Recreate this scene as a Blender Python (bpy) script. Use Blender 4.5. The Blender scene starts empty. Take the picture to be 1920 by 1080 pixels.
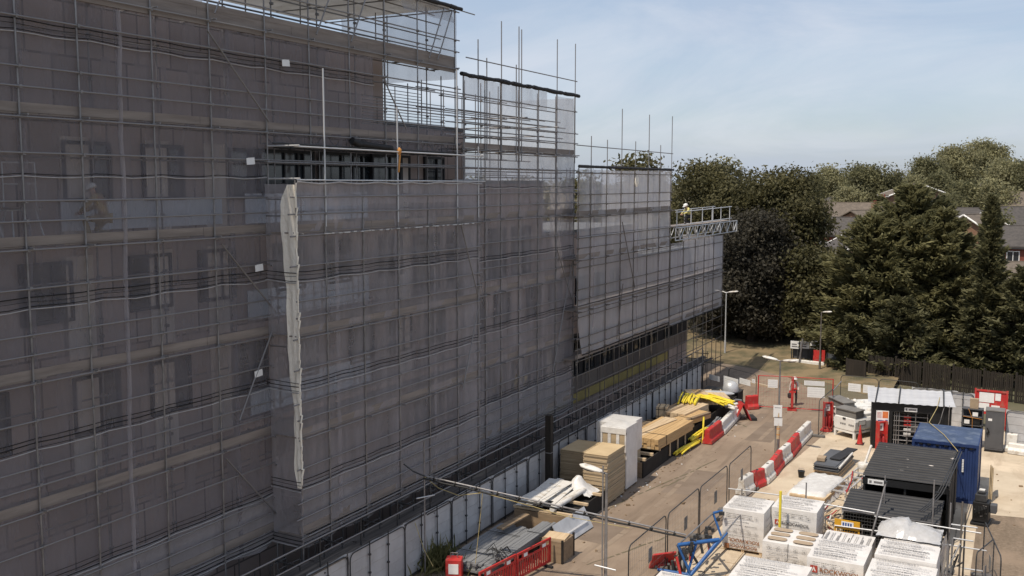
import bpy, math, random
import numpy as np
from mathutils import Vector, Matrix, Euler, Quaternion
R = math.radians
random.seed(7); rng = np.random.default_rng(7)
scene = bpy.context.scene
COL = scene.collection

# ------------------------------------------------------------------ camera model (site axes: +Y runs along the facade, +X away from it)
FPX = 1850.0; EYE = 13.5
PIT = math.atan(195 / FPX); YAW = math.atan(980 / 1860.0)
FW = (-math.sin(YAW) * math.cos(PIT), math.cos(YAW) * math.cos(PIT), -math.sin(PIT))
RT = (math.cos(YAW), math.sin(YAW), 0)
UP = (-math.sin(YAW) * math.sin(PIT), math.cos(YAW) * math.sin(PIT), math.cos(PIT))
def _ray(x, y):
    a = (x - 960) / FPX; b = (540 - y) / FPX
    return [FW[i] + a * RT[i] + b * UP[i] for i in range(3)]
def G(x, y, z=0.0):
    d = _ray(x, y); t = (z - EYE) / d[2]; return Vector((d[0] * t, d[1] * t, z))
def PX(x, y, X0):
    d = _ray(x, y); t = X0 / d[0]; return Vector((X0, d[1] * t, EYE + d[2] * t))
def PY(x, y, Y0):
    d = _ray(x, y); t = Y0 / d[1]; return Vector((d[0] * t, Y0, EYE + d[2] * t))

cam = bpy.data.cameras.new("camera"); camo = bpy.data.objects.new("camera", cam); COL.objects.link(camo)
cam.sensor_width = 36.0; cam.lens = 36.0 * FPX / 1920.0; cam.clip_start = 0.1; cam.clip_end = 4000
m = Matrix((RT, UP, tuple(-c for c in FW))).transposed()
camo.matrix_world = Matrix.Translation((0, 0, EYE)) @ m.to_4x4()
scene.camera = camo

# ------------------------------------------------------------------ light
SUNV = Vector((0.17, 0.50, -1.0)).normalized()
sun = bpy.data.lights.new("sun", 'SUN'); sun.energy = 4.2; sun.angle = R(0.5); sun.color = (1.0, 0.90, 0.76)
so = bpy.data.objects.new("sun", sun); COL.objects.link(so); so.location = (-30, -40, 90)
so.rotation_euler = SUNV.to_track_quat('-Z', 'Y').to_euler()
w = bpy.data.worlds.new("World"); scene.world = w; w.use_nodes = True
nt = w.node_tree; N = nt.nodes; L = nt.links
bg = N["Background"]; bg.inputs[1].default_value = 0.135
sky = N.new("ShaderNodeTexSky"); sky.sky_type = 'NISHITA'; sky.sun_disc = False
sky.sun_elevation = math.asin(-SUNV.z); sky.sun_rotation = math.atan2(-SUNV.x, -SUNV.y) % (2 * math.pi)
sky.air_density = 1.0; sky.dust_density = 1.3; sky.ozone_density = 1.2; sky.altitude = 50
tc = N.new("ShaderNodeTexCoord"); mp = N.new("ShaderNodeMapping"); mp.inputs['Scale'].default_value = (1.1, 1.1, 4.5)
mp.inputs['Location'].default_value = (0.35, 0.1, 0.6)
n1 = N.new("ShaderNodeTexNoise"); n1.inputs['Scale'].default_value = 2.6; n1.inputs['Detail'].default_value = 6; n1.inputs['Roughness'].default_value = 0.55; n1.inputs['Distortion'].default_value = 0.35
cr = N.new("ShaderNodeValToRGB"); cr.color_ramp.elements[0].position = 0.42; cr.color_ramp.elements[1].position = 0.78
cr.color_ramp.elements[0].color = (0.5, 0.5, 0.5, 1); cr.color_ramp.elements[1].color = (0.92, 0.92, 0.92, 1)
mx = N.new("ShaderNodeMix"); mx.data_type = 'RGBA'; mx.inputs[7].default_value = (3.85, 4.4, 5.45, 1)
L.new(tc.outputs['Generated'], mp.inputs[0]); L.new(mp.outputs[0], n1.inputs[0]); L.new(n1.outputs[0], cr.inputs[0])
L.new(cr.outputs[0], mx.inputs[0]); L.new(sky.outputs[0], mx.inputs[6])
n2 = N.new("ShaderNodeTexNoise"); n2.inputs['Scale'].default_value = 3.0; n2.inputs['Detail'].default_value = 9; n2.inputs['Roughness'].default_value = 0.6; n2.inputs['Distortion'].default_value = 0.8
mp2 = N.new("ShaderNodeMapping"); mp2.inputs['Scale'].default_value = (1.0, 1.0, 3.4); mp2.inputs['Location'].default_value = (1.9, 0.4, 0.2); L.new(tc.outputs['Generated'], mp2.inputs[0]); L.new(mp2.outputs[0], n2.inputs[0])
cr2 = N.new("ShaderNodeValToRGB"); cr2.color_ramp.elements[0].position = 0.47; cr2.color_ramp.elements[1].position = 0.68; cr2.color_ramp.elements[0].color = (0, 0, 0, 1); cr2.color_ramp.elements[1].color = (0.42, 0.42, 0.42, 1); L.new(n2.outputs[0], cr2.inputs[0])
mx2 = N.new("ShaderNodeMix"); mx2.data_type = 'RGBA'; mx2.inputs[7].default_value = (6.0, 6.15, 6.6, 1); L.new(cr2.outputs[0], mx2.inputs[0]); L.new(mx.outputs[2], mx2.inputs[6]); L.new(mx2.outputs[2], bg.inputs[0])
scene.view_settings.view_transform = 'Standard'; scene.view_settings.look = 'None'; scene.view_settings.exposure = 0; scene.view_settings.gamma = 1
scene.cycles.transparent_max_bounces = 24; scene.cycles.max_bounces = 6; scene.cycles.diffuse_bounces = 3

# ------------------------------------------------------------------ materials
def mat(name, c, rough=0.7, c2=None, ns=3.0, nd=5, lo=0.35, hi=0.65, metal=0.0, bump=0.0, bs=None, coord='Object', stretch=(1, 1, 1), spec=0.4, trans=0.0, c3=None, ns3=0.5):
    M = bpy.data.materials.new(name); M.use_nodes = True
    t = M.node_tree; b = t.nodes["Principled BSDF"]; nn = t.nodes.new; lk = t.links.new
    b.inputs['Base Color'].default_value = (*c, 1); b.inputs['Roughness'].default_value = rough; b.inputs['Metallic'].default_value = metal
    b.inputs['Specular IOR Level'].default_value = spec
    co = nn("ShaderNodeTexCoord"); mpn = nn("ShaderNodeMapping"); mpn.inputs['Scale'].default_value = stretch; lk(co.outputs[coord], mpn.inputs[0])
    if c2 is None: c2 = tuple(min(1, x * 0.78) for x in c)
    no = nn("ShaderNodeTexNoise"); no.inputs['Scale'].default_value = ns; no.inputs['Detail'].default_value = nd; no.inputs['Roughness'].default_value = 0.6
    lk(mpn.outputs[0], no.inputs[0])
    r = nn("ShaderNodeValToRGB"); r.color_ramp.elements[0].position = lo; r.color_ramp.elements[1].position = hi
    r.color_ramp.elements[0].color = (*c2, 1); r.color_ramp.elements[1].color = (*c, 1)
    lk(no.outputs[0], r.inputs[0]); src = r.outputs[0]
    if c3 is not None:
        n3 = nn("ShaderNodeTexNoise"); n3.inputs['Scale'].default_value = ns3; n3.inputs['Detail'].default_value = 4; lk(mpn.outputs[0], n3.inputs[0])
        r3 = nn("ShaderNodeValToRGB"); r3.color_ramp.elements[0].position = 0.52; r3.color_ramp.elements[1].position = 0.66
        lk(n3.outputs[0], r3.inputs[0]); mm = nn("ShaderNodeMix"); mm.data_type = 'RGBA'; mm.inputs[7].default_value = (*c3, 1)
        lk(r3.outputs[0], mm.inputs[0]); lk(src, mm.inputs[6]); src = mm.outputs[2]
    lk(src, b.inputs['Base Color'])
    if bump > 0:
        nb = nn("ShaderNodeTexNoise"); nb.inputs['Scale'].default_value = bs or ns * 4; nb.inputs['Detail'].default_value = 6; lk(mpn.outputs[0], nb.inputs[0])
        bu = nn("ShaderNodeBump"); bu.inputs['Strength'].default_value = bump; bu.inputs['Distance'].default_value = 0.05; lk(nb.outputs[0], bu.inputs['Height']); lk(bu.outputs[0], b.inputs['Normal'])
    if trans > 0:
        tr = nn("ShaderNodeBsdfTranslucent"); lk(src, tr.inputs[0]); ms = nn("ShaderNodeMixShader"); ms.inputs[0].default_value = trans
        lk(b.outputs[0], ms.inputs[1]); lk(tr.outputs[0], ms.inputs[2]); lk(ms.outputs[0], t.nodes["Material Output"].inputs[0])
    return M
def flake_mat(name):
    Mx = mat(name, (0.045, 0.044, 0.045), 0.62, (0.028, 0.027, 0.027), ns=1.6, c3=(0.6, 0.55, 0.5), ns3=1.9, stretch=(0.8, 2.6, 1), spec=0.25)
    r = [n for n in Mx.node_tree.nodes if n.type == 'VALTORGB'][-1]; r.color_ramp.elements[0].position = 0.665; r.color_ramp.elements[1].position = 0.69
    n = [n for n in Mx.node_tree.nodes if n.type == 'TEX_NOISE'][-1]; n.inputs['Detail'].default_value = 9; n.inputs['Roughness'].default_value = 0.65
    return Mx
def net_mat(name, c, alpha, var=0.12, trans=0.4):
    M = bpy.data.materials.new(name); M.use_nodes = True; t = M.node_tree; t.nodes.remove(t.nodes["Principled BSDF"]); nn = t.nodes.new; lk = t.links.new
    di = nn("ShaderNodeBsdfDiffuse"); di.inputs[0].default_value = (*c, 1); tl = nn("ShaderNodeBsdfTranslucent"); tl.inputs[0].default_value = (*c, 1)
    ms = nn("ShaderNodeMixShader"); ms.inputs[0].default_value = trans; lk(di.outputs[0], ms.inputs[1]); lk(tl.outputs[0], ms.inputs[2])
    tp = nn("ShaderNodeBsdfTransparent"); mo = nn("ShaderNodeMixShader"); lk(tp.outputs[0], mo.inputs[1]); lk(ms.outputs[0], mo.inputs[2])
    co = nn("ShaderNodeTexCoord"); no = nn("ShaderNodeTexNoise"); no.inputs['Scale'].default_value = 0.9; no.inputs['Detail'].default_value = 5
    mpn = nn("ShaderNodeMapping"); mpn.inputs['Scale'].default_value = (1, 1.6, 0.45); lk(co.outputs['Object'], mpn.inputs[0]); lk(mpn.outputs[0], no.inputs[0])
    mr = nn("ShaderNodeMapRange"); mr.inputs[1].default_value = 0.3; mr.inputs[2].default_value = 0.7; mr.inputs[3].default_value = alpha - var; mr.inputs[4].default_value = alpha + var
    lk(no.outputs[0], mr.inputs[0])
    n2 = nn("ShaderNodeTexNoise"); n2.inputs['Scale'].default_value = 1.0; n2.inputs['Detail'].default_value = 7; n2.inputs['Roughness'].default_value = 0.62
    mp2 = nn("ShaderNodeMapping"); mp2.inputs['Scale'].default_value = (3, 3.2, 1.1); lk(co.outputs['Object'], mp2.inputs[0]); lk(mp2.outputs[0], n2.inputs[0])
    bu = nn("ShaderNodeBump"); bu.inputs['Strength'].default_value = 0.9; bu.inputs['Distance'].default_value = 0.16; lk(n2.outputs[0], bu.inputs['Height']); lk(bu.outputs[0], di.inputs['Normal']); lk(bu.outputs[0], tl.inputs['Normal'])
    lk(mr.outputs[0], mo.inputs[0]); lk(mo.outputs[0], t.nodes["Material Output"].inputs[0])
    return M
M = {}
M['steel'] = mat('galvanised_tube', (0.32, 0.31, 0.31), 0.45, (0.17, 0.155, 0.145), ns=1.5, metal=0.45, stretch=(1, 1, 1))
M['steel_rust_shade'] = mat('weathered_shaded_tube', (0.19, 0.175, 0.16), 0.6, (0.13, 0.105, 0.085), ns=2.0, metal=0.3)  # dark tube tone, also deepens the shade of the low stages
M['steel_dark'] = mat('dark_steel', (0.05, 0.05, 0.052), 0.5, (0.03, 0.03, 0.03), ns=3)
M['steel_white'] = mat('pale_aluminium', (0.62, 0.62, 0.62), 0.4, (0.48, 0.48, 0.48), ns=2, metal=0.3)
M['board'] = mat('scaffold_board', (0.27, 0.23, 0.20), 0.85, (0.19, 0.158, 0.137), ns=1.2, stretch=(6, 0.5, 6), bump=0.2)
M['board_dark'] = mat('dirty_board', (0.12, 0.105, 0.095), 0.9, (0.06, 0.052, 0.048), ns=1.2, stretch=(6, 0.5, 6), bump=0.2, c3=(0.2, 0.17, 0.14), ns3=0.8)
M['net'] = net_mat('debris_netting', (0.62, 0.575, 0.585), 0.43, 0.10)
M['net_far'] = net_mat('debris_netting_far', (0.72, 0.70, 0.715), 0.52, 0.08)  # paler tone of the netting, for the low far stages
M['net_far_thick'] = net_mat('debris_netting_far_double', (0.66, 0.635, 0.64), 0.72, 0.08)
M['net_dim'] = net_mat('debris_netting_dim', (0.36, 0.335, 0.355), 0.48, 0.10)  # darker tone of the netting, for the tall left section
M['net_thick'] = net_mat('debris_netting_double', (0.52, 0.485, 0.49), 0.70, 0.10)
M['net_light'] = net_mat('debris_netting_light', (0.55, 0.53, 0.545), 0.46, 0.10)
M['net_pale_sunlit'] = net_mat('pale_sunlit_net', (0.95, 0.88, 0.76), 0.95, 0.03, trans=0.08)  # cream tone carrying the sunlight on the narrow side of the bay
M['roof_net'] = net_mat('roof_sheeting', (0.55, 0.53, 0.5), 0.86, 0.06, trans=0.35)
M['hem'] = mat('black_hem', (0.012, 0.011, 0.011), 0.9)
M['hem_light'] = mat('pale_hem', (0.42, 0.40, 0.39), 0.8)
M['tarp_dark'] = mat('black_roll', (0.022, 0.02, 0.02), 0.7, bump=0.5, bs=6)
M['wall'] = None
M['render'] = mat('beige_render', (0.64, 0.56, 0.49), 0.9, (0.55, 0.47, 0.41), ns=0.6)
M['spandrel'] = mat('grey_spandrel', (0.68, 0.70, 0.73), 0.6, (0.6, 0.62, 0.65), ns=0.4)
M['frame_dark'] = mat('dark_window_frame', (0.03, 0.03, 0.033), 0.5)
M['glass'] = mat('window_glass', (0.035, 0.042, 0.05), 0.08, (0.02, 0.025, 0.03), ns=0.7, spec=0.8)
M['roof_felt'] = mat('roof_membrane', (0.16, 0.16, 0.16), 0.9)
M['yellow_ins'] = mat('yellow_insulation', (0.46, 0.36, 0.13), 0.9, (0.34, 0.26, 0.1), ns=1)
M['asphalt'] = mat('asphalt_road', (0.262, 0.198, 0.145), 0.95, (0.20, 0.148, 0.106), ns=0.45, nd=8, lo=0.3, hi=0.7, bump=0.25, bs=25, c3=(0.30, 0.23, 0.168), ns3=0.22)
def tracks(Mx, dark, sx, sy, amt=.55, seed=0.0):
    t = Mx.node_tree; b = t.nodes['Principled BSDF']; nn = t.nodes.new; lk = t.links.new; src = b.inputs['Base Color'].links[0].from_socket
    co = nn('ShaderNodeTexCoord'); mpn = nn('ShaderNodeMapping'); mpn.inputs['Scale'].default_value = (sx, sy, 1); mpn.inputs['Location'].default_value = (seed, seed, 0); mpn.inputs['Rotation'].default_value = (0, 0, R(3)); lk(co.outputs['Object'], mpn.inputs[0])
    no = nn('ShaderNodeTexNoise'); no.inputs['Scale'].default_value = 1; no.inputs['Detail'].default_value = 7; no.inputs['Roughness'].default_value = .65; no.inputs['Distortion'].default_value = .5; lk(mpn.outputs[0], no.inputs[0])
    r = nn('ShaderNodeValToRGB'); r.color_ramp.elements[0].position = .5; r.color_ramp.elements[1].position = .74; r.color_ramp.elements[1].color = (amt, amt, amt, 1); lk(no.outputs[0], r.inputs[0])
    mm = nn('ShaderNodeMix'); mm.data_type = 'RGBA'; mm.inputs[7].default_value = (*dark, 1); lk(r.outputs[0], mm.inputs[0]); lk(src, mm.inputs[6]); lk(mm.outputs[2], b.inputs['Base Color'])
M['concrete'] = mat('pale_concrete_pad', (0.56, 0.47, 0.35), 0.95, (0.47, 0.385, 0.28), ns=0.6, nd=8, bump=0.2, bs=20, c3=(0.62, 0.51, 0.375), ns3=0.3)
M['gravel'] = mat('brown_gravel', (0.27, 0.205, 0.145), 0.95, (0.15, 0.11, 0.075), ns=7, nd=10, lo=0.3, hi=0.72, bump=0.6, bs=18, c3=(0.27, 0.2, 0.14), ns3=0.4)
M['soil'] = mat('ground_earth', (0.17, 0.135, 0.09), 0.95, (0.085, 0.085, 0.045), ns=0.08, nd=8, bump=0.3, bs=4)
M['grass'] = mat('dry_grass', (0.215, 0.16, 0.09), 0.95, (0.085, 0.078, 0.042), ns=0.55, nd=9, lo=0.36, hi=0.58, bump=0.6, bs=14)
M['white_sheet'] = mat('white_fence_sheeting', (0.57, 0.56, 0.555), 0.6, (0.46, 0.45, 0.445), ns=1.0, bump=0.35, bs=2.2, trans=0.15)
M['white_plastic'] = mat('white_plastic', (0.76, 0.74, 0.70), 0.5, (0.62, 0.59, 0.54), ns=3, c3=(0.5, 0.45, 0.38), ns3=3)
M['white_paint'] = mat('white_paint', (0.76, 0.75, 0.72), 0.4, (0.68, 0.66, 0.62), ns=2)
M['paper'] = mat('paper_notice', (0.8, 0.79, 0.77), 0.7, (0.74, 0.73, 0.71), ns=5)
M['red'] = mat('red_plastic', (0.56, 0.035, 0.03), 0.55, (0.42, 0.03, 0.028), ns=2.5, c3=(0.40, 0.10, 0.075), ns3=4)
M['red_dark'] = mat('faded_red', (0.42, 0.03, 0.035), 0.6, (0.3, 0.02, 0.02), ns=2)
M['yellow'] = mat('yellow_plastic', (0.82, 0.66, 0.06), 0.5, (0.7, 0.54, 0.04), ns=3)
M['amber'] = mat('amber_paint', (0.72, 0.38, 0.03), 0.5)
M['orange_cloth'] = mat('orange_cloth', (0.66, 0.3, 0.08), 0.8)
M['black'] = mat('black_paint', (0.014, 0.014, 0.015), 0.5, (0.008, 0.008, 0.008), ns=2)
M['black_metal'] = mat('black_corrugated', (0.042, 0.042, 0.044), 0.6, (0.03, 0.03, 0.032), ns=1.4, spec=0.25)
M['black_worn'] = flake_mat('black_roof_flaking')
M['blue_cont'] = mat('blue_container_paint', (0.022, 0.045, 0.135), 0.5, (0.016, 0.032, 0.1), ns=1.5)
M['blue_roof'] = mat('blue_container_roof', (0.065, 0.095, 0.17), 0.6, (0.045, 0.068, 0.12), ns=1.3, c3=(0.11, 0.14, 0.2), ns3=2)
M['blue_frame'] = mat('blue_steel', (0.03, 0.12, 0.33), 0.45, (0.022, 0.085, 0.25), ns=3)
M['grey_paint'] = mat('grey_cabinet', (0.095, 0.095, 0.1), 0.55, (0.075, 0.075, 0.08), ns=1.5)
M['grey_lid'] = mat('grey_lid', (0.2, 0.19, 0.175), 0.6, (0.16, 0.15, 0.14), ns=2)
M['grey_box'] = mat('grey_plastic_profile', (0.23, 0.235, 0.24), 0.5, (0.17, 0.172, 0.178), ns=1.0, stretch=(8, 0.4, 8))
M['slate_sheet'] = mat('slate_grey_sheet', (0.11, 0.115, 0.125), 0.5, (0.085, 0.088, 0.095), ns=1)
M['poly_roof'] = mat('clear_roof_sheet', (0.56, 0.56, 0.57), 0.35, (0.46, 0.46, 0.47), ns=1.4, stretch=(0.6, 3, 1), spec=0.6)
M['wood_new'] = mat('new_timber', (0.55, 0.37, 0.18), 0.8, (0.44, 0.28, 0.13), ns=1.4, stretch=(5, 0.4, 5))
M['wood_pale'] = mat('pale_timber', (0.6, 0.46, 0.3), 0.8, (0.48, 0.35, 0.21), ns=1.4, stretch=(5, 0.5, 5))
M['wood_old'] = mat('old_timber', (0.3, 0.215, 0.135), 0.85, (0.2, 0.14, 0.085), ns=1.3, stretch=(0.6, 4, 5))
M['wood_black'] = mat('black_shaded_timber', (0.024, 0.021, 0.018), 0.9, (0.014, 0.012, 0.01), ns=2)  # near black, also carries the shade on platform and crate sides
M['fence_wood'] = mat('dark_shaded_timber', (0.036, 0.028, 0.021), 0.9, (0.02, 0.016, 0.012), ns=1.5, stretch=(4, 4, 0.4))  # dark timber, with the shade of the conifers put into the colour
M['board_tan'] = mat('tan_board_stack', (0.47, 0.365, 0.235), 0.85, (0.36, 0.27, 0.165), ns=0.8, stretch=(0.8, 0.8, 22), lo=0.3, hi=0.7)
M['board_top'] = mat('tan_board_top', (0.55, 0.42, 0.25), 0.85, (0.48, 0.36, 0.21), ns=1.5)
M['cardboard'] = mat('brown_card', (0.4, 0.3, 0.2), 0.85)
M['film'] = mat('shrink_film', (0.7, 0.68, 0.65), 0.3, (0.6, 0.58, 0.55), ns=3, bump=0.5, bs=4, spec=0.6)
M['film_grey'] = mat('clear_film_heap', (0.42, 0.41, 0.4), 0.25, (0.52, 0.51, 0.5), ns=3, bump=0.6, bs=5, spec=0.7)
M['pack'] = mat('white_pack_film', (0.72, 0.69, 0.655), 0.45, (0.63, 0.60, 0.565), ns=2.2, bump=0.35, bs=3.5, spec=0.5)
M['wool'] = mat('mineral_wool', (0.4, 0.31, 0.22), 0.95, (0.33, 0.25, 0.17), ns=8)
M['print'] = mat('grey_print', (0.2, 0.19, 0.185), 0.7)
M['print_light'] = mat('pale_print', (0.46, 0.44, 0.42), 0.7)
M['print_red'] = mat('red_print', (0.42, 0.06, 0.04), 0.6)
M['print_brown'] = mat('brown_print', (0.3, 0.13, 0.06), 0.7)
M['print_blue'] = mat('blue_print', (0.05, 0.1, 0.3), 0.6)
M['print_orange'] = mat('orange_print', (0.7, 0.2, 0.06), 0.6)
M['rope'] = mat('straw_rope', (0.5, 0.4, 0.18), 0.9)
M['cable'] = mat('black_cable', (0.02, 0.02, 0.02), 0.5)
M['rubber'] = mat('rubber', (0.025, 0.025, 0.025), 0.8)
M['concrete_foot'] = mat('concrete_foot', (0.15, 0.14, 0.13), 0.9)
M['brick_house'] = mat('house_brick', (0.27, 0.16, 0.10), 0.9, (0.2, 0.11, 0.07), ns=3)
M['brick_red'] = mat('house_red_brick', (0.24, 0.075, 0.05), 0.9, (0.18, 0.055, 0.04), ns=3)
M['recess_shade'] = mat('recess_shade_wall', (0.035, 0.033, 0.035), 0.9)  # near black for the shade in the open ground floor
M['tile_brown'] = mat('brown_roof_tile', (0.17, 0.138, 0.108), 0.9, (0.11, 0.09, 0.072), ns=2.5, nd=8)
M['tile_grey'] = mat('grey_roof_tile', (0.095, 0.084, 0.076), 0.9, (0.062, 0.056, 0.052), ns=2.5, nd=8)
M['bark'] = mat('bark', (0.055, 0.042, 0.032), 0.95, (0.03, 0.024, 0.018), ns=4, stretch=(3, 3, 0.6))
M['skin'] = mat('skin', (0.5, 0.3, 0.2), 0.6)
M['hivis'] = mat('hi_vis_cloth', (0.62, 0.55, 0.2), 0.7)
M['hivis_tan'] = mat('tan_work_jacket', (0.5, 0.38, 0.2), 0.8)
M['cloth_white'] = mat('pale_work_shirt', (0.62, 0.58, 0.52), 0.8)
M['cloth_dark'] = mat('dark_trousers', (0.03, 0.028, 0.03), 0.9)
tracks(M['asphalt'], (0.12, 0.088, 0.063), 1.6, .12, .75); tracks(M['asphalt'], (0.36, 0.285, 0.21), .5, .2, .6, 7.0); tracks(M['concrete'], (0.33, 0.245, 0.165), 1.1, .35, .7, 3.0); tracks(M['concrete'], (0.28, 0.205, 0.14), .4, .5, .55, 9.0); tracks(M['gravel'], (0.12, 0.09, 0.06), 2.2, .2, .7, 4.0)
M['patch'] = mat('newer_tarmac', (0.215, 0.165, 0.125), .95, (.17, .128, .095), ns=.8, nd=8, bump=.2, bs=22); M['tyre_dust'] = mat('tyre_dust', (0.225, 0.168, 0.122), .95, (.27, .21, .155), ns=1.2, nd=8)
def leaf(name, c, c2, tr=0.42): return mat(name, c, 0.6, c2, ns=0.35, nd=4, lo=0.35, hi=0.65, trans=tr, spec=0.25)
M['leaf_oak'] = leaf('broad_leaves', (0.15, 0.135, 0.06), (0.07, 0.067, 0.032))
M['leaf_dark'] = leaf('purple_shaded_leaves', (0.082, 0.073, 0.052), (0.040, 0.037, 0.028))  # purple leaf tone with the shading low in the crowns mixed in
M['leaf_con'] = leaf('cypress_sprays', (0.25, 0.232, 0.112), (0.12, 0.118, 0.058), 0.42)
M['leaf_con2'] = leaf('spruce_sprays', (0.19, 0.18, 0.09), (0.10, 0.098, 0.052), 0.38)
M['leaf_pale'] = leaf('pale_green_leaves', (0.33, 0.31, 0.165), (0.19, 0.18, 0.10))
M['leaf_mid'] = leaf('mid_green_leaves', (0.21, 0.20, 0.10), (0.115, 0.112, 0.06))
M['leaf_weed'] = leaf('weed_leaves', (0.2, 0.19, 0.08), (0.12, 0.13, 0.05))
# cladding with panel joints
def clad(name, c1, c2, joint):
    Mx = mat(name, c1, 0.85); t = Mx.node_tree; b = t.nodes["Principled BSDF"]
    br = t.nodes.new("ShaderNodeTexBrick"); br.offset = 0.35; br.inputs['Color1'].default_value = (*c1, 1); br.inputs['Color2'].default_value = (*c2, 1); br.inputs['Mortar'].default_value = (*joint, 1)
    br.inputs['Scale'].default_value = 1; br.inputs['Mortar Size'].default_value = 0.03; br.inputs['Brick Width'].default_value = 1.15; br.inputs['Row Height'].default_value = 1.52; br.inputs['Bias'].default_value = -0.1
    co = t.nodes.new("ShaderNodeTexCoord"); sp = t.nodes.new("ShaderNodeSeparateXYZ"); cb = t.nodes.new("ShaderNodeCombineXYZ")
    t.links.new(co.outputs['Object'], sp.inputs[0]); t.links.new(sp.outputs[1], cb.inputs[0]); t.links.new(sp.outputs[2], cb.inputs[1]); t.links.new(cb.outputs[0], br.inputs[0])
    t.links.new(br.outputs[0], b.inputs['Base Color']); return Mx
M['wall'] = clad('wall_cladding', (0.44, 0.35, 0.31), (0.31, 0.25, 0.225), (0.17, 0.14, 0.13))
M['wall_low'] = clad('wall_cladding_lower', (0.20, 0.165, 0.14), (0.15, 0.12, 0.105), (0.03, 0.026, 0.024))

# ------------------------------------------------------------------ object helpers
def props(o, label=None, cat=None, group=None, kind=None):
    if label: o['label'] = label
    if cat: o['category'] = cat
    if group: o['group'] = group
    if kind: o['kind'] = kind
    return o
def thing(name, label, cat, loc=(0, 0, 0), rz=0.0, group=None):
    o = bpy.data.objects.new(name, None); COL.objects.link(o); o.location = loc; o.rotation_euler = (0, 0, rz); o.empty_display_size = 0.2
    return props(o, label, cat, group)
def link(name, me, parent=None):
    o = bpy.data.objects.new(name, me); COL.objects.link(o)
    if parent is not None: o.parent = parent
    return o
KIDS = {}
def copy_tree(o, loc=None, rz=None, label=None, parent=None):
    c = o.copy(); COL.objects.link(c)
    if parent is not None: c.parent = parent
    if loc is not None: c.location = loc
    if rz is not None: c.rotation_euler = (0, 0, rz)
    if label: c['label'] = label
    for ch in list(o.children): copy_tree(ch, parent=c)
    return c
class MB:
    def __init__(s): s.v = []; s.f = []; s.mi = []; s.sm = []
    def add(s, vs, fs, mi=0, smooth=False):
        n = len(s.v); s.v += [tuple(p) for p in vs]; s.f += [tuple(i + n for i in f) for f in fs]; s.mi += [mi] * len(fs); s.sm += [smooth] * len(fs); return s
    def box(s, c, d, rz=0.0, mi=0, rx=0.0, ry=0.0, taper=1.0):
        hx, hy, hz = d[0] / 2, d[1] / 2, d[2] / 2; e = Euler((rx, ry, rz)).to_matrix(); c = Vector(c)
        vs = []
        for z in (-hz, hz):
            k = taper if z > 0 else 1.0
            for x, y in ((-hx, -hy), (hx, -hy), (hx, hy), (-hx, hy)): vs.append(c + e @ Vector((x * k, y * k, z)))
        return s.add(vs, [(3, 2, 1, 0), (4, 5, 6, 7), (0, 1, 5, 4), (1, 2, 6, 5), (2, 3, 7, 6), (3, 0, 4, 7)], mi)
    def b(s, x0, x1, y0, y1, z0, z1, mi=0): return s.box(((x0 + x1) / 2, (y0 + y1) / 2, (z0 + z1) / 2), (abs(x1 - x0), abs(y1 - y0), abs(z1 - z0)), 0, mi)
    def tube(s, p0, p1, r, n=7, mi=0, r1=None, cap=True):
        p0 = Vector(p0); p1 = Vector(p1); d = (p1 - p0)
        if d.length < 1e-6: return s
        q = d.to_track_quat('Z', 'Y'); r1 = r if r1 is None else r1; vs = []
        for k in range(n):
            a = 2 * math.pi * k / n; u = q @ Vector((math.cos(a), math.sin(a), 0)); vs.append(p0 + u * r); vs.append(p1 + u * r1)
        fs = [(2 * k, 2 * ((k + 1) % n), 2 * ((k + 1) % n) + 1, 2 * k + 1) for k in range(n)]
        s.add(vs, fs, mi, True)
        if cap: s.add([vs[2 * k] for k in range(n)][::-1], [tuple(range(n))], mi); s.add([vs[2 * k + 1] for k in range(n)], [tuple(range(n))], mi)
        return s
    def path(s, pts, r, n=6, mi=0):
        for a, b in zip(pts[:-1], pts[1:]): s.tube(a, b, r, n, mi)
        return s
    def lathe(s, c, prof, n=16, mi=0, axis='Z', sx=1.0, sy=1.0):
        c = Vector(c); vs = []
        for r, z in prof:
            for k in range(n):
                a = 2 * math.pi * k / n; p = Vector((r * math.cos(a) * sx, r * math.sin(a) * sy, z))
                if axis == 'Y': p = Vector((p.x, p.z, p.y))
                if axis == 'X': p = Vector((p.z, p.x, p.y))
                vs.append(c + p)
        fs = []
        for j in range(len(prof) - 1):
            for k in range(n):
                k2 = (k + 1) % n; fs.append((j * n + k, j * n + k2, (j + 1) * n + k2, (j + 1) * n + k))
        s.add(vs, fs, mi, True)
        s.add([vs[k] for k in range(n)][::-1], [tuple(range(n))], mi); s.add(vs[-n:], [tuple(range(n))], mi)
        return s
    def prism(s, poly, axis, a, b, mi=0):
        # poly: 2-D outline; axis: extruded axis ('X' -> (y,z), 'Y' -> (x,z), 'Z' -> (x,y))
        def P(u, v, t): return (t, u, v) if axis == 'X' else ((u, t, v) if axis == 'Y' else (u, v, t))
        n = len(poly); vs = [P(u, v, a) for u, v in poly] + [P(u, v, b) for u, v in poly]
        fs = [(i, (i + 1) % n, n + (i + 1) % n, n + i) for i in range(n)] + [tuple(range(n))[::-1], tuple(range(n, 2 * n))]
        return s.add(vs, fs, mi)
    def mesh(s, name, mats):
        me = bpy.data.meshes.new(name); me.from_pydata(s.v, [], s.f)
        for mm in (mats if isinstance(mats, (list, tuple)) else [mats]): me.materials.append(mm)
        me.polygons.foreach_set('material_index', s.mi); me.polygons.foreach_set('use_smooth', s.sm)
        me.update(); return me
    def build(s, name, mats, parent=None, bevel=0.0):
        o = link(name, s.mesh(name, mats), parent)
        if bevel > 0:
            bv = o.modifiers.new("bevel", 'BEVEL'); bv.width = bevel; bv.segments = 2; bv.limit_method = 'ANGLE'
        return o
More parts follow.
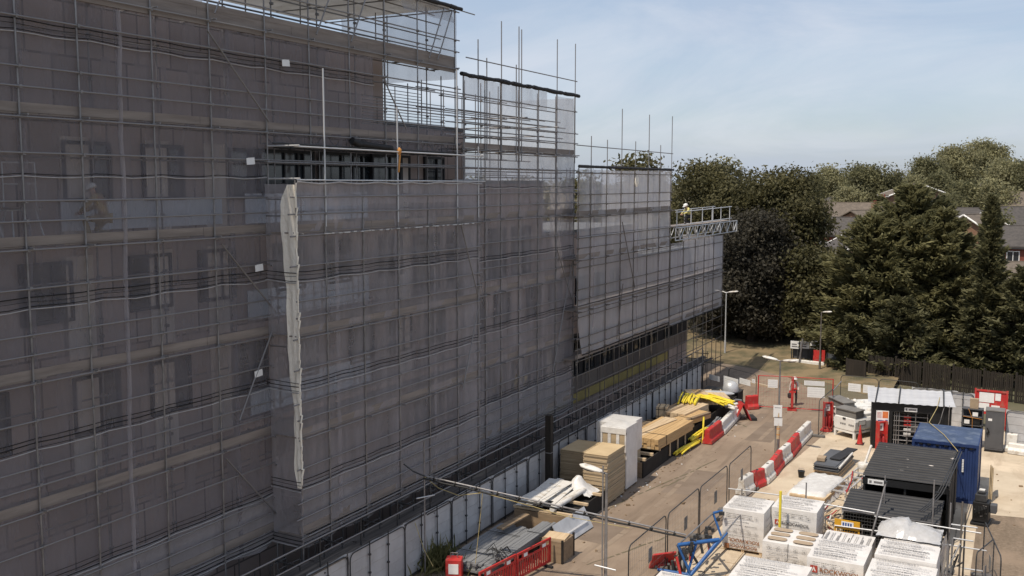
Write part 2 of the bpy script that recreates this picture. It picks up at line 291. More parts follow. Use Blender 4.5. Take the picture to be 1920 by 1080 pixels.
UNIT = {}
def pole(name, a, b, parent, m='steel', r=0.0242):
    """a single tube as an object of its own (tubes share one mesh per material)"""
    if m not in UNIT: UNIT[m] = MB().tube((0, 0, 0), (0, 0, 1), 1.0, 8).mesh('tube', M[m])
    a = Vector(a); b = Vector(b); o = link(name, UNIT[m], parent)
    o.location = a; o.rotation_mode = 'QUATERNION'; o.rotation_quaternion = (b - a).to_track_quat('Z', 'Y'); o.scale = (r, r, (b - a).length)
    return o
def fnoise(a, b, seed=0):
    return (math.sin(a * 1.7 + seed * 1.3) * math.cos(b * 2.3 + seed) + 0.6 * math.sin(a * 4.1 - b * 3.3 + seed * 2.1) + 0.35 * math.sin(a * 9.7 + b * 7.1 + seed * 0.7)) / 1.95
def sheet(name, P0, U, V, m, parent, nu, nv, amp=0.04, seed=0, edge=0.0, bay=None, nrm=None, top_wave=0.0):
    """a hanging cloth: grid from P0 along U and V, billowing along its normal"""
    P0 = Vector(P0); U = Vector(U); V = Vector(V); nr = Vector(nrm) if nrm else U.cross(V).normalized(); vs = []; fs = []
    for j in range(nv + 1):
        for i in range(nu + 1):
            u = i / nu; v = j / nv; p = P0 + U * u + V * v
            d = amp * fnoise(u * U.length * 0.9, v * V.length * 1.4, seed)
            if bay: d += amp * 0.8 * abs(math.sin(math.pi * (u * U.length) / bay)) * (0.4 + 0.6 * math.sin(math.pi * v))
            q = p + nr * d
            if edge and j == 0: q += Vector((0, 0, edge * (fnoise(u * U.length * 0.6, seed) + (-0.6 * abs(math.sin(math.pi * u * U.length / (bay or 2)))))))
            if top_wave and j == nv: q += Vector((0, 0, top_wave * fnoise(u * U.length * 1.1, seed + 4)))
            vs.append(q)
    for j in range(nv):
        for i in range(nu):
            a = j * (nu + 1) + i; fs.append((a, a + 1, a + nu + 2, a + nu + 1))
    mb = MB().add(vs, fs, 0, True); return mb.build(name, m, parent)
def seam(parent, x, y0, y1, z, bay=2.05, n=3, seed=0, gap=0.11, axis='Y'):
    """stitched black hems where two widths of netting meet: sagging a little between the standards"""
    mb = MB(); hl = MB(); k = max(4, int(abs(y1 - y0) / 0.5))
    for q in range(n):
        pts = []
        for i in range(k + 1):
            t = y0 + (y1 - y0) * i / k; sag = (0.012 + 0.028 * abs(math.sin(3.1 * math.floor((t - y0) / bay) + seed))) * abs(math.sin(math.pi * (t - y0) / bay)) + 0.016 * fnoise(t * 0.8, q + 0.6 * seed, seed)
            zz = z + q * gap - sag * (1.2 if q == 0 else 0.8)
            pts.append((x, t, zz) if axis == 'Y' else (t, x, zz))
        mb.path(pts, 0.0105 + 0.004 * math.sin(seed * 5 + q * 2), 5)
        if q == 0: hl.path([(p[0] + (0.015 if axis == 'Y' else 0), p[1] - (0 if axis == 'Y' else 0.015), p[2] - 0.05 - 0.03 * abs(fnoise(p[1] * 1.3, seed))) for p in pts], 0.016, 5)
    mb.build('hem_rope', M['hem'], parent); hl.build('hem_edge', M['hem_light'], parent)

# ------------------------------------------------------------------ the setting
def hill(x, y):
    d = math.hypot(x + 30, y)
    t = min(1, max(0, (d - 95) / 190.0)); h = 12.5 * t * t * (3 - 2 * t)
    return h
def ground():
    xs = [-420, -300, -220, -160] + [-120 + 8 * i for i in range(26)] + [100, 140, 200, 300, 420]
    ys = [-60, -20, 20, 60] + [70 + 8 * i for i in range(30)] + [330, 400, 520, 700, 1000]
    vs = [(x, y, hill(x, y) - 0.012) for y in ys for x in xs]; n = len(xs)
    fs = [(j * n + i, j * n + i + 1, (j + 1) * n + i + 1, (j + 1) * n + i) for j in range(len(ys) - 1) for i in range(n - 1)]
    return props(MB().add(vs, fs, 0, True).build('ground', M['soil']), kind='structure')
ground()
def slab(name, pts, z, m, nsub=0):
    return props(MB().add([(x, y, z) for x, y in pts], [tuple(range(len(pts)))]).build(name, m), kind='structure')
slab('road', [(-24, -5), (-10.35, -5), (-10.35, 40), (-9.9, 47), (-9.3, 56), (-9.0, 60.2), (-12.4, 66), (-15.5, 70.6), (-20, 72.5), (-24, 73)], 0.0, M['asphalt'])
slab('concrete_pad', [(-10.35, 20), (12, 20), (12, 59.4), (-9.05, 59.4), (-9.3, 56), (-9.9, 47), (-10.35, 40)], 0.004, M['concrete'])
slab('gravel_track', [(-1.15, 20), (12, 20), (12, 45.6), (2.6, 44.5), (0.6, 44.2), (-1.4, 43.8)], 0.008, M['gravel'])
slab('paving', [(-10.3, 26), (-7.4, 26), (-7.4, 36.2), (-10.3, 36.2)], 0.008, M['concrete'])
g_ = MB()
for i in range(8): g_.b(-10.25, -7.45, 26.3 + i * 1.25, 26.33 + i * 1.25, 0.0085, 0.012)
for i in range(5): g_.b(-10.2 + i * 0.68, -10.175 + i * 0.68, 26.05, 36.1, 0.0085, 0.0122)
props(g_.build('paving_joints', M['wood_old']), kind='structure')
# grass bank behind the gate
def bank():
    vs = []; fs = []; nx, ny = 40, 22
    for j in range(ny + 1):
        for i in range(nx + 1):
            x = -40 + 32.5 * i / nx; y0 = 72.3 if x < -18.5 else 72.3 - (x + 18.5) * 0.62
            y0 = max(62.2, y0) + 0.5 * math.sin(x * 0.9); y = y0 + (96 - y0) * (j / ny) ** 1.5
            h = 0.004 + 0.9 * (1 - math.exp(-(y - y0) / 7.0)) + 0.05 * fnoise(x * 0.8, y * 0.8)
            if j == 0: h = 0.002
            vs.append((x, y, h))
    for j in range(ny):
        for i in range(nx): a = j * (nx + 1) + i; fs.append((a, a + 1, a + nx + 2, a + nx + 1))
    return props(MB().add(vs, fs, 0, True).build('grass_bank', M['grass']), kind='structure')
bank()
mk = MB()
for a, b in (((1455, 678), (1620, 722)), ((1400, 715), (1455, 728))):
    p = G(*a, 0.06); q = G(*b, 0.06); mk.box(((p + q) / 2), ((q - p).length, 0.16, 0.12), math.atan2((q - p).y, (q - p).x))
props(mk.build('kerb', M['concrete']), kind='structure')
sw = MB()   # saw cuts and tar seams in the road
for a, b in (((1125, 960), (1345, 862)), ((1240, 915), (1290, 893)), ((1290, 770), (1400, 800)), ((1100, 1060), (1270, 1000))):
    p = G(*a, 0.005); q = G(*b, 0.005); k = 14; pts = [p.lerp(q, i / k) + Vector((random.uniform(-.05, .05), random.uniform(-.1, .1), 0)) for i in range(k + 1)]
    for u, v in zip(pts[:-1], pts[1:]): sw.box((u + v) / 2, ((v - u).length * random.choice((1, .9, .5)), 0.05 + random.random() * 0.04, 0.004), math.atan2((v - u).y, (v - u).x))
props(sw.build('road_seam', M['soil']), kind='structure')
for k, (x0, x1, y0_, y1_) in enumerate(((-13.9, -12.1, 40.5, 44.6), (-15.0, -13.6, 33.5, 36.2), (-12.9, -11.6, 51.0, 55.5), (-14.6, -13.2, 55.5, 57.6))):
    pm_ = MB(); pts = [(x0 + random.uniform(-.1, .1), y0_), (x1, y0_ + random.uniform(-.2, .2)), (x1 + random.uniform(-.1, .1), y1_), (x0, y1_ + random.uniform(-.2, .2))]; slab('road_patch', pts, 0.0025, M['patch'])
for k, (x0, y0_, y1_, wv_) in enumerate(((-12.0, 30, 59, .25), (-13.7, 30, 59, .25), (-5.2, 46.5, 52, -.5), (-6.6, 46.8, 52.5, -.5))):
    tm = MB(); yy = y0_
    while yy < y1_:
        ln = random.uniform(.4, 1.6); xa = x0 + wv_ * math.sin(yy * .21); tm.box((xa, yy + ln / 2, .0052), (.2 + random.random() * .08, ln * .92, .0016), -wv_ * .21 * math.cos(yy * .21)); yy += ln * random.choice((1, 1, 1.6))
    props(tm.build('tyre_mark', M['tyre_dust']), kind='structure')
# scattered chips, leaves and dust on the pad and road
db = MB()
for i in range(360):
    x = random.uniform(-15.4, 1.5); y = random.uniform(30, 60)
    if random.random() < 0.45: x = -15.1 + abs(random.gauss(0, 0.35)); y = random.uniform(36, 60)
    s = random.uniform(0.015, 0.055) * (2 if random.random() < 0.06 else 1)
    db.box((x, y, 0.008 + s * .3), (s * 1.6, s, s * .7), random.uniform(0, 3), random.choice((0, 0, 0, 0, 0, 0, 0, 1)))
props(db.build('rubble', [M['wood_old'], M['paper']]), kind='stuff')

# ------------------------------------------------------------------ the building
WX = -21.8
bld = thing('apartment_building', 'long stepped apartment block in beige cladding wrapped in scaffolding and grey netting', 'building', (WX, 31, 0))
prof = [(-25, 0), (37.5, 0), (37.5, 8.9), (27.2, 8.9), (27.2, 10.9), (13.6, 10.9), (13.6, 13.5), (5.9, 13.5), (5.9, 15.7), (0, 15.7), (0, 18.45), (-14.5, 18.45), (-14.5, 20.6), (-25, 20.6)]
MB().prism(prof, 'X', 0.0, -13.0).build('wall', M['wall'], bld)
rm = MB()
for a, b, z in ((-25, -14.5, 20.6), (-14.5, 0, 18.45), (0, 5.9, 15.7), (5.9, 13.6, 13.5), (13.6, 27.2, 10.9), (27.2, 37.5, 8.9)):
    rm.b(0.06, -13.05, a + 0.01, b - 0.012 + (0.06 if b > 37 else 0), z + 0.004, z + 0.16)
rm.build('roof', M['roof_felt'], bld)
lw = MB(); lw.b(0.05, 0.1, 12.6, 37.4, 2.15, 3.0); lw.build('plinth_wall', M['wall_low'], bld)
yb = MB(); yb.b(0.12, 0.2, 12.0, 33.0, 1.62, 2.12); yb.build('insulation_band', M['yellow_ins'], bld)
lb = MB(); lb.b(0.05, 0.09, 12.6, 37.4, 3.02, 5.15); lb.build('ground_floor_shade', M['recess_shade'], bld)  # dark strip painting the shade of the ground-floor recess
def window_proto(wd, ht, nm):
    f = MB(); t = 0.09
    for x0, x1, z0, z1 in ((-wd / 2, -wd / 2 + t, 0, ht), (wd / 2 - t, wd / 2, 0, ht), (-wd / 2 + t, wd / 2 - t, 0, t), (-wd / 2 + t, wd / 2 - t, ht - t, ht), (-0.03 + wd * 0.12, 0.03 + wd * 0.12, t, ht - t)):
        f.b(0.0, 0.10, x0, x1, z0, z1)
    f.b(0.002, 0.02, -wd / 2 + t, wd / 2 - t, t, ht * 0.42 - 0.02, 0)
    o = f.build('window', M['frame_dark'], bld); p = MB(); p.b(0.022, 0.04, -wd / 2 + t, wd / 2 - t, t, ht - t); p.build('pane', M['glass'], o)
    return o
wp = {}; first = {}
def put_window(y, z, wd, ht):
    k = (wd, ht)
    if k not in wp: wp[k] = window_proto(wd, ht, k); o = wp[k]
    else: o = copy_tree(wp[k])
    o.location = (0.004, y - 31, z); return o
for i, z in enumerate((2.95, 6.0, 9.05, 12.1, 15.0)):
    top = lambda y: 20 if y < 16 else (17 if y < 30.5 else (15.4 if y < 36.5 else (13.2 if y < 44 else (10.6 if y < 57.5 else 8.6))))
    y = 11.2 + (0.6 if i % 2 else 0)
    while y < 66:
        if z + 2.6 < top(y):
            if i % 2 == 0 and int(y) % 3 == 0: put_window(y, z + 0.12, 1.9, 2.3)
            elif z > 3: put_window(y, z + 0.95, 1.5, 1.55)
        y += 2.55 if int(y) % 2 else 3.3
for y in (45.5, 48.2, 50.4, 53.0, 55.8, 58.1, 61.0, 64.0): o = put_window(y, 3.1, 1.5, 1.95); o.location.x = 0.1
for i, z in enumerate((6.0, 9.05, 12.1)):
    for y in (17.3, 20.0, 22.2, 32.2): rp = MB(); rp.b(0.012, 0.05, y - 31 - 0.42, y - 31 + 0.42, z - 0.1 + 0.02 * i, z + 2.6); rp.build('render_panel', M['render'], bld)
for y in (24.9, 27.9, 30.9): o = put_window(y, 13.25, 1.9, 1.35); o.location.x = 0.13  # windows added to darken the shaded wall behind the open strip
for z in (6.0, 9.05, 12.1):
    q = MB(); q.b(0.055, 0.085, -7.6, -1.2, z + 0.16, z + 1.1); q.build('spandrel_panel', M['spandrel'], bld)
q = MB(); q.b(0.055, 0.085, -14.2, -8.6, 12.3, 13.1); q.build('spandrel_panel', M['spandrel'], bld)

# ------------------------------------------------------------------ scaffolding
def scaffold(label, xo, ys, ztop, decks, zlow=0.0, inner_ys=None, wid=0.95, rails=(0.5, 1.0, 2.05), tops=None, braces=(), name='facade_scaffold', mt='steel', dy0=0.0):
    y0 = ys[0]; root = thing(name, label, 'scaffold', (xo, y0, 0)); L_ = ys[-1] - y0
    sm = MB(); sm.tube((0, 0, 0), (0, 0, 1), 0.0242, 8)
    st = MB(); st.tube((0, 0, zlow), (0, 0, ztop), 0.0242, 8); st.b(-0.075, 0.075, -0.075, 0.075, zlow, zlow + 0.008)
    for z in decks:
        for r in (-0.12,) + tuple(rails):
            if zlow < z + r < ztop: st.box((0.012, 0.02, z + r), (0.1, 0.1, 0.075), 0.3)
    sme = st.mesh('standard', M[mt])
    for k, y in enumerate(ys):
        o = link('standard', sme, root); o.location = (0, y - y0, 0); o.rotation_euler = (random.uniform(-.002, .002), random.uniform(-.002, .002), random.uniform(0, .5))
    for y in (inner_ys or ys):
        o = link('standard', sme, root); o.location = (-wid, y - y0 + random.uniform(-.05, .05), 0)
    for z in decks:
        for r in (-0.12,) + tuple(rails):
            if z + r > ztop: continue
            e0 = random.uniform(0.1, 0.4); e1 = random.uniform(0.1, 0.35)
            pole('ledger', (0.05, -e0 * (dy0 == 0) + dy0, z + r + random.uniform(-.02, .02)), (0.05, L_ + e1, z + r + random.uniform(-.02, .02)), root, mt)
        pole('ledger', (-wid - 0.05, -0.1, z - 0.12), (-wid - 0.05, L_ + 0.1, z - 0.12), root, mt); pole('ledger', (-wid - 0.05, -0.1, z + 2.05), (-wid - 0.05, L_ + 0.1, z + 2.05), root, mt)
        bd = MB()
        for k in range(4):
            x = -wid + 0.12 + k * 0.222; y = -0.1
            while y < L_ + 0.05:
                ln = min(random.uniform(2.6, 3.9), L_ + 0.1 - y); bd.b(x - 0.108, x + 0.108, y, y + ln - 0.012, z - 0.065 + 0.004 * (k % 2), z - 0.027 + 0.004 * (k % 2)); y += ln
        bd.build('deck_board', M['board'], root)
        tb = MB(); y = -0.05
        while y < L_: ln = min(3.9, L_ + 0.05 - y); tb.b(-0.075, -0.037, y, y + ln - 0.01, z - 0.02, z + 0.2); y += ln
        tb.build('toe_board', M['board'], root)
        for y in ys[::1]:
            pole('transom', (0.16 + random.uniform(0, .1), y - y0 + 0.06, z - 0.075), (-wid - 0.2, y - y0 + 0.06, z - 0.075), root, mt)
    for (ya, za, yb_, zb) in braces: pole('brace', (0.085, ya - y0, za), (0.085, yb_ - y0, zb), root, mt)
    return root
TY = [8.7, 10.75, 12.8, 14.83, 16.43, 18.66, 20.74, 22.98, 25.03, 27.1, 29.15, 31.2, 33.9]
T = scaffold('tall left scaffold rising out of the top of the photo behind a recessed grey net', -20.4, TY, 20.45, (2.85, 5.9, 9.0, 12.1, 15.15, 18.1), inner_ys=[10.7, 13.9, 17.5, 19.7, 22.3, 24.4, 26.6, 28.7, 30.4, 33.3],
             rails=(0.55, 1.0, 2.1), braces=[(20.6, 17.7, 23.0, 15.35), (20.9, 11.8, 23.1, 9.6), (20.8, 5.6, 23.0, 3.2), (21.4, 6.6, 23.0, 9.2), (26.4, 20.2, 25.3, 18.2), (28.2, 20.2, 27.1, 18.2), (33.0, 20.2, 31.9, 18.2), (33.6, 20.2, 32.5, 18.2), (28.9, 17.2, 30.3, 15.5), (22.0, 20.2, 20.9, 18.2)])
for z in (18.75, 19.25, 19.8): pole('ledger', (-0.9, 10, z), (-0.9, 25.6, z), T)
for yy in (17.0, 19.8, 22.6, 24.4, 25.2): pole('standard', (-3.2, yy, 17.4), (-3.2, yy, 20.3), T)
for zz in (18.7, 19.3, 20.0): pole('ledger', (-3.2, 9, zz), (-3.2, 25.4, zz), T)
for yy in (14, 18, 22, 25): pole('transom', (0.1, yy, 20.2), (-6.2, yy, 20.2), T)
x_ = -0.075
def nets(root, strips, x=-0.05, seed=0):
    for k, (ya, yb_, za, zb, mm, edge) in enumerate(strips):
        y0 = root.location.y
        sheet('debris_net', (x, ya - y0, za), (0, yb_ - ya, 0), (0, 0, zb - za), M[mm], root, max(6, int((yb_ - ya) / 0.22)), max(6, int((zb - za) / 0.22)), 0.022, seed + k * 3.1, edge, 2.05)
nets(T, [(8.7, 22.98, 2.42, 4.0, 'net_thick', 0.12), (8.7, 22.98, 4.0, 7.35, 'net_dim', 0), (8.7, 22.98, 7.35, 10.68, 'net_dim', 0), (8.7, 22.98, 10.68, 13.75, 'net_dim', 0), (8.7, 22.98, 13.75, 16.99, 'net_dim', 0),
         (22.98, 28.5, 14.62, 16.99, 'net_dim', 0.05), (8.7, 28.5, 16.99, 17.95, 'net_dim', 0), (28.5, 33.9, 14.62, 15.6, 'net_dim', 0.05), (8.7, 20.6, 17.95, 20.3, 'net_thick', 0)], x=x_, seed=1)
y0 = T.location.y
for z, b in ((4.0, 22.98), (7.35, 22.98), (10.68, 22.98), (13.75, 22.98), (16.99, 28.5)): seam(T, -0.03, 0.0, b - y0, z, n=3 if z != 13.75 else 1, seed=z)
seam(T, -0.03, 0.0, 22.98 - y0, 2.55, n=3, seed=9)
# net wrapped round a doubled standard: the pale vertical fold near the left edge
fo = MB(); fo.path([(-0.05, 17.5 - y0 + .05 * fnoise(i * .7, 3) + .012 * i, 3.4 + i * .8) for i in range(19)], 0.06, 8); fo.build('net_fold', M['net'], T)
fb2 = MB(); fb2.b(-0.03, -0.075, 0.0, 25.3, 18.3, 18.46); fb2.b(-0.03, -0.075, 0.0, 25.3, 17.86, 18.08); fb2.build('fascia_board', M['board'], T)
# sheeted roof edge, gable net and rolled net over the open strip
rt_ = MB(); rt_.b(0.12, -7.0, 12.6, 25.35, 20.36, 20.375); rt_.build('roof_sheet', M['roof_net'], T)
ed = MB()
for i in range(31):
    a = 12.2 + i * 0.43; ed.tube((0.12, a, 20.32 + 0.03 * fnoise(a, 1)), (0.12, a + 0.44, 20.32 + 0.03 * fnoise(a + 0.43, 1)), 0.07 + 0.02 * random.random(), 6)
ed.build('roof_edge_roll', M['tarp_dark'], T); pole('ledger', (0.1, 24, 20.28), (0.1, 26.6, 20.28), T)
sheet('gable_net', (0.05, 25.25, 17.6), (-5.6, 0, 0), (0, 0, 2.75), M['net_light'], T, 24, 14, 0.05, 5)
sheet('debris_net', (0.05, 21.6, 19.75), (0, 3.6, 0), (-0.35, 0, 0.6), M['net_light'], T, 20, 5, 0.05, 8)
rl = MB()
for i in range(48):
    a = 14.5 + i * 0.222; rl.tube((0.1, a, 14.62 + 0.035 * fnoise(a * 1.3, 2)), (0.1, a + 0.23, 14.62 + 0.035 * fnoise((a + 0.222) * 1.3, 2)), 0.055 + 0.025 * abs(fnoise(a * 2, 3)), 6)
rl.build('net_roll', M['tarp_dark'], T)
rl = MB(); rl.path([(0.12, 14.4 + i * 0.5, 14.72 + 0.03 * fnoise(i, 5)) for i in range(23)], 0.03, 5); rl.build('net_roll_edge', M['steel_dark'], T)
rl = MB(); rl.tube((0.1, 18.6, 14.86), (0.12, 20.6, 14.76), 0.1, 8); rl.tube((0.12, 18.3, 14.95), (0.1, 18.75, 14.82), 0.12, 7); rl.build('rolled_sheet', M['tarp_dark'], T)
ob = MB()
for z in (15.62,): ob.b(-0.7, -0.72, 20.0, 25.3, z, z + 0.03)
for i in range(9): ob.tube((-0.6, 19.9, 15.7 + i * 0.11), (-0.6, 25.4, 15.7 + i * 0.11), 0.016, 5)
for i in range(5): ob.tube((-1.6, 19.9 , 16.6 + i * 0.12), (-1.6, 25.2, 16.6 + i * 0.12), 0.014, 5)
ob.build('edge_protection_rail', M['steel'], T)

def lattice(root, x, ya, yb_, z0, h, m='steel_white', step=0.62, rung=True, r=0.026):
    mb = MB(); mb.tube((x, ya, z0), (x, yb_, z0), r, 7); mb.tube((x, ya, z0 + h), (x, yb_, z0 + h), r, 7)
    n = int(abs(yb_ - ya) / step); s = (yb_ - ya) / n
    for i in range(n):
        a = ya + i * s; mb.tube((x, a, z0 if i % 2 else z0 + h), (x, a + s, z0 + h if i % 2 else z0), r * 0.8, 6)
        if rung and i % 2: mb.tube((x, a, z0), (x, a, z0 + h), r * 0.8, 6)
    mb.tube((x, ya, z0), (x, ya, z0 + h), r, 6); mb.tube((x, yb_, z0), (x, yb_, z0 + h), r, 6)
    return mb.build('lattice_beam', M[m], root)
lattice(T, -0.35, 14.4, 25.2, 14.72, 0.45, 'steel', 0.5, False)

def laps(root, x, y0_, y1_, z0_, z1_, step, m_):
    y = y0_ + step * .6; k = 0
    while y < y1_: k += 1; sheet('net_lap', (x, y - root.location.y, z0_), (0, .14 + .05 * (k % 3), 0), (0, .04 * math.sin(k * 2), z1_ - z0_), M[m_], root, 2, 40, .02, k * 1.7); y += step * (0.85 + .3 * (k % 2))
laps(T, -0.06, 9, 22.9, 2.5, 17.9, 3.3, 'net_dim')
# projecting bay
BY = [22.9, 24.27, 26.2, 28.2, 30.15, 32.15, 33.75]
B = scaffold('middle scaffold bay jutting forward with sunlight coloured into the net on its narrow side', -19.3, BY, 13.62, (2.85, 5.9, 9.0, 12.1), inner_ys=[24.27, 28.2, 32.15], wid=0.9,
             braces=[(32.3, 12.0, 33.6, 9.1), (32.4, 5.6, 33.6, 8.6)])
nets(B, [(22.9, 33.8, 2.38, 4.35, 'net_thick', 0.10), (22.9, 33.8, 4.35, 7.35, 'net', 0), (22.9, 33.8, 7.35, 10.68, 'net', 0), (22.9, 33.8, 10.68, 13.55, 'net', 0)], seed=20)
for z in (4.3, 7.35, 10.68): seam(B, 0.0, 0.0, 10.9, z, n=3, seed=z)
seam(B, 0.0, 0.0, 10.9, 2.55, n=3, seed=12)
rtn = lambda z0, z1, mm, s, y, nm='return_net': sheet(nm, (-1.12, y, z0), (1.17, 0, 0), (0, 0, z1 - z0), M[mm], B, 10, int((z1 - z0) / 0.2), 0.025, s, 0.05)
rtn(4.0, 13.5, 'net', 3, -0.04); rtn(2.42, 4.0, 'net', 6, -0.04); [seam(B, -0.12, -1.1, 0.07, z_, n=3, seed=z_, axis='X') for z_ in (4.3, 7.35, 10.68, 2.55)]; rtn(2.4, 13.5, 'net_thick', 8, 10.9); sheet('net_flap', (-0.03, 0.02, 12.85), (0, 10.8, 0), (0.03, 0, 0.7), M['net'], B, 48, 5, .025, 31, .03, 2.0)
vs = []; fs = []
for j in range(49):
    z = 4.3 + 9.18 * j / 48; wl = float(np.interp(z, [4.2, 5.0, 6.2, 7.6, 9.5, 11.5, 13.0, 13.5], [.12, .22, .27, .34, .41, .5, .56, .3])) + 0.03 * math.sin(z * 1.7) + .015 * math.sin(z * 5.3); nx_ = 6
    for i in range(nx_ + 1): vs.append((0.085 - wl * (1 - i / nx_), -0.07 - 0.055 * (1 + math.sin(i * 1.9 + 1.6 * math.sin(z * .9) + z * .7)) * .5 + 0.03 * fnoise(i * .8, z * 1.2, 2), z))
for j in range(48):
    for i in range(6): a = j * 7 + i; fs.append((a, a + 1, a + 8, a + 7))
MB().add(vs, fs, 0, True).build('sunlit_edge_strip', M['net_pale_sunlit'], B)  # pale strip cut to the outline of the sunlit part of the net
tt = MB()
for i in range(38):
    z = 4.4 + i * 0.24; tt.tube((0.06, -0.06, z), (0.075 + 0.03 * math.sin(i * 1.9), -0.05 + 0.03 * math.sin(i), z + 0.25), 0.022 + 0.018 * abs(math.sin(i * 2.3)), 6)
tt.build('sunlit_edge_gather', M['net_pale_sunlit'], B)  # gathers along the strip share its painted sunlight
for z in (13.05, 12.55, 11.65, 11.2, 10.1, 8.6, 7.7, 6.4): pole('return_rail', (0.08, -0.02, z), (-1.1, -0.02, z), B, 'steel', 0.02)
for z in (12.9, 11.9, 10.9, 9.9, 8.2, 7.2, 6.2, 5.2, 4.6, 3.6): pole('return_rail', (0.08, 10.95, z), (-1.1, 10.95, z), B, 'steel')
hd = MB(); hd.path([(0.1, i * 0.5, 13.56 - 0.05 * abs(math.sin(i * 0.8)) + 0.02 * fnoise(i, 3)) for i in range(23)], 0.028, 5); hd.build('top_hem', M['hem_light'], B)
for y, z in ((24.27, 16.99), (28.2, 16.1), (32.15, 17.75), (33.75, 14.95)): pole('tall_standard', (0.03, y - 22.9, 12.2), (0.03, y - 22.9, z), B, 'steel_white', 0.027)
pole('guard_rail', (0.08, -0.1, 14.6), (0.08, 11.2, 14.58), B, 'steel_white'); pole('guard_rail', (0.08, 0.0, 13.62), (0.08, 11.3, 13.6), B, 'steel_white')
for z in (14.62, 13.66): pole('guard_rail', (0.2, 10.95, z), (-1.2, 10.95, z), B, 'steel_white'); pole('guard_rail', (0.3, -0.12, z), (-0.9, -0.12, z), B, 'steel_white')
kb = MB(); kb.lathe((0.06, 5.35, 14.62), [(0.02, -0.14), (0.085, -0.06), (0.09, 0.05), (0.03, 0.12)], 10); kb.tube((0.06, 5.4, 14.5), (0.1, 5.25, 13.9), 0.035, 6); kb.build('cloth_wrap', M['orange_cloth'], B)
for i in range(26): fl = MB(); y = 1.2 + i * 0.36 + random.uniform(-.12, .12); fl.box((0.13, y, 11.98 + 0.012 * random.random()), (0.05, 0.16 if i % 3 else 0.3, 0.03)); fl.build('tie_clip', M['steel_white'], B)

laps(B, -0.035, 23, 33.6, 2.5, 13.5, 2.9, 'net')
# third stage
SY = [33.85, 35.6, 36.96, 38.6, 40.5, 42.45, 44.48]
S3 = scaffold('scaffold stage right of the jutting bay with open tubes against the sky', -20.0, SY, 17.75, (2.85, 5.9, 9.0, 12.1, 14.95), wid=1.0, braces=[(42.4, 10.4, 44.3, 7.6), (42.0, 4.6, 44.3, 10.0)])
nets(S3, [(33.85, 44.5, 2.25, 4.3, 'net_thick', 0.08), (33.85, 44.5, 4.3, 7.35, 'net', 0), (33.85, 44.5, 7.35, 10.4, 'net', 0), (33.85, 44.5, 10.4, 13.5, 'net', 0), (33.85, 44.5, 13.5, 14.75, 'net_light', 0), (33.85, 41.5, 16.9, 17.7, 'net_light', 0.06), (42.4, 44.5, 14.75, 17.6, 'net_light', 0)], seed=40)
for z in (4.3, 7.35, 10.4): seam(S3, 0.0, 0, 10.65, z, n=3 if z != 10.4 else 2, seed=z + 1)
seam(S3, 0.0, 0, 10.65, 2.4, n=3, seed=4); seam(S3, 0.0, 0, 10.65, 13.4, n=1, seed=5)
sheet('gable_net', (0.02, 10.66, 2.4), (-1.3, 0, 0), (0, 0, 11), M['net'], S3, 8, 40, 0.03, 5); sheet('gable_net', (0.02, 10.68, 13.4), (-5.2, 0, 0), (0, 0, 4.25), M['net_light'], S3, 22, 18, 0.05, 6)
ed = MB()
for i in range(34):
    a = -0.3 + i * 0.33; ed.tube((0.1, a, 17.76 + 0.03 * fnoise(a, 1)), (0.1, a + 0.35, 17.76 + 0.03 * fnoise(a + 0.33, 1)), 0.075 + 0.03 * random.random(), 6)
ed.build('roof_edge_roll', M['tarp_dark'], S3)
for y, z in ((34.99, 19.25), (36.96, 20.24), (38.55, 20.24), (38.8, 20.15), (42.43, 20.19), (44.49, 20.24), (35.7, 18.6), (38.3, 18.6)): pole('tall_standard', (0.03, y - 33.85, 14.5), (0.03, y - 33.85, z), S3)
pole('guard_rail', (0.08, 0.1, 18.43), (0.08, 10.75, 18.45), S3)
for z, n in ((15.4, 0), (15.9, 1), (16.4, 2), (15.65, 3), (16.15, 4)):
    pole('guard_rail', (-0.1, -1.2 + n * 0.5, z), (-0.1, 8.6 + n * .3, z), S3); pole('guard_rail', (-1.0, 0.3, z + .1), (-1.0, 9.4, z + .1), S3); pole('transom', (0.2, 2 + n * 1.6, z), (-3.5, 2 + n * 1.6, z), S3)
for k in range(10): pole('standard', (-2.2 - (k % 3) * 1.3, 0.4 + k * 0.95, 12.5), (-2.2 - (k % 3) * 1.3, 0.4 + k * 0.95, 17.7), S3)
for z in (13.9, 14.6, 15.6, 16.6, 17.4): pole('ledger', (-2.2, 0, z), (-2.2, 10.2, z), S3); pole('ledger', (-3.5, 0, z + .1), (-3.5, 10.2, z + .1), S3)
lattice(S3, -0.4, 4.2, 9.8, 4.75, 0.9, 'steel', 0.75, False)
lt = MB()
for k in range(2): lt.b(-0.5, -0.62, 2.0, 10.3, 13.75 + k * 0.25, 13.8 + k * 0.25)
lt.build('stacked_boards', M['board_dark'], S3)

laps(S3, -0.035, 34, 44.4, 2.4, 13.5, 2.7, 'net')
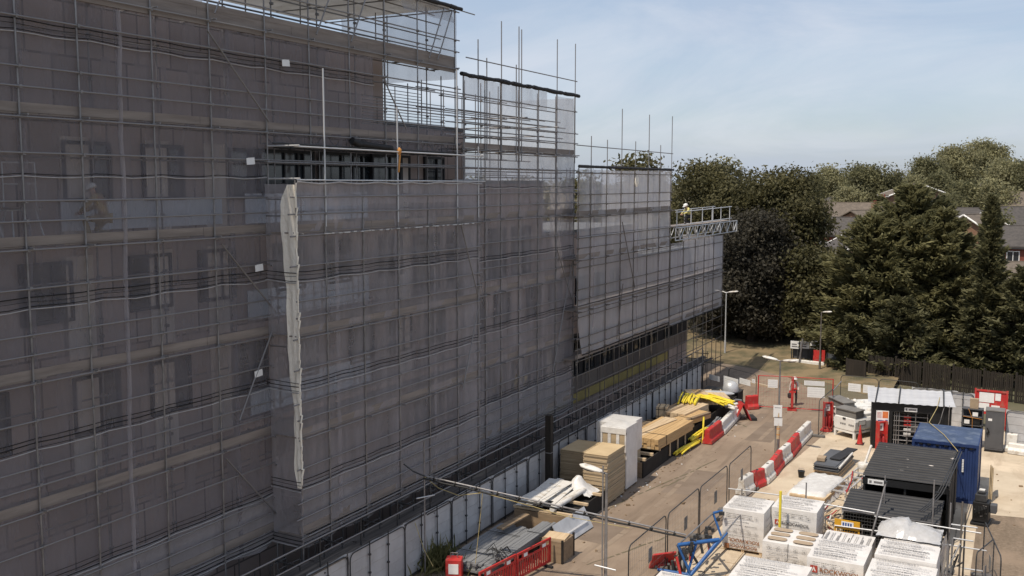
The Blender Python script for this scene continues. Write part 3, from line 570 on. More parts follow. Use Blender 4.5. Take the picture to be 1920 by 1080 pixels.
# fourth and fifth stage
FY = [43.42 + 0.0, 44.9, 46.96, 48.96, 50.98, 53.1, 55.05, 57.06]
S4 = scaffold('low scaffold stage with net hitched up above an open ground floor', -19.3, FY, 14.3, (5.0, 7.4, 9.9, 12.0), wid=1.1, braces=[(49, 11.5, 51, 7.8), (49.2, 8.2, 48.4, 5.3)], mt='steel_rust_shade')  # darker tubes put shade into the open ground floor
y0 = 43.42
nets(S4, [(43.42, 57.06, 7.6, 11.0, 'net_far', 0), (43.42, 57.06, 11.0, 14.2, 'net_far', 0)], seed=60)
def hitched(root, ya, yb_, zfun, zt, mm, seed):
    n = int((yb_ - ya) / 0.3); k = 10; vs = []; fs = []; y0 = root.location.y
    for j in range(k + 1):
        for i in range(n + 1):
            y = ya + (yb_ - ya) * i / n; zb = zfun(y); z = zb + (zt - zb) * j / k
            vs.append((-0.06 + 0.03 * fnoise(y, z * 1.4, seed) + 0.06 * (1 - j / k) * abs(math.sin(y * 1.4)), y - y0, z))
    for j in range(k):
        for i in range(n): a = j * (n + 1) + i; fs.append((a, a + 1, a + n + 2, a + n + 1))
    MB().add(vs, fs, 0, True).build('debris_net', M[mm], root)
hitched(S4, 43.42, 57.06, lambda y: 5.15 if y > 43.9 else 5.15 + (43.9 - y) * 4, 7.6, 'net_far_thick', 3)
hb = MB(); hb.path([(0.1, 0.4 + i * 0.65, 5.16 + 0.03 * fnoise(i, 2)) for i in range(21)], 0.03, 5); hb.build('bottom_hem', M['hem'], S4)
seam(S4, 0.0, 0, 13.6, 7.6, n=1, seed=3); seam(S4, 0.0, 0, 13.6, 11.0, n=1, seed=6)
ed = MB()
for i in range(42): a = -0.1 + i * 0.33; ed.tube((0.1, a, 14.34), (0.1, a + 0.35, 14.34), 0.07 + 0.02 * random.random(), 6)
ed.build('roof_edge_roll', M['tarp_dark'], S4)
for y, z in ((44.9, 15.83), (46.96, 15.73), (48.96, 17.41), (50.98, 15.8), (53.1, 17.36), (55.05, 15.74), (57.06, 17.51)): pole('tall_standard', (0.03, y - y0, 13), (0.03, y - y0, z), S4)
pole('guard_rail', (0.08, -0.4, 15.33), (0.08, 13.7, 15.3), S4)
for k in range(9): pole('standard', (-2.4 - (k % 2) * 1.6, 1.0 + k * 1.45, 9), (-2.4 - (k % 2) * 1.6, 1.0 + k * 1.45, 14.3), S4)
for z in (11.6, 12.5, 13.2): pole('ledger', (-2.4, 0, z), (-2.4, 13, z), S4)
sheet('gable_net', (0.02, 13.66, 9.9), (-4.5, 0, 0), (0, 0, 4.4), M['net_light'], S4, 20, 18, 0.05, 16)
kt = MB(); kt.lathe((0.1, 7.6, 13.7), [(0.03, 0.3), (0.09, 0.15), (0.13, -0.1), (0.05, -0.35)], 9); kt.build('gathered_net', M['net_pale_sunlit'], S4)
VY = [57.2, 59.69, 62.16, 64.19, 66.4, 68.7]
S5 = scaffold('lowest end scaffold stage topped by a lattice loading platform', -19.3, VY, 9.95, (5.0, 7.4), wid=1.1, mt='steel_rust_shade')
nets(S5, [(57.2, 68.72, 4.85, 7.55, 'net_far_thick', 0), (57.2, 68.72, 7.55, 9.9, 'net_far', 0)], seed=80); seam(S5, 0.0, 0, 11.5, 7.55, n=1, seed=2)
hb = MB(); hb.path([(0.1, i * 0.6, 4.86 + 0.03 * fnoise(i, 2)) for i in range(20)], 0.03, 5); hb.build('bottom_hem', M['hem'], S5)
sheet('gable_net', (0.02, 11.52, 4.9), (-3, 0, 0), (0, 0, 5.0), M['net'], S5, 12, 22, 0.04, 26)
for x in (0.3, -0.9): lattice(S5, x, 0.0, 13.9, 10.1, 0.75, 'steel_white', 0.82, True, 0.035)
pb = MB(); pb.b(0.25, -0.85, 0.0, 12.6, 10.9, 10.94); pb.build('deck_board', M['board'], S5)
pole('guard_rail', (0.3, 0, 11.8), (0.3, 12.4, 11.9), S5, 'steel_white', 0.03); pole('guard_rail', (0.3, 0, 11.0), (0.3, 12.4, 11.08), S5, 'steel_white', 0.03)
pole('guard_rail', (-0.9, 0, 11.8), (-0.9, 12.4, 11.9), S5, 'steel_white', 0.025)
for y in (0.2, 3.0, 5.4, 7.6, 9.7, 11.9): pole('guard_post', (0.3, y, 10.85), (0.3, y, 11.95), S5, 'steel_white', 0.03)
for y in (0.2, 5.4, 11.9): pole('guard_post', (-0.9, y, 10.85), (-0.9, y, 11.95), S5, 'steel_white', 0.025)
for z in (1.3, 2.7, 3.5, 4.2): pole('ledger', (0.05, -0.2, z), (0.05, 13.7, z), S4, 'steel_rust_shade'); pole('ledger', (0.05, -0.1, z), (0.05, 11.7, z), S5, 'steel_rust_shade')
for (px, py, zt) in ((1317, 729, 2.6), (1325, 722, 2.3), (1333, 717, 2.7), (1341, 710, 2.9)): p = G(px, py); pole('standard', (p.x + 19.3, p.y - 57.2, 0), (p.x + 19.3, p.y - 57.2, zt), S5, 'steel_rust_shade')

laps(S4, -0.035, 43.5, 57, 5.4, 14.2, 3.1, 'net'); laps(S5, -0.035, 57.3, 68.6, 5.0, 9.9, 3.1, 'net')
# low walkway scaffold between the white fence and the nets
W = thing('walkway_scaffold', 'low dark boarded walkway scaffold running along behind the white fence', 'scaffold', (-18.85, 16, 0))
bd = MB()
for k in range(4):
    x = -0.42 + k * 0.235; y = 0
    while y < 46: ln = random.uniform(2.2, 3.9); bd.b(x, x + 0.225, y, y + ln - 0.02, 1.90 + 0.03 * ((k * 7 + int(y)) % 3), 1.94 + 0.03 * ((k * 7 + int(y)) % 3)); y += ln
bd.build('deck_board', M['board_dark'], W)
for i in range(23):
    y = 0.6 + i * 2.05; pole('standard', (0.32, y, 0), (0.32, y, 2.95 if y < 28 else 2.3), W, 'steel_dark'); pole('standard', (-0.4, y, 0), (-0.4, y, 2.5), W, 'steel_dark')
    pole('transom', (0.5, y, 1.84), (-0.6, y, 1.84), W, 'steel_dark'); pole('transom', (0.45, y + 1, 2.4), (-0.5, y + 1, 2.4), W, 'steel_dark')
for x, z in ((0.34, 2.42), (0.34, 2.92), (-0.42, 2.45), (0.34, 1.8), (-0.42, 1.8)): pole('ledger', (x, 0, z), (x, 45.6, z), W, 'steel' if (x > 0 and z > 2) else 'steel_dark')
for i in range(20): y = 26.0 + i * 1.03; pole('guard_post', (0.36, y, 1.7), (0.36, y, 2.98), W, 'steel', 0.027)
for i in range(16):
    y = 3.3 + i * 2.05; fr = MB(); c = -0.05
    fr.path([(c, y, 1.98), (c, y, 2.35), (c, y + 0.9, 2.35), (c, y + 0.9, 1.98)], 0.02, 6); fr.path([(c - 0.35, y, 1.98), (c - 0.35, y, 2.38), (c - 0.35, y + 0.7, 2.38), (c - 0.35, y + 0.7, 1.98)], 0.02, 6); fr.build('guard_frame', M['steel_dark'], W)
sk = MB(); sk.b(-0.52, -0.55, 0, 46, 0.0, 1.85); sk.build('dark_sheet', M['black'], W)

# ------------------------------------------------------------------ white sheeted fence
def arc_frame(w_, h_, r=0.02, rad=0.22, n=4):
    pts = [(0, 0)]; pts += [(0, h_ - rad)]
    for k in range(1, n + 1): a = math.pi - k * math.pi / 2 / n; pts.append((rad + rad * math.cos(a), h_ - rad + rad * math.sin(a)))
    for k in range(0, n + 1): a = math.pi / 2 - k * math.pi / 2 / n; pts.append((w_ - rad + rad * math.cos(a), h_ - rad + rad * math.sin(a)))
    pts.append((w_, 0)); return pts
def sheet_panel(w_, label, group):
    t = thing('sheeted_fence_panel', label, 'fence panel', (0, 0, 0), 0, group); sm = MB(); k = 12; rows = [0.12, 0.5, 0.52, 0.9, 0.92, 1.3, 1.32, 1.7, 1.72, 2.06]
    vs = []; fs = []
    for j, z in enumerate(rows):
        for i in range(k + 1): vs.append((0.014 * fnoise(i * 0.9, z * 3, 3) - (0.012 if j % 2 else 0.0), w_ * i / k, z + (0.03 * fnoise(i * 1.3, 5, 2) if j == len(rows) - 1 else 0)))
    for j in range(len(rows) - 1):
        for i in range(k): a = j * (k + 1) + i; fs.append((a, a + 1, a + k + 2, a + k + 1))
    sm.add(vs, fs); sm.build('sheeting', M['white_sheet'], t)
    fr = MB(); fr.path([(0.04, y + 0.03, z + 0.05) for y, z in arc_frame(w_ - 0.06, 1.98)], 0.021, 6); fr.tube((0.04, 0.03, 0.12), (0.04, w_ - 0.03, 0.12), 0.018, 6); fr.build('frame', M['steel_dark'], t)
    for i in (1, 2):
        pmb = MB(); pmb.tube((0.06, w_ * i / 3, 0), (0.06, w_ * i / 3, 2.16), 0.022, 6)
        for z in (0.5, 1.1, 1.7): pmb.box((0.06, w_ * i / 3, z), (0.07, 0.07, 0.06))
        pmb.build('post', M['steel_dark'], t)
    return t
pf = sheet_panel(3.06, 'white sheeted fence panel in the long row along the foot of the scaffold', 'white sheeted fence panels along the scaffold')
for i in range(14):
    o = pf if i == 0 else copy_tree(pf); o.location = (-18.35 + random.uniform(-.02, .02), 17.7 + i * 3.085, 0); o.rotation_euler = (0, random.uniform(-.012, .006), random.uniform(-.006, .006))

# ------------------------------------------------------------------ stored materials along the road
def tri_noise_box(mb, x0, x1, y0, y1, z0, z1, n=6, amp=0.015, mi=0, seed=0):
    """box whose side faces are subdivided and slightly uneven (stack of boards, wrapped pack)"""
    def P(u, v, ax):
        return None
    c = Vector(((x0 + x1) / 2, (y0 + y1) / 2, (z0 + z1) / 2))
    def face(o, u, v):
        o = Vector(o); u = Vector(u); v = Vector(v); nr = u.cross(v).normalized(); vs = []; fs = []
        for j in range(n + 1):
            for i in range(n + 1):
                a = i / n; b = j / n; e = math.sin(math.pi * a) * math.sin(math.pi * b)
                p = o + u * a + v * b; vs.append(p + nr * amp * e * (1 + 1.2 * fnoise(p.x * 3 + p.y * 2, p.z * 4, seed)))
        for j in range(n):
            for i in range(n): k = j * (n + 1) + i; fs.append((k, k + 1, k + n + 2, k + n + 1))
        mb.add(vs, fs, mi, True)
    X, Y_, Z = (x1 - x0, 0, 0), (0, y1 - y0, 0), (0, 0, z1 - z0)
    face((x0, y0, z0), X, Z); face((x1, y0, z0), Y_, Z); face((x1, y1, z0), (-(x1 - x0), 0, 0), Z); face((x0, y1, z0), (0, -(y1 - y0), 0), Z); face((x0, y0, z1), X, Y_); face((x0, y1, z0), X, (0, -(y1 - y0), 0))
    return mb
def board_stack(label, x0, x1, y0, y1, z0, z1, chamfer=0):
    t = thing('board_stack', label, 'board stack', (x0, y0, z0), 0, 'tall stacks of tan boards'); mb = MB(); z = z0; k = 0; w_, d_ = x1 - x0, y1 - y0
    while z < z1 - 0.001:
        h = min(random.uniform(0.02, 0.06), z1 - z); a, b, c, d = (random.uniform(-.04, .02) for _ in range(4))
        mb.b(a, w_ + b, c, d_ + d, z - z0, z - z0 + h - 0.003); z += h; k += 1
    mb.build('boards', M['board_tan'], t)
    tp = MB(); tp.b(0.0, w_, 0.0, d_, z1 - z0 + 0.001, z1 - z0 + 0.02); tp.build('top_board', M['board_top'], t)
    for y in (0.1, d_ / 2, d_ - 0.1): pa = MB(); pa.b(0, w_, y - 0.05, y + 0.05, -0.12, -0.01); pa.build('bearer', M['wood_old'], t)
    t.location.z += 0.12
    return t
board_stack('tan board stack standing against the white fence, left of the taller stack', -18.1, -16.95, 39.0, 40.9, 0.1, 1.62)
board_stack('taller tan board stack with crinkled layers nearest the road, right one of two', -16.3, -15.22, 37.45, 39.45, 0.0, 2.06)
dm = MB(); dm.lathe((-17.6, 38.3, 0), [(1.3, 0), (1.0, 0.12), (0.5, 0.22), (0.05, 0.26)], 14, sx=0.9, sy=1.6); props(dm.build('soil_mound', M['gravel']), kind='structure')

def wrapped_pack(label, x0, x1, y0, y1, z1, open_end=False):
    t = thing('wrapped_pack', label, 'wrapped pack', (x0, y0, 0), 0, 'tall packs wrapped in white film'); w_, d_ = x1 - x0, y1 - y0
    mb = MB(); tri_noise_box(mb, 0.05, w_ - 0.05, 0.05, d_ - 0.05, 0.12, z1 - 0.06, 6, 0.02, 0, x0); mb.build('slabs', M['board_tan'], t)
    f = MB(); hh = z1 * (0.78 if open_end else 0.06)
    tri_noise_box(f, 0.0, w_, 0.0 if not open_end else 0.09, d_, 0.1 if open_end else z1 * 0.45, z1, 12, 0.03, 0, x0 + 3); f.build('film', M['film'], t)
    if open_end:
        e = MB(); s = w_ / 3
        for i in range(3): tri_noise_box(e, i * s + 0.09, (i + 1) * s - 0.05, 0.02, 0.1, z1 * 0.70, z1 * 0.90, 4, 0.02, 0, i)
        e.build('open_end', M['board_tan'], t); q = MB()
        for i in range(4): q.b(max(0, i * s - 0.06), min(w_, i * s + 0.08), 0.0, 0.085, z1 * 0.62, z1 * 0.93)
        q.b(0, w_, -0.012, 0.086, z1 * 0.90, z1 - 0.03); q.build('film_band', M['film'], t)
    for y in (0.1, d_ / 2, d_ - 0.1): pa = MB(); pa.b(0, w_, y - 0.05, y + 0.05, 0, 0.1); pa.build('bearer', M['wood_old'], t)
    return t
wrapped_pack('white film wrapped pack with three open tan ends behind the taller board stack', -16.5, -15.3, 39.75, 41.2, 2.85, True)
wrapped_pack('broad white topped wrapped pack furthest back, against the fence', -17.35, -15.75, 41.35, 43.0, 2.62)

# long timber platform, shade put into its black sides, with stacked timber on it
pl = thing('timber_platform', 'long timber platform with shade coloured into its black sides beside the road loaded with timber', 'platform', (-15.3, 42.0, 0))
s_ = MB(); s_.b(-0.06, 0, 0, 16.2, 0.02, 0.74); s_.build('side_board', M['wood_black'], pl)
s_ = MB(); s_.b(-2.6, -2.54, 0, 16.2, 0.02, 0.74); s_.build('side_board', M['wood_black'], pl)
s_ = MB()
for k in range(4): s_.b(-2.54, -0.06, 0.0, 0.06, 0.02 + k * 0.18, 0.19 + k * 0.18)
s_.build('end_board', M['wood_old'], pl); s_ = MB(); s_.b(-2.54, -0.06, 16.14, 16.2, 0.02, 0.74); s_.build('end_board', M['wood_black'], pl)
s_ = MB(); s_.b(-2.52, -0.08, 0.08, 16.1, 0.3, 0.34); s_.build('floor', M['wood_black'], pl)
for y in (0.25, 1.25, 2.25): q = MB(); q.b(-2.6, -0.0, y, y + 0.15, 0.745, 0.87); q.build('cross_beam', M['wood_pale'], pl)
for x in (-2.2, -1.6, -0.95): q = MB(); q.box((x, 1.2, 0.92), (0.1, 2.4, 0.09), 0.12); q.build('loose_batten', M['wood_pale'], pl)
for y in (5.2, 7.6, 10.5, 13.5): q = MB(); q.b(-2.6, -0.0, y, y + 0.12, 0.745, 0.86); q.build('cross_beam', M['wood_old'], pl)
for y in (3.6, 4.8, 6.0): q = MB(); q.tube((0.05, y, 0.2), (0.05, y, 0.98), 0.05, 8); q.build('stake', M['wood_pale'], pl)
def timber_pack(label, c, d, rz, n=(8, 3), m='wood_new', strap=True, z=0.87, m2=None):
    t = thing('timber_pack', label, 'timber pack', (c[0], c[1], z), rz, 'packs of sawn timber on the platform'); mb = MB(); s = d[0] / n[0]; hh = d[2] / n[1]
    for j in range(n[1]):
        for i in range(n[0]):
            o = random.uniform(-.04, .04); mb.box((-d[0] / 2 + (i + 0.5) * s, o, (j + 0.5) * hh), (s - 0.012, d[1] * random.uniform(.96, 1), hh - 0.008), random.uniform(-.004, .004), random.choice((0, 0, 0, 1)))
    mb.build('timbers', [M[m], M[m2 or 'wood_old']], t)
    if strap:
        q = MB(); q.b(-d[0] / 2 - 0.01, d[0] / 2 + 0.01, -d[1] * 0.28, -d[1] * 0.28 + 0.04, d[2] + 0.002, d[2] + 0.012); q.b(d[0] / 2 + 0.002, d[0] / 2 + 0.012, -d[1] * .28, -d[1] * .28 + .04, 0, d[2]); q.build('strap', M['cable'], t)
    return t
tp = timber_pack('large honey coloured timber pack with a pale plank slanting across its top', (-16.0, 46.3), (1.75, 4.7, 0.5), -0.06, (9, 4), 'wood_new', m2='wood_pale')
q = MB(); q.box((-0.25, -0.2, 0.53), (0.26, 4.3, 0.035), -0.12); q.build('loose_plank', M['wood_pale'], tp)
timber_pack('short timber pack just beyond the big honey coloured one, near the road', (-15.6, 50.3), (0.8, 2.6, 0.32), -0.25, (4, 3), 'wood_new', z=0.9)
timber_pack('weathered plank pile between the yellow pipe bundles', (-16.3, 51.4), (1.3, 3.2, 0.42), -0.12, (6, 3), 'wood_pale', False, z=0.9, m2='wood_old')
timber_pack('plank pile behind the second yellow pipe bundle, by the far end', (-16.4, 55.6), (2.2, 2.6, 0.38), 0.5, (10, 2), 'wood_pale', False, z=0.9, m2='wood_new')
timber_pack('low old timber pile by the fence left of the honey coloured pack', (-17.35, 46.8), (0.7, 2.8, 0.4), 0.1, (4, 3), 'wood_old', False, z=0.75)
timber_pack('small reddish plank pile under the left yellow pipes', (-17.0, 51.8), (0.7, 3.0, 0.35), -0.1, (4, 3), 'wood_old', False, z=0.9)
def pipe_bundle(label, c, ln, n, wd, rz, z, tilt=0.0, r=0.045, fan=0.06):
    t = thing('pipe_bundle', label, 'pipe bundle', (c[0], c[1], z), rz, 'bundles of yellow pipe'); mb = MB()
    for i in range(n):
        x = random.uniform(-wd / 2, wd / 2); zz = random.uniform(0, 0.16) + r; a = random.uniform(-fan, fan); l2 = ln * random.uniform(.85, 1.05); o = random.uniform(-.25, .25)
        pts = []
        for k in range(5): u = k / 4 - .5; pts.append((x + a * u * l2 + 0.04 * math.sin(u * 3), o + u * l2, zz + 0.05 * (1 - 4 * u * u) + tilt * u * l2))
        mb.path(pts, r, 7)
    mb.build('pipes', M['yellow'], t)
    b_ = MB(); b_.tube((-wd / 2 - .05, 0, 0.2), (wd / 2 + .05, 0, 0.2), 0.02, 6); b_.build('tie', M['rope'], t); return t
pipe_bundle('yellow pipe bundle over the planks nearest the fence', (-16.75, 53.3), 2.4, 18, 1.1, 0.25, 1.28)
pipe_bundle('yellow pipe bundle spread across the platform, road side', (-15.6, 54.1), 2.5, 18, 0.95, 1.1, 1.18, fan=0.2)
pipe_bundle('yellow pipes lying on the road beside the platform, lowest bundle', (-15.0, 47.6), 2.6, 8, 0.35, -0.05, 0.03)
pipe_bundle('yellow pipe bundle leaning on the platform side above the road bundle', (-14.95, 49.6), 2.0, 10, 0.35, -0.12, 0.28, 0.12)
yp = thing('yellow_post', 'yellow post leaning on the platform next to the first red barrier', 'post', (-14.75, 49.4, 0)); q = MB(); q.tube((0, 0, 0), (-0.1, 0.5, 1.25), 0.05, 8); q.build('tube', M['yellow'], yp); q = MB(); q.tube((-0.1, 0.5, 1.25), (-0.102, 0.51, 1.275), 0.056, 8); q.build('cap', M['yellow'], yp)
# strapped crate
cr_ = thing('slatted_crate', 'small black strapped timber crate at the end of the yellow pipes', 'crate', (-17.3, 50.4, 0.9), 0.2)
q = MB(); q.b(-0.3, 0.3, -0.45, 0.45, 0.02, 0.62); q.build('slats', M['wood_pale'], cr_); q = MB()
for z in (0.12, 0.48): q.b(-0.31, 0.31, -0.46, 0.46, z, z + 0.03)
for x in (-0.15, 0.15): q.b(x - 0.015, x + 0.015, -0.465, 0.465, -0.0, 0.64)
q.build('strap', M['cable'], cr_)
# silver shapes on the far end
sv = thing('lamp_hood', 'long flat silver hood lying on dark boxes at the far end of the platform', 'hood', tuple(G(1345, 741, 1.05)), 0.35)
q = MB(); q.lathe((0, 0, 0.12), [(0.02, -1.0), (0.2, -0.8), (0.33, -0.3), (0.36, 0.2), (0.28, 0.7), (0.03, 1.0)], 14, axis='Y', sy=0.45); q.build('hood', M['steel_white'], sv, 0); sv.rotation_euler = (0, 0, 1.9)
q = MB(); q.box((0.1, 0.1, 0.31), (0.14, 0.5, 0.05)); q.build('lens', M['glass'], sv)
sb = thing('silver_dome', 'silver dome on dark boxes beside the long silver hood', 'dome', (-15.8, 58.6, 0.95))
q = MB(); q.lathe((0, 0, 0), [(0.48, 0.0), (0.48, 0.2), (0.42, 0.42), (0.28, 0.56), (0.1, 0.63), (0.01, 0.64)], 18); q.build('dome', M['steel_white'], sb); q = MB(); q.lathe((0, 0, -0.04), [(0.55, 0), (0.55, 0.04)], 18); q.build('rim', M['steel_dark'], sb)
dk = thing('dark_crate', 'black crate under the silver dome at the far end of the platform', 'crate', (-16.2, 58.9, 0)); q = MB(); q.b(-1.3, 0.9, -0.45, 0.75, 0.0, 0.86); q.build('box', M['wood_black'], dk); q = MB(); q.b(-1.32, 0.92, -0.47, 0.77, 0.862, 0.9); q.build('lid', M['steel_dark'], dk)

# white board pack and grey profiles at the near end
wc = thing('dark_skip', 'black open crate holding the white boards near the lamp', 'crate', (-17.6, 33.6, 0))
for a, b, c, d in ((0, 2.3, 0, 0.06), (0, 2.3, 3.9, 3.96), (0, 0.06, 0.06, 3.9), (2.24, 2.3, 0.06, 3.9)):
    q = MB(); q.b(a, b, c, d, 0.0, 0.72); q.build('side_board', M['wood_old' if (c == 0 and d < 1) else 'wood_black'], wc)  # sides near black for shade, front board kept lighter
q = MB(); q.b(0.06, 2.24, 0.06, 3.9, 0.1, 0.6); q.build('fill', M['wood_black'], wc)
for y in (0.1, 1.6, 3.0): q = MB(); q.b(-0.1, 2.45, y, y + 0.12, 0.725, 0.82); q.build('bearer', M['wood_pale'], wc)
wb = thing('white_board_pack', 'loose pile of long white boards lying across the black crate', 'board pile', (-16.9, 35.3, 0.83))
q = MB()
for i in range(16):
    q.box((random.uniform(-.55, .55), random.uniform(-.4, .4), 0.02 + i * 0.022), (random.choice((0.3, 0.45, 0.6)), random.uniform(2.4, 3.3), 0.018), random.uniform(-.16, .1))
for i in range(5): q.box((0.6 + random.uniform(-.1, .35), -0.1 + random.uniform(-.4, .4), 0.03 + i * .04), (0.14, 2.9, 0.035), random.uniform(-.05, .12))
q.build('boards', M['white_plastic'], wb)
q = MB(); q.tube((0.95, -1.7, 0.11), (1.05, 1.2, 0.11), 0.11, 10); q.build('roll', M['white_plastic'], wb)
ws = thing('plastic_sheet_heap', 'crumpled white plastic sheet on the end of the white boards', 'plastic sheet', (-16.1, 36.7, 0.9))
vs = []; fs = []
for j in range(13):
    for i in range(13):
        u = i / 12 - .5; v = j / 12 - .5; z = 0.55 * math.exp(-((u + .1) ** 2 * 14 + v * v * 9)) + 0.07 * fnoise(u * 9, v * 9, 4) - 0.5 * max(0, u - .2)
        vs.append((u * 1.25 + 0.06 * fnoise(v * 8, u * 5, 1), v * 1.1, z))
for j in range(12):
    for i in range(12): a = j * 13 + i; fs.append((a, a + 1, a + 14, a + 13))
MB().add(vs, fs, 0, True).build('sheet', M['film'], ws)
gp = thing('grey_profile_stack', 'stack of long grey plastic profiles in front of the black crate', 'profile stack', (-16.6, 30.5, 0))
q = MB()
for j in range(4):
    for i in range(11): q.box((-0.95 + i * 0.16, random.uniform(-.12, .12), 0.18 + j * 0.085), (0.145, 4.0, 0.075), random.uniform(-.006, .006))
for j in range(3):
    for i in range(4): q.box((0.95 + i * 0.13 - 0.2, random.uniform(-.1, .1) + 0.3, 0.56 + j * 0.085), (0.12, 3.8, 0.075), random.uniform(-.01, .01))
q.build('profiles', M['grey_box'], gp)
for y in (-1.5, 0, 1.5): q = MB(); q.b(-1.1, 1.4, y, y + 0.1, 0, 0.13); q.build('bearer', M['wood_black'], gp)
for y in (-1.2, 0.9): q = MB(); q.b(-1.06, 0.7, y, y + .03, 0.526, 0.535); q.b(0.69, 1.3, y, y + .03, 0.79, 0.797); q.b(.69, .7, y, y + .03, .535, .79); q.build('strap', M['cable'], gp)
q = MB(); q.box((-0.3, 1.7, 0.75), (0.28, 1.9, 0.06), -0.08); q.build('loose_plank', M['wood_old'], gp)
wj = thing('wire_bundle', 'tangle of black wire on the near end of the grey profiles', 'wire bundle', (-15.75, 28.9, 0.8)); q = MB()
for i in range(16): a = random.uniform(0, 6.3); q.path([(0.0, 0, 0.05), (0.3 * math.cos(a), 0.3 * math.sin(a), 0.1 + random.uniform(-.08, .25)), (0.5 * math.cos(a + .4), 0.45 * math.sin(a + .4), 0.02)], 0.012, 5)
q.build('wire', M['cable'], wj)
ms_ = thing('metal_sheet', 'bent grey metal sheet leaning on the black crate above the planter', 'metal sheet', (-15.05, 33.6, 0), -0.06)
q = MB(); q.box((0, 0, 0.42), (0.03, 2.6, 0.86), 0, 0, 0, -0.5); q.build('sheet', M['steel_white'], ms_); q = MB(); q.box((0.1, 0, 0.36), (0.03, 2.0, 0.05), 0, 0, 0, -0.5); q.build('fold', M['paper'], ms_)
pb_ = thing('timber_planter', 'small dark timber planter at the end of the red barriers', 'planter', (-14.7, 31.4, 0))
q = MB(); q.b(-0.45, 0.45, -0.5, 0.5, 0.0, 0.78); q.build('box', M['wood_old'], pb_); q = MB()
for a in ((-0.46, -0.51), (0.4, -0.51), (-0.46, 0.45), (0.4, 0.45)): q.b(a[0], a[0] + 0.07, a[1], a[1] + 0.07, -0.0, 0.86)
q.build('post', M['wood_black'], pb_); q = MB(); q.box((0, 0, 0.82), (0.8, 0.6, 0.04), 0.1, 0, 0.05); q.build('loose_board', M['wood_pale'], pb_)
# red pedestrian barriers
def ped_barrier(label, c, rz):
    t = thing('pedestrian_barrier', label, 'barrier', (c[0], c[1], 0), rz, 'red pedestrian barriers by the grey profiles'); f = MB(); L2 = 2.0
    f.b(0, L2, -0.025, 0.025, 0.92, 1.0); f.b(0, L2, -0.025, 0.025, 0.1, 0.18); f.b(0, 0.07, -0.025, 0.025, 0.18, 0.92); f.b(L2 - 0.07, L2, -0.025, 0.025, 0.18, 0.92)
    f.b(0.07, L2 - 0.07, -0.02, 0.02, 0.70, 0.76)
    for i in range(13): x = 0.16 + i * 0.138; f.b(x, x + 0.05, -0.018, 0.018, 0.18, 0.70)
    f.b(0.3, 0.62, -0.02, 0.02, 0.76, 0.92); f.b(1.4, 1.7, -0.02, 0.02, 0.76, 0.92); f.build('frame', M['red'], t)
    for x in (0.36, 1.46): q = MB(); q.b(x, x + 0.2, -0.03, -0.021, 0.78, 0.9); q.build('reflector', M['paper'], t)
    for x in (0.25, L2 - 0.3): q = MB(); q.box((x, 0, 0.04), (0.1, 0.6, 0.08)); q.build('foot', M['rubber'], t)
    return t
ped_barrier('red pedestrian barrier next to the small dark planter', (-14.95, 28.75), R(81))
ped_barrier('red pedestrian barrier cut off by the bottom of the photo', (-15.3, 26.75), R(81))
rb = thing('red_cabinet', 'red box with a white label among the weeds', 'box', tuple(G(852, 1085)), 0.4)
q = MB(); q.b(-0.28, 0.28, -0.22, 0.22, 0, 0.75); q.build('box', M['red'], rb, 0.03); q = MB(); q.b(-0.17, 0.17, -0.235, -0.222, 0.25, 0.6); q.build('label_plate', M['paper'], rb); q = MB(); q.path([(-0.12, 0, 0.74), (-0.12, 0, 0.92), (0.12, 0, 0.92), (0.12, 0, 0.74)], 0.015, 6); q.build('handle', M['steel'], rb)

# water filled barriers
def water_barrier(name_label, p, q_, color, hgt=0.78, group='red and white water filled barriers'):
    p = Vector(p); q_ = Vector(q_); L2 = (q_ - p).length; t = thing('water_barrier', name_label, 'barrier', (p.x, p.y, 0), math.atan2((q_ - p).y, (q_ - p).x), group); mb = MB()
    pr = [(-0.26, 0.02), (0.26, 0.02), (0.26, 0.2), (0.15, 0.34), (0.13, hgt - 0.04), (0.09, hgt), (-0.09, hgt), (-0.13, hgt - 0.04), (-0.15, 0.34), (-0.26, 0.2)]
    mb.prism(pr, 'X', 0.03, L2 - 0.03); mb.build('body', M[color], t, 0.025)
    q = MB(); n = max(1, int(L2 / 0.6))
    for i in range(n): x = (i + .5) * L2 / n; q.b(x - 0.09, x + 0.09, -0.14, 0.14, hgt * 0.52, hgt * 0.62)
    q.build('slot', M['rubber' if color == 'red' else 'grey_lid'], t)
    q = MB(); q.lathe((L2 * .5, 0, hgt - 0.002), [(0.06, 0), (0.06, 0.03)], 10); q.build('cap', M['grey_lid'], t); return t
ch = [G(1516, 815), G(1494, 838), G(1478, 858), G(1462, 872), G(1446, 893), G(1430, 908), G(1408, 917), G(1388, 930)]
order = ['white_plastic', 'red', 'white_plastic', 'red', 'white_plastic', 'red', 'white_plastic']
lab = ['white water barrier at the far end of the right hand chain', 'red water barrier second from the far end of the right hand chain', 'white water barrier beside the taped lamp post foot', 'red water barrier in the middle of the right hand chain', 'white water barrier below the middle red one of the chain', 'red water barrier nearest the mesh fence panels', 'white water barrier closing the near end of the chain']
for i in range(7):
    a, b = ch[i], ch[i + 1]; d = (b - a).normalized(); water_barrier(lab[i], a + d * 0.02, b - d * 0.02, order[i], 0.78)
lc = [G(1325, 834), G(1349, 815), G(1382, 781)]
water_barrier('red water barrier on the road beside the leaning yellow post', lc[0], lc[1], 'red', 0.8); water_barrier('white water barrier with pale pipes heaped on it', lc[1] + Vector((0.03, 0.05, 0)), lc[2], 'white_plastic', 0.7)
water_barrier('red water barrier against the left gate post', G(1398, 768), G(1420, 766), 'red', 0.85)
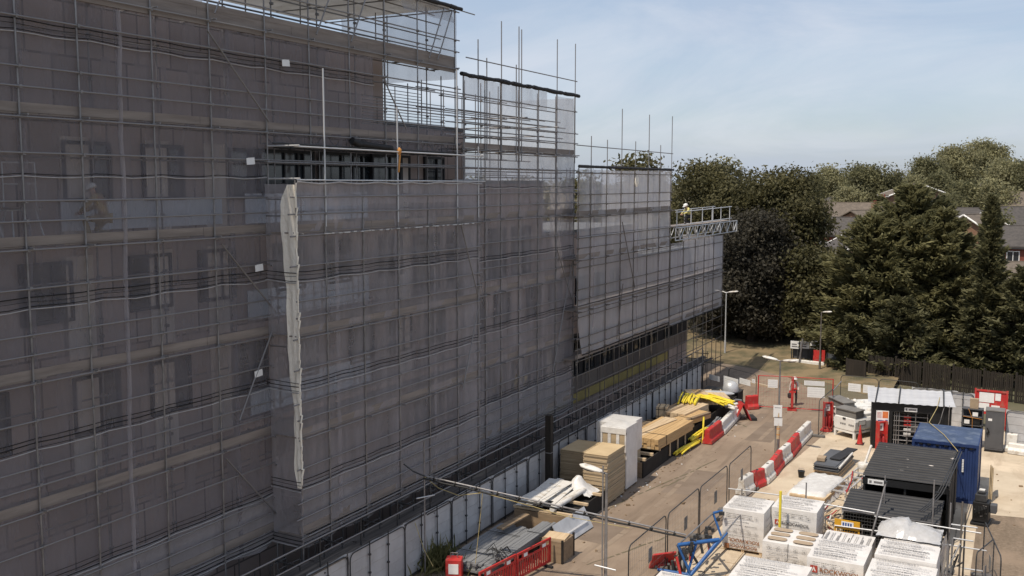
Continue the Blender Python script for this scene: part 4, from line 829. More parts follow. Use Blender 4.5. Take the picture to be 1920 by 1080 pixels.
hp = thing('pipe_offcuts', 'heap of white and grey plastic pipe offcuts on the white barrier', 'pipe heap', (lc[2].x - 0.3, lc[2].y - 0.6, 0.55)); q = MB(); q2 = MB()
for i in range(16):
    a = random.uniform(0, 3.1); l2 = random.uniform(.25, .6); c = Vector((random.uniform(-.4, .4), random.uniform(-1.0, 1.0), random.uniform(0.1, .45))); d = Vector((math.cos(a), math.sin(a), random.uniform(-.4, .4))) * l2 / 2
    (q if i % 3 else q2).tube(c - d, c + d, random.uniform(.05, .09), 9)
q.build('white_pipe', M['white_plastic'], hp); q2.build('grey_pipe', M['grey_box'], hp)
gs = thing('grey_pipe_bundle', 'grey pipes lying between the platform and the white barrier', 'pipe bundle', (-14.75, 51.4, 0.3)); q = MB()
for i in range(9): q.tube((random.uniform(-.25, .2), -1.4, random.uniform(0, .3)), (random.uniform(-.25, .2), 1.4, random.uniform(0.1, .4)), 0.05, 8)
q.build('pipes', M['grey_box'], gs)
af = thing('folded_barrier', 'folded red barrier standing like a tent behind the white pipe heap', 'barrier', tuple(G(1390, 786)), 0.5)
for s in (-1, 1): q = MB(); q.box((s * 0.24, 0, 0.5), (0.06, 0.95, 1.02), 0, 0, 0, -s * 0.42); q.build('leaf', M['red' if s < 0 else 'red_dark'], af)
for s in (-1, 1): q = MB(); q.box((s * 0.3, 0, 0.5), (0.02, 0.6, 0.3), 0, 0, 0, -s * 0.42); q.build('stripe', M['paper'], af)
q = MB(); q.box((0.62, 0.05, 0.08), (0.35, 1.0, 0.16)); q.build('ballast', M['rubber'], af)
rg = thing('red_board', 'red plastic board lying behind the near mesh fence', 'board', tuple(G(1242, 1066)), 0.5); q = MB(); q.box((0, 0, 0.32), (0.9, 0.08, 0.7), 0.3, 0, 0.5); q.build('board', M['red'], rg, 0.02); q = MB(); q.box((0.1, 0.2, 0.1), (0.7, 0.5, 0.2), 0.3); q.build('base', M['red_dark'], rg, 0.02)

# ------------------------------------------------------------------ mesh fence panels
def mesh_panel(w_, h_, m_frame, wires=True, wm='steel'):
    t = thing('mesh_fence_panel', None, 'fence panel'); fr = MB(); pts = [(y, 0, z) for y, z in arc_frame(w_, h_)]
    fr.path(pts, 0.021, 7); fr.tube((0, 0, 0.14), (w_, 0, 0.14), 0.018, 6); fr.build('frame', M[m_frame], t)
    wr = MB(); n = int(w_ / 0.16)
    for i in range(1, n): x = w_ * i / n; wr.tube((x, 0.0, 0.14), (x, 0.0, h_ - 0.03), 0.0026, 3, cap=False)
    for k in range(1, 7): z = 0.14 + (h_ - 0.17) * k / 7; wr.tube((0.02, 0.004, z), (w_ - 0.02, 0.004, z), 0.0028, 3, cap=False)
    wr.build('wire_mesh', M[wm], t)
    for x in (0.0, w_): q = MB(); q.box((x, 0, 0.06), (0.24, 0.7, 0.12)); q.build('foot', M['concrete_foot'], t, 0.02)
    return t
mp_ = mesh_panel(3.45, 2.0, 'steel_dark')
spots = [((-10.52, 42.75), -90.5, 'dark framed mesh fence panel farthest along the road, ending at the white barrier', 1), ((-10.62, 39.2), -91.5, 'dark framed mesh fence panel second from the far end of the roadside row', 1), ((-10.75, 35.7), -91, 'dark framed mesh fence panel behind the blue rack, third in the roadside row', 1), ((-10.85, 32.15), -91, 'dark framed mesh fence panel nearest the bottom of the photo', 0)]
for i, (p, a, lb, sg) in enumerate(spots):
    o = mp_ if i == 0 else copy_tree(mp_); o.location = (p[0], p[1], 0); o.rotation_euler = (random.uniform(-.02, .02), 0, R(a)); o['label'] = lb; o['group'] = 'mesh fence panels along the road'
    if sg: q = MB(); q.b(1.3, 1.65, -0.012, -0.006, 0.8, 1.3); q.build('plate', M['grey_box'], o)
o = copy_tree(mp_, (-9.62, 53.5, 0), R(88), 'dark framed mesh fence panel standing alone beside the white tanks'); o['group'] = 'mesh fence panels along the road'
pole('brace', (3.4, 0, 1.9), (4.6, -0.2, 2.25), o, 'steel', 0.03)
def fence_run(px0, px1, n, label0, h_=2.0, signs=(), m_='steel_dark', grp='mesh fence panels beside the gate'):
    a = Vector(px0); b = Vector(px1); d = (b - a); L2 = d.length / n; rz = math.atan2(d.y, d.x)
    for i in range(n):
        t = mesh_panel(L2 - 0.05, h_, m_); t.location = a + d * (i / n); t.rotation_euler = (0, 0, rz); t['label'] = label0[i]; t['group'] = grp
    for (s0, s1, z0, z1, lb) in signs:
        q = MB(); p = a + d.normalized() * ((s0 + s1) / 2); nr = Vector((d.y, -d.x, 0)).normalized()
        o = thing('notice_board', lb, 'notice', (p.x + nr.x * 0.05, p.y + nr.y * 0.05, z0), rz, 'blank white notice boards on the fences')
        q.b(-(s1 - s0) / 2, (s1 - s0) / 2, -0.008, 0.008, 0, z1 - z0); q.build('panel', M['paper'], o)
        q = MB()
        for k in range(3): q.b(-(s1 - s0) * .42, (s1 - s0) * random.uniform(.1, .42), -0.0105, -0.0085, (z1 - z0) * (.25 + k * .24), (z1 - z0) * (.25 + k * .24) + 0.012)
        q.build('faint_line', M['print_light'], o)
def at_line(a, b, px, py):
    """distance along the vertical fence a-b hit by a picture point, and its height"""
    d = Vector(_ray(px, py)); a = Vector(a); b = Vector(b); u = (b - a).normalized(); n = Vector((u.y, -u.x, 0)); t = (a - Vector((0, 0, EYE))).dot(n) / d.dot(n); p = Vector((0, 0, EYE)) + d * t
    return (p - a).dot(u), p.z
def signs_on(a, b, rects):
    out = []
    for x0, y0, x1, y1, lb in rects:
        s0, z1 = at_line(a, b, x0, y0); s1, z0 = at_line(a, b, x1, y1); out.append((s0, s1, z0, z1, lb))
    return out
fa, fb = (-18.5, 61.8, 0), (-14.25, 58.75, 0)
fence_run(fa, fb, 2, ['mesh fence panel between the scaffold end and the gate, farther one', 'mesh fence panel joined to the left gate post'], 2.05, signs_on(fa, fb, [(1331, 701, 1350, 716, 'white notice board leftmost on the fence by the scaffold foot'), (1358, 704, 1385, 729, 'largest white notice board left of the gate'), (1388, 708, 1408, 724, 'white notice board between the largest one and the gate'), (1411, 710, 1417, 719, 'narrow white notice board touching the left gate post')]))
ga, gb, gc = (-14.17, 58.72, 0), (-12.2, 59.2, 0), (-9.9, 59.6, 0)
def gate_leaf(a, b, label, side):
    a = Vector(a); b = Vector(b); d = b - a; rz = math.atan2(d.y, d.x); w_ = d.length - 0.04; t = thing('site_gate', label, 'gate', a, rz, 'red framed mesh gates'); fr = MB()
    for x in (0.02, w_ - 0.02): fr.tube((x, 0, 0.1), (x, 0, 2.05), 0.035, 8)
    for z in (0.14, 2.03): fr.tube((0.02, 0, z), (w_ - 0.02, 0, z), 0.024, 7)
    fr.build('frame', M['red'], t); wr = MB(); n = int(w_ / 0.16)
    for i in range(1, n): x = w_ * i / n; wr.tube((x, 0, 0.14), (x, 0, 2.0), 0.003, 3, cap=False)
    for k in range(1, 6): wr.tube((0, 0.004, 0.14 + k * .31), (w_, 0.004, 0.14 + k * .31), 0.003, 3, cap=False)
    wr.build('wire_mesh', M['red_dark'], t); q = MB(); x = w_ if side < 0 else 0.0
    q.box((x, 0, 0.62), (0.09, 0.09, 1.1)); q.box((x, 0, 0.08), (0.5, 0.4, 0.14)); q.box((x, 0.0, 1.14), (0.34, 0.1, 0.12)); q.build('latch_post', M['red'], t); return t
gate_leaf(ga, gb, 'left leaf of the red framed mesh gate with one white notice', -1); gate_leaf(gb, gc, 'right leaf of the red framed mesh gate with a stepped white notice', 1)
fence_sig = signs_on(ga, gb, [(1440, 711, 1458, 727, 'white notice board on the left leaf of the red gate')]) ; fence_sig2 = signs_on(gb, gc, [(1508, 713, 1546, 724, 'upper white notice board on the right leaf of the red gate'), (1514, 725, 1546, 746, 'lower white notice board on the right leaf of the red gate')])
def just_signs(a, b, sig):
    a = Vector(a); b = Vector(b); d = b - a; rz = math.atan2(d.y, d.x); nr = Vector((d.y, -d.x, 0)).normalized()
    for (s0, s1, z0, z1, lb) in sig:
        p = a + d.normalized() * ((s0 + s1) / 2); o = thing('notice_board', lb, 'notice', (p.x + nr.x * .06, p.y + nr.y * .06, z0), rz, 'blank white notice boards on the fences'); q = MB(); q.b(-(s1 - s0) / 2, (s1 - s0) / 2, -.008, .008, 0, z1 - z0); q.build('panel', M['paper'], o); q = MB()
        for k in range(4): q.b(-(s1 - s0) * .45, (s1 - s0) * .45, -.0105, -.0085, (z1 - z0) * (.15 + k * .22), (z1 - z0) * (.15 + k * .22) + .01)
        q.build('faint_line', M['print_light'], o)
just_signs(ga, gb, fence_sig); just_signs(gb, gc, fence_sig2)
ra = G(1577, 703, 2.0); rb2 = G(1724, 718, 2.0); ra = (ra.x, ra.y, 0); rb2 = (rb2.x, rb2.y, 0)
fence_run(ra, rb2, 2, ['mesh fence panel right of the gate in front of the dark timber fence', 'mesh fence panel behind the turnstile cabin'], 2.0, signs_on(ra, rb2, [(1591, 718, 1614, 735, 'white notice board on the fence behind the white tanks, left of a pair'), (1619, 721, 1640, 738, 'white notice board next to the turnstile roof')]))

# ------------------------------------------------------------------ tanks, cabins, containers
def bowser(label, a, b, ln):
    """white fuel tank: rear face runs from a to b at ground level, body goes back from it"""
    a = Vector(a); b = Vector(b); d = b - a; rz = math.atan2(d.y, d.x); w_ = d.length; t = thing('fuel_bowser', label, 'fuel tank', (a.x, a.y, 0), rz, 'white fuel tanks')
    body = MB(); pr = [(0.02, 0.55), (0.1, 0.42), (w_ - 0.1, 0.42), (w_ - 0.02, 0.55), (w_, 0.95), (w_ - 0.08, 1.12), (0.08, 1.12), (0.0, 0.95)]
    body.prism(pr, 'Y', 0.0, ln); body.build('tank', M['white_paint'], t, 0.035)
    q = MB(); q.b(0.06, w_ - 0.06, 0.1, 0.75, 1.125, 1.5); q.build('cabinet', M['grey_lid'], t, 0.02); q = MB(); q.box((w_ / 2, 0.42, 1.52), (w_ - 0.04, 0.75, 0.05), 0, 0, 0.05); q.build('lid', M['grey_lid'], t)
    q = MB(); q.b(0.15, w_ - 0.15, 0.85, ln - 0.1, 1.122, 1.3); q.build('top_housing', M['white_paint'], t, 0.05)
    for k in range(3): q = MB(); q.lathe((0.35 + 0.3 * k, 1.1 + 0.3 * k, 1.3), [(0.12, 0), (0.12, 0.1), (0.05, 0.14)], 10); q.build('filler_cap', M['white_plastic'], t)
    q = MB(); q.b(0.05, w_ - 0.05, 0.02, ln, 0.3, 0.41)
    for x in (0.04, w_ - 0.16):
        for y in (0.02, ln - 0.14): q.b(x, x + 0.12, y, y + 0.12, 0.0, 0.3)
    q.build('skid_frame', M['white_paint'], t); q = MB(); q.b(w_ / 2 - 0.09, w_ / 2 + 0.09, -0.03, -0.001, 1.0, 1.1); q.build('catch', M['steel_dark'], t)
    q = MB()
    for k, (x, ww) in enumerate(((0.34, .06), (0.43, .07), (0.53, .06), (0.74, .05), (0.82, .07), (0.92, .06))): q.b(w_ * x * .95, w_ * x * .95 + ww * w_, -0.006, -0.001, 0.70 - 0.0 * k, 0.80)
    q.build('lettering', M['print'], t)
    q = MB(); q.box((w_ + 0.004, 0.55, 0.86), (0.012, 0.6, 0.28), 0, 0, 0, 0); q.build('side_panel', M['grey_lid'], t); q = MB(); q.box((w_ + 0.009, 0.55, 0.86), (0.012, 0.5, 0.2)); q.build('side_door', M['white_paint'], t)
    q = MB(); q.lathe((w_ - 0.18, ln * 0.62, 0.32), [(0.31, 0.1), (0.32, 0.14), (0.32, 0.36), (0.3, 0.4)], 16, axis='X'); q.build('wheel', M['rubber'], t)
    q = MB(); k = [(0.42 * math.cos(R(20 + i * 20)), 0.42 * math.sin(R(20 + i * 20))) for i in range(8)]
    q.path([(w_ + 0.12, ln * .62 + u, 0.32 + v) for u, v in k], 0.06, 6); q.build('mudguard', M['black'], t); return t
bowser('white fuel tank nearer the turnstile with a grey lid and rear lettering', G(1563, 777, 1.12), G(1604, 787, 1.12), 2.6)
bowser('white fuel tank behind the nearer one, next to the fire stand', G(1549, 748, 1.35), G(1580, 762, 1.35), 2.6)
def fire_point(label, p, rz, ext=2):
    t = thing('fire_point', label, 'fire stand', (p.x, p.y, 0), rz, 'red fire extinguisher stands'); q = MB(); q.b(-0.2, 0.2, 0.05, 0.09, 0.08, 1.45); q.b(-0.24, -0.2, -0.2, 0.12, 0.0, 1.5); q.b(0.2, 0.24, -0.2, 0.12, 0.0, 1.5); q.b(-0.2, 0.2, -0.2, 0.05, 0.05, 0.1); q.b(-0.2, 0.2, -.05, 0.05, 1.42, 1.48); q.build('stand', M['red'], t)
    for x in (-0.1, 0.1)[:ext]: q = MB(); q.lathe((x, -0.06, 0.1), [(0.075, 0), (0.08, 0.03), (0.08, 0.5), (0.05, 0.58), (0.025, 0.6), (0.025, 0.66)], 12); q.build('extinguisher', M['red_dark'], t); q = MB(); q.b(x - 0.03, x + .03, -0.1, -.02, 0.762, 0.8); q.build('valve', M['black'], t)
    q = MB(); q.b(-0.13, 0.13, 0.03, 0.048, 0.98, 1.35); q.build('sign_plate', M['paper'], t); q = MB(); q.b(-0.05, 0.05, 0.022, 0.029, 1.08, 1.25); q.build('symbol', M['print'], t); return t
fire_point('red fire extinguisher stand left of the white tanks', G(1551, 803), 0.5)
fire_point('red fire extinguisher stand on the front of the black turnstile cabin', G(1651, 843), 0.68)
hr_ = thing('hose_reel', 'red coiled hose on the ground by the left fire stand', 'hose', tuple(G(1549, 808))); q = MB()
for k in range(3): q.path([(0.3 * math.cos(i * .6) * (1 - k * .15), 0.3 * math.sin(i * .6), 0.04 + k * .05) for i in range(12)], 0.03, 6)
q.build('hose', M['red'], hr_); q = MB(); q.b(-0.3, 0.6, -0.2, 0.5, 0.0, 0.02); q.build('mat', M['rubber'], hr_)

ta = G(1632, 840); tz = R(9.0)
tn = thing('turnstile_cabin', 'black turnstile cabin with a sloping clear roof and red barred gate', 'turnstile', (ta.x, ta.y, 0), tz)
Wt, Dt, Ht = 3.75, 1.5, 2.3
q = MB(); q.b(0, 1.0, 0, Dt, 0.0, Ht); q.build('side_panel', M['black'], tn); q = MB(); q.b(2.75, Wt, 0, Dt, 0.0, Ht); q.build('side_panel', M['black'], tn)
q = MB(); q.b(1.0, 2.75, 0.0, Dt, 1.98, Ht - 0.002); q.build('lintel', M['black'], tn); q = MB(); q.b(-0.02, Wt + .02, -0.03, Dt + .02, Ht, Ht + 0.1); q.build('roof_rim', M['black'], tn)
q = MB(); vs = []; fs = []; nx = 60
for j in range(2):
    for i in range(nx + 1): vs.append((-0.2 + (Wt + 0.35) * i / nx, -0.2 if j == 0 else Dt + 0.9, (Ht + 0.16 if j == 0 else Ht + 0.42) + 0.012 * math.sin(i * 1.1)))
for i in range(nx): fs.append((i, i + 1, nx + 2 + i, nx + 1 + i))
q.add(vs, fs, 0, True).build('roof_sheet', M['poly_roof'], tn)
for x in (0.35, 1.45, 3.55): q = MB(); q.tube((x - 0.2, -0.25, Ht + 0.2), (x, Dt + 0.95, Ht + 0.5), 0.035, 7); q.build('roof_tube', M['steel_dark'], tn)
q = MB()
for z in (0.25, 0.5, 0.75, 1.0, 1.25, 1.5, 1.75): q.tube((1.05, 0.12, z), (2.7, 0.12, z), 0.016, 6)
for x in (1.1, 1.2, 1.32, 2.1, 2.66): q.tube((x, 0.12, 0), (x, 0.12, 1.97), 0.022, 6)
q.build('cage_bar', M['steel'], tn)
q = MB(); q.tube((1.75, 0.55, 0), (1.75, 0.55, 1.97), 0.05, 8)
for k in range(9):
    for s in range(3): a = s * 2.09 + 0.5; q.tube((1.75, 0.55, 0.2 + k * 0.2), (1.75 + 0.62 * math.cos(a), 0.55 + 0.5 * math.sin(a), 0.2 + k * 0.2), 0.02, 6)
q.build('rotor', M['steel'], tn)
for k, c in enumerate(('red', 'red', 'red', 'white_paint', 'white_paint')): q = MB(); q.box((1.72, 0.16, 1.72 - k * .22), (0.34, 0.03, 0.12), 0, 0, 0.25); q.build('arm_pad', M[c], tn)
q = MB(); q.b(1.9, 2.6, 1.0, 1.05, 0.7, 1.2); q.build('back_panel', M['white_paint'], tn); q = MB(); q.b(1.0, 2.75, Dt - .03, Dt - .01, 0.06, 1.97); q.build('back_screen', M['steel_dark'], tn); q = MB(); q.b(1.0, 2.75, 0.02, Dt, 0.0, 0.06); q.build('floor', M['steel_dark'], tn)
q = MB(); q.b(0.22, 0.82, -0.015, -0.003, 1.3, 2.0); q.build('safety_sign', M['paper'], tn); q = MB(); q.b(0.52, 0.79, -0.02, -0.016, 1.62, 1.96); q.build('sign_orange', M['print_orange'], tn); q = MB(); q.b(0.3, 0.6, -0.02, -0.016, 1.42, 1.5); q.b(0.66, 0.78, -0.02, -0.016, 1.36, 1.54); q.build('sign_blue', M['print_blue'], tn)
q = MB()
for k in range(5): q.b(0.26, 0.48, -0.02, -0.016, 1.64 + k * .06, 1.66 + k * .06)
q.build('sign_text', M['print_red'], tn)
q = MB(); q.b(1.55, 2.15, -0.02, -0.003, 2.04, 2.24); q.build('name_sign', M['paper'], tn); q = MB(); q.b(1.75, 2.1, -0.025, -0.021, 2.1, 2.18); q.b(1.6, 1.68, -.025, -.021, 2.08, 2.2); q.build('name_text', M['print'], tn)
q = MB(); q.path([(3.4, -.1, Ht + .2), (3.2, -.3, 1.7), (2.95, -.4, 1.2)], 0.02, 6); q.path([(3.62, -.1, Ht + .2), (3.6, -.1, 0)], 0.025, 6); q.build('cable', M['steel'], tn)
cn = thing('traffic_cone', 'thin red traffic cone between the white tank and the turnstile cabin', 'cone', tuple(G(1612, 833))); q = MB(); q.lathe((0, 0, 0.03), [(0.16, 0), (0.09, 0.45), (0.03, 0.95), (0.02, 1.0)], 12); q.build('cone', M['red'], cn); q = MB(); q.b(-.2, .2, -.2, .2, 0, .03); q.build('base', M['rubber'], cn)

def corrugate(x0, x1, y0, y1, z0, z1, pitch, amp, along='Y'):
    """roof sheet with trapezoid ribs; ribs run along X, slope along Y (or the other way round)"""
    mb = MB(); pts = []; v0, v1 = (y0, y1) if along == 'X' else (x0, x1); n = int((v1 - v0) / pitch)
    for i in range(n):
        a = v0 + i * pitch
        for u, h in ((0, 0), (.3, 0), (.42, 1), (.78, 1), (.9, 0)): pts.append((a + u * pitch, h * amp))
    pts.append((v1, 0)); vs = []; fs = []
    for k in range(2):
        for a, h in pts:
            if along == 'X': vs.append(((x0, x1)[k], a, z0 + (z1 - z0) * (a - y0) / (y1 - y0) + h))
            else: vs.append((a, (y0, y1)[k], (z0, z1)[k] + h))
    m_ = len(pts)
    for i in range(m_ - 1): fs.append((i, i + 1, m_ + i + 1, m_ + i))
    return mb.add(vs, fs)
s1 = thing('black_shelter', 'black shelter with a ribbed roof and flaking white patches', 'shelter', (-5.35, 39.3, 0))
corrugate(0, 3.1, 0, 4.6, 2.28, 2.52, 0.3, 0.04, 'X').build('roof', M['black_worn'], s1)
q = MB(); q.b(0.05, 0.1, 0.05, 4.5, 0.0, 2.2); q.build('side_panel', M['black'], s1); q = MB(); q.b(3.0, 3.05, 0.05, 4.5, 0.0, 2.2); q.build('side_panel', M['black'], s1); q = MB(); q.b(0.1, 3.0, 4.4, 4.45, 0, 2.2); q.build('back_panel', M['black'], s1)
q = MB(); q.b(0.0, 3.08, 0.02, 0.08, 1.95, 2.22); q.build('front_beam', M['black'], s1); q = MB(); q.b(0.2, 0.78, -0.0, 0.018, 1.97, 2.17); q.build('name_sign', M['paper'], s1); q = MB(); q.b(0.42, 0.74, -0.006, -0.001, 2.03, 2.11); q.b(0.25, 0.34, -.006, -.001, 2.02, 2.12); q.build('name_text', M['print'], s1)
for x in (0.02, 1.5, 3.02): q = MB(); q.b(x, x + 0.08, 0.09, 0.17, 0, 2.1); q.build('post', M['black'], s1)
q = MB(); 
for k in range(8): q.box((3.07 + 0.02 * (k % 2), 0.4 + k * 0.55, 1.15), (0.02, 0.5, 2.2), 0.1 * (k % 3 - 1))
q.build('hanging_tarp', M['tarp_dark'], s1)
s2 = thing('low_black_shelter', 'lower black shelter with a clean ribbed roof in front of the taller one', 'shelter', (-5.75, 37.15, 0))
corrugate(0, 3.35, 0, 2.1, 1.5, 1.72, 0.26, 0.035, 'X').build('roof', M['black_metal'], s2)
q = MB(); q.b(0.05, 0.1, 0.05, 2.0, 0, 1.45); q.build('side_panel', M['black'], s2); q = MB(); q.b(3.22, 3.27, 0.05, 2.0, 0, 1.45); q.build('side_panel', M['black'], s2); q = MB(); q.b(0.1, 3.2, 1.95, 2.0, 0, 1.45); q.build('back_panel', M['black'], s2)
q = MB()
for i in range(34): q.tube((0.03 + i * 0.1, -0.02, 0), (0.03 + i * 0.1, -0.02, 1.46), 0.011, 4)
for k in range(12): q.tube((0, -0.03, 0.08 + k * 0.122), (3.33, -0.03, 0.08 + k * 0.122), 0.009, 4)
q.build('mesh_front', M['steel_dark'], s2)
q = MB(); q.b(0.0, 3.34, -0.03, 0.03, 1.46, 1.5); q.build('front_rail', M['steel'], s2)
ct = thing('blue_container', 'blue steel storage container behind the black shelters', 'container', (-4.15, 45.0, 0))
Wc, Dc, Hc = 2.62, 3.3, 2.55
q = MB(); pts = []; n = 12
for i in range(n):
    a = 0.08 + (Wc - 0.16) * i / n; s = (Wc - .16) / n
    for u, h in ((0, 0), (.2, 0), (.32, 1), (.68, 1), (.8, 0)): pts.append((a + u * s, h * 0.035))
pts.append((Wc - 0.08, 0)); m_ = len(pts); vs = [(x, 0.04 + h, 0.12) for x, h in pts] + [(x, 0.04 + h, Hc - 0.12) for x, h in pts]; q.add(vs, [(i, i + 1, m_ + i + 1, m_ + i) for i in range(m_ - 1)]); q.build('corrugated_wall', M['blue_cont'], ct)
q = MB(); q.b(0.04, 0.08, 0.1, Dc - .1, 0.12, Hc - .1); q.build('corrugated_wall', M['blue_cont'], ct); q = MB(); q.b(Wc - .08, Wc - .04, 0.1, Dc - .1, 0.12, Hc - .1); q.build('corrugated_wall', M['blue_cont'], ct); q = MB(); q.b(0.08, Wc - .08, Dc - .08, Dc - .04, .12, Hc - .1); q.build('door', M['blue_cont'], ct)
q = MB()
for x in (0, Wc - 0.1):
    for y in (0, Dc - 0.1): q.b(x, x + 0.1, y, y + 0.1, 0, Hc)
for z in (0, Hc - 0.12): q.b(0.1, Wc - 0.1, 0, 0.09, z, z + 0.115); q.b(0.1, Wc - .1, Dc - .09, Dc, z, z + .115); q.b(0.0, 0.09, 0.1, Dc - .1, z, z + .115); q.b(Wc - .09, Wc, 0.1, Dc - .1, z, z + .115)
q.build('frame', M['blue_cont'], ct)
q = MB(); q.add([(0.05 + (Wc - .1) * i / 10, y, Hc - 0.004 + 0.012 * ((i % 2))) for y in (0.05, Dc - .05) for i in range(11)], [(i, i + 1, 12 + i, 11 + i) for i in range(10)]); q.build('roof', M['blue_roof'], ct)
q = MB()
for i in range(7): q.b(0.28 + i * 0.33, 0.42 + i * 0.33, -0.006, -0.001, Hc - 0.2, Hc - 0.13)
q.build('roof_slot', M['black'], ct)
q = MB()
for k in range(8): q.b(Wc - .62, Wc - .55, -0.004, 0.006 + .02, 1.35 + k * 0.07, 1.40 + k * .07)
q.build('lettering', M['paper'], ct)
py_ = thing('plywood_board', 'tan plywood sheets leaning on the right side of the blue container', 'plywood', (-1.2, 45.6, 0)); q = MB()
for k in range(3): q.box((0.12 + k * 0.05, 0.6 + .1 * k, 0.72 - .04 * k), (0.02, 1.3, 1.5 - .08 * k), 0, 0, -0.24)
q.build('sheets', M['board_top'], py_)
eng = thing('generator_engine', 'black engine unit standing at the corner of the gravel', 'generator', (-1.25, 42.6, 0), -0.1)
q = MB(); q.b(-0.28, 0.3, -0.35, 0.35, 0.15, 0.95); q.b(-0.34, 0.34, -0.42, 0.42, 0.0, 0.13); q.build('body', M['black'], eng, 0.03)
q = MB(); q.b(-0.22, 0.2, -0.3, 0.3, 0.955, 1.25); q.b(-0.15, 0.12, -0.2, 0.2, 1.26, 1.36); q.build('top_cover', M['steel_dark'], eng, 0.03); q = MB(); q.b(-0.1, 0.1, -0.1, 0.1, 1.362, 1.4); q.build('filler_cap', M['white_plastic'], eng)
q = MB(); q.b(0.31, 0.55, -0.1, 0.25, 0.5, 0.85); q.build('exhaust_box', M['grey_paint'], eng, 0.03); q = MB()
for k in range(9): q.path([(-0.25 + .06 * k, -0.36, 0.3), (-.2 + .05 * k, -.42, .5 + .03 * k), (-.25 + .06 * k, -.34, .8)], 0.015, 5)
q.build('hose', M['cable'], eng)
for k in range(7): q = MB(); q.box((random.uniform(-.25, .25), -0.365, random.uniform(.2, .9)), (.06, .02, .03)); q.build('fitting', M['steel'], eng)
cb = thing('grey_cabinet', 'tall grey steel cabinet in front of the red notice frame', 'cabinet', (-1.62, 54.5, 0)); q = MB(); q.b(0, 0.85, 0, 0.8, 0.1, 2.1); q.build('body', M['grey_paint'], cb, 0.02); q = MB(); q.b(-.02, .87, -.02, .82, 2.101, 2.15); q.build('top', M['grey_lid'], cb)
q = MB(); q.b(.05, .8, -.012, -.001, .2, 1.95); q.build('door', M['grey_paint'], cb); q = MB(); q.b(.12, .3, -.02, -.013, 1.6, 1.72); q.build('label_plate', M['paper'], cb); q = MB(); q.tube((.2, -.06, 1.0), (.1, -.15, 1.25), .03, 6); q.lathe((.12, -.05, .9), [(.05, 0), (.05, .1)], 8); q.build('handle', M['black'], cb)
q = MB(); q.b(0, .85, 0, .8, 0, .09); q.build('plinth', M['black'], cb)
sh = thing('tool_rack', 'open black rack with orange straps left of the tall grey cabinet', 'rack', (-2.75, 55.1, 0)); q = MB()
for z in (0.1, 0.6, 1.1, 1.55, 1.95): q.b(0, 1.0, 0, 0.55, z, z + 0.04)
for x in (0, .95): q.b(x, x + .05, 0, .05, 0, 2); q.b(x, x + .05, .5, .55, 0, 2)
q.b(0.05, .95, .5, .54, .1, 1.95); q.build('frame', M['grey_paint'], sh)
for z in (0.66, 1.16): q = MB(); q.b(.1, .85, .06, .45, z, z + .3); q.build('tool_case', M['black'], sh, .02)
for x, z in ((.5, 1.62), (.12, 1.2), (.1, .72)): q = MB(); q.b(x, x + .25, .02, .058, z, z + .2); q.build('label_plate', M['paper'], sh)
q = MB(); q.tube((.05, -.01, 1.58), (.95, -.01, 1.5), .012, 5); q.path([(.3, -.02, 2.0), (.5, -.03, 1.5), (.52, -.02, .6)], .012, 5); q.build('strap', M['orange_cloth'], sh); q = MB(); q.b(.35, .75, .1, .4, 2.0, 2.5); q.build('carton', M['cardboard'], sh)
rn = thing('red_notice_frame', 'red framed notice panel with white papers by the timber fence', 'notice frame', (-2.35, 59.9, 0), -0.06); q = MB(); q.b(0, 1.6, 0, .03, .85, 2.12); q.build('back_board', M['red'], rn)
q = MB()
for x0, x1, z0, z1 in ((-.04, 0.06, 0, 2.2), (1.54, 1.64, 0, 2.2), (0.06, 1.54, 2.06, 2.16), (.06, 1.54, .8, .9)): q.b(x0, x1, -.05, -.002, z0, z1)
q.build('frame', M['red'], rn); q = MB()
for x0, x1, z0, z1 in ((.2, .95, 1.45, 2.0), (1.0, 1.28, 1.6, 2.0), (.2, .72, .95, 1.4), (.82, 1.25, 1.0, 1.32)): q.b(x0, x1, -.02, -.003, z0, z1)
q.build('paper', M['paper'], rn)
wp_ = sheet_panel(1.75, 'white sheeted panel between the turnstile cabin and the tool rack', 'white sheeted panels round the yard'); p = G(1766, 800); wp_.location = (-4.05, 58.4, 0); wp_.rotation_euler = (0, 0, R(-95)); wp_.scale = (1, 1, 1.06)
for i in range(3):
    o = sheet_panel(3.3, ('white sheeted panel right of the grey cabinet', 'white sheeted panel at the right edge of the photo', 'white sheeted panel beyond the right edge of the photo')[i], 'white sheeted panels round the yard'); o.location = (-0.72 + i * 3.3 * .985, 55.5 - i * .6, 0); o.rotation_euler = (0, 0, R(-90 - 10))
o = sheet_panel(2.4, 'white sheeted panel behind the turnstile roof', 'white sheeted panels round the yard'); o.location = (-5.6, 59.3, 0); o.rotation_euler = (0, 0, R(-93))
water_barrier('white barrier block at the foot of the right white panel', (-0.55, 54.75, 0), (2.6, 54.2, 0), 'white_plastic', .55, None); water_barrier('short white block standing on end beside the grey cabinet', (-.72, 55.1, 0), (-.1, 55.0, 0), 'white_plastic', .95, None)

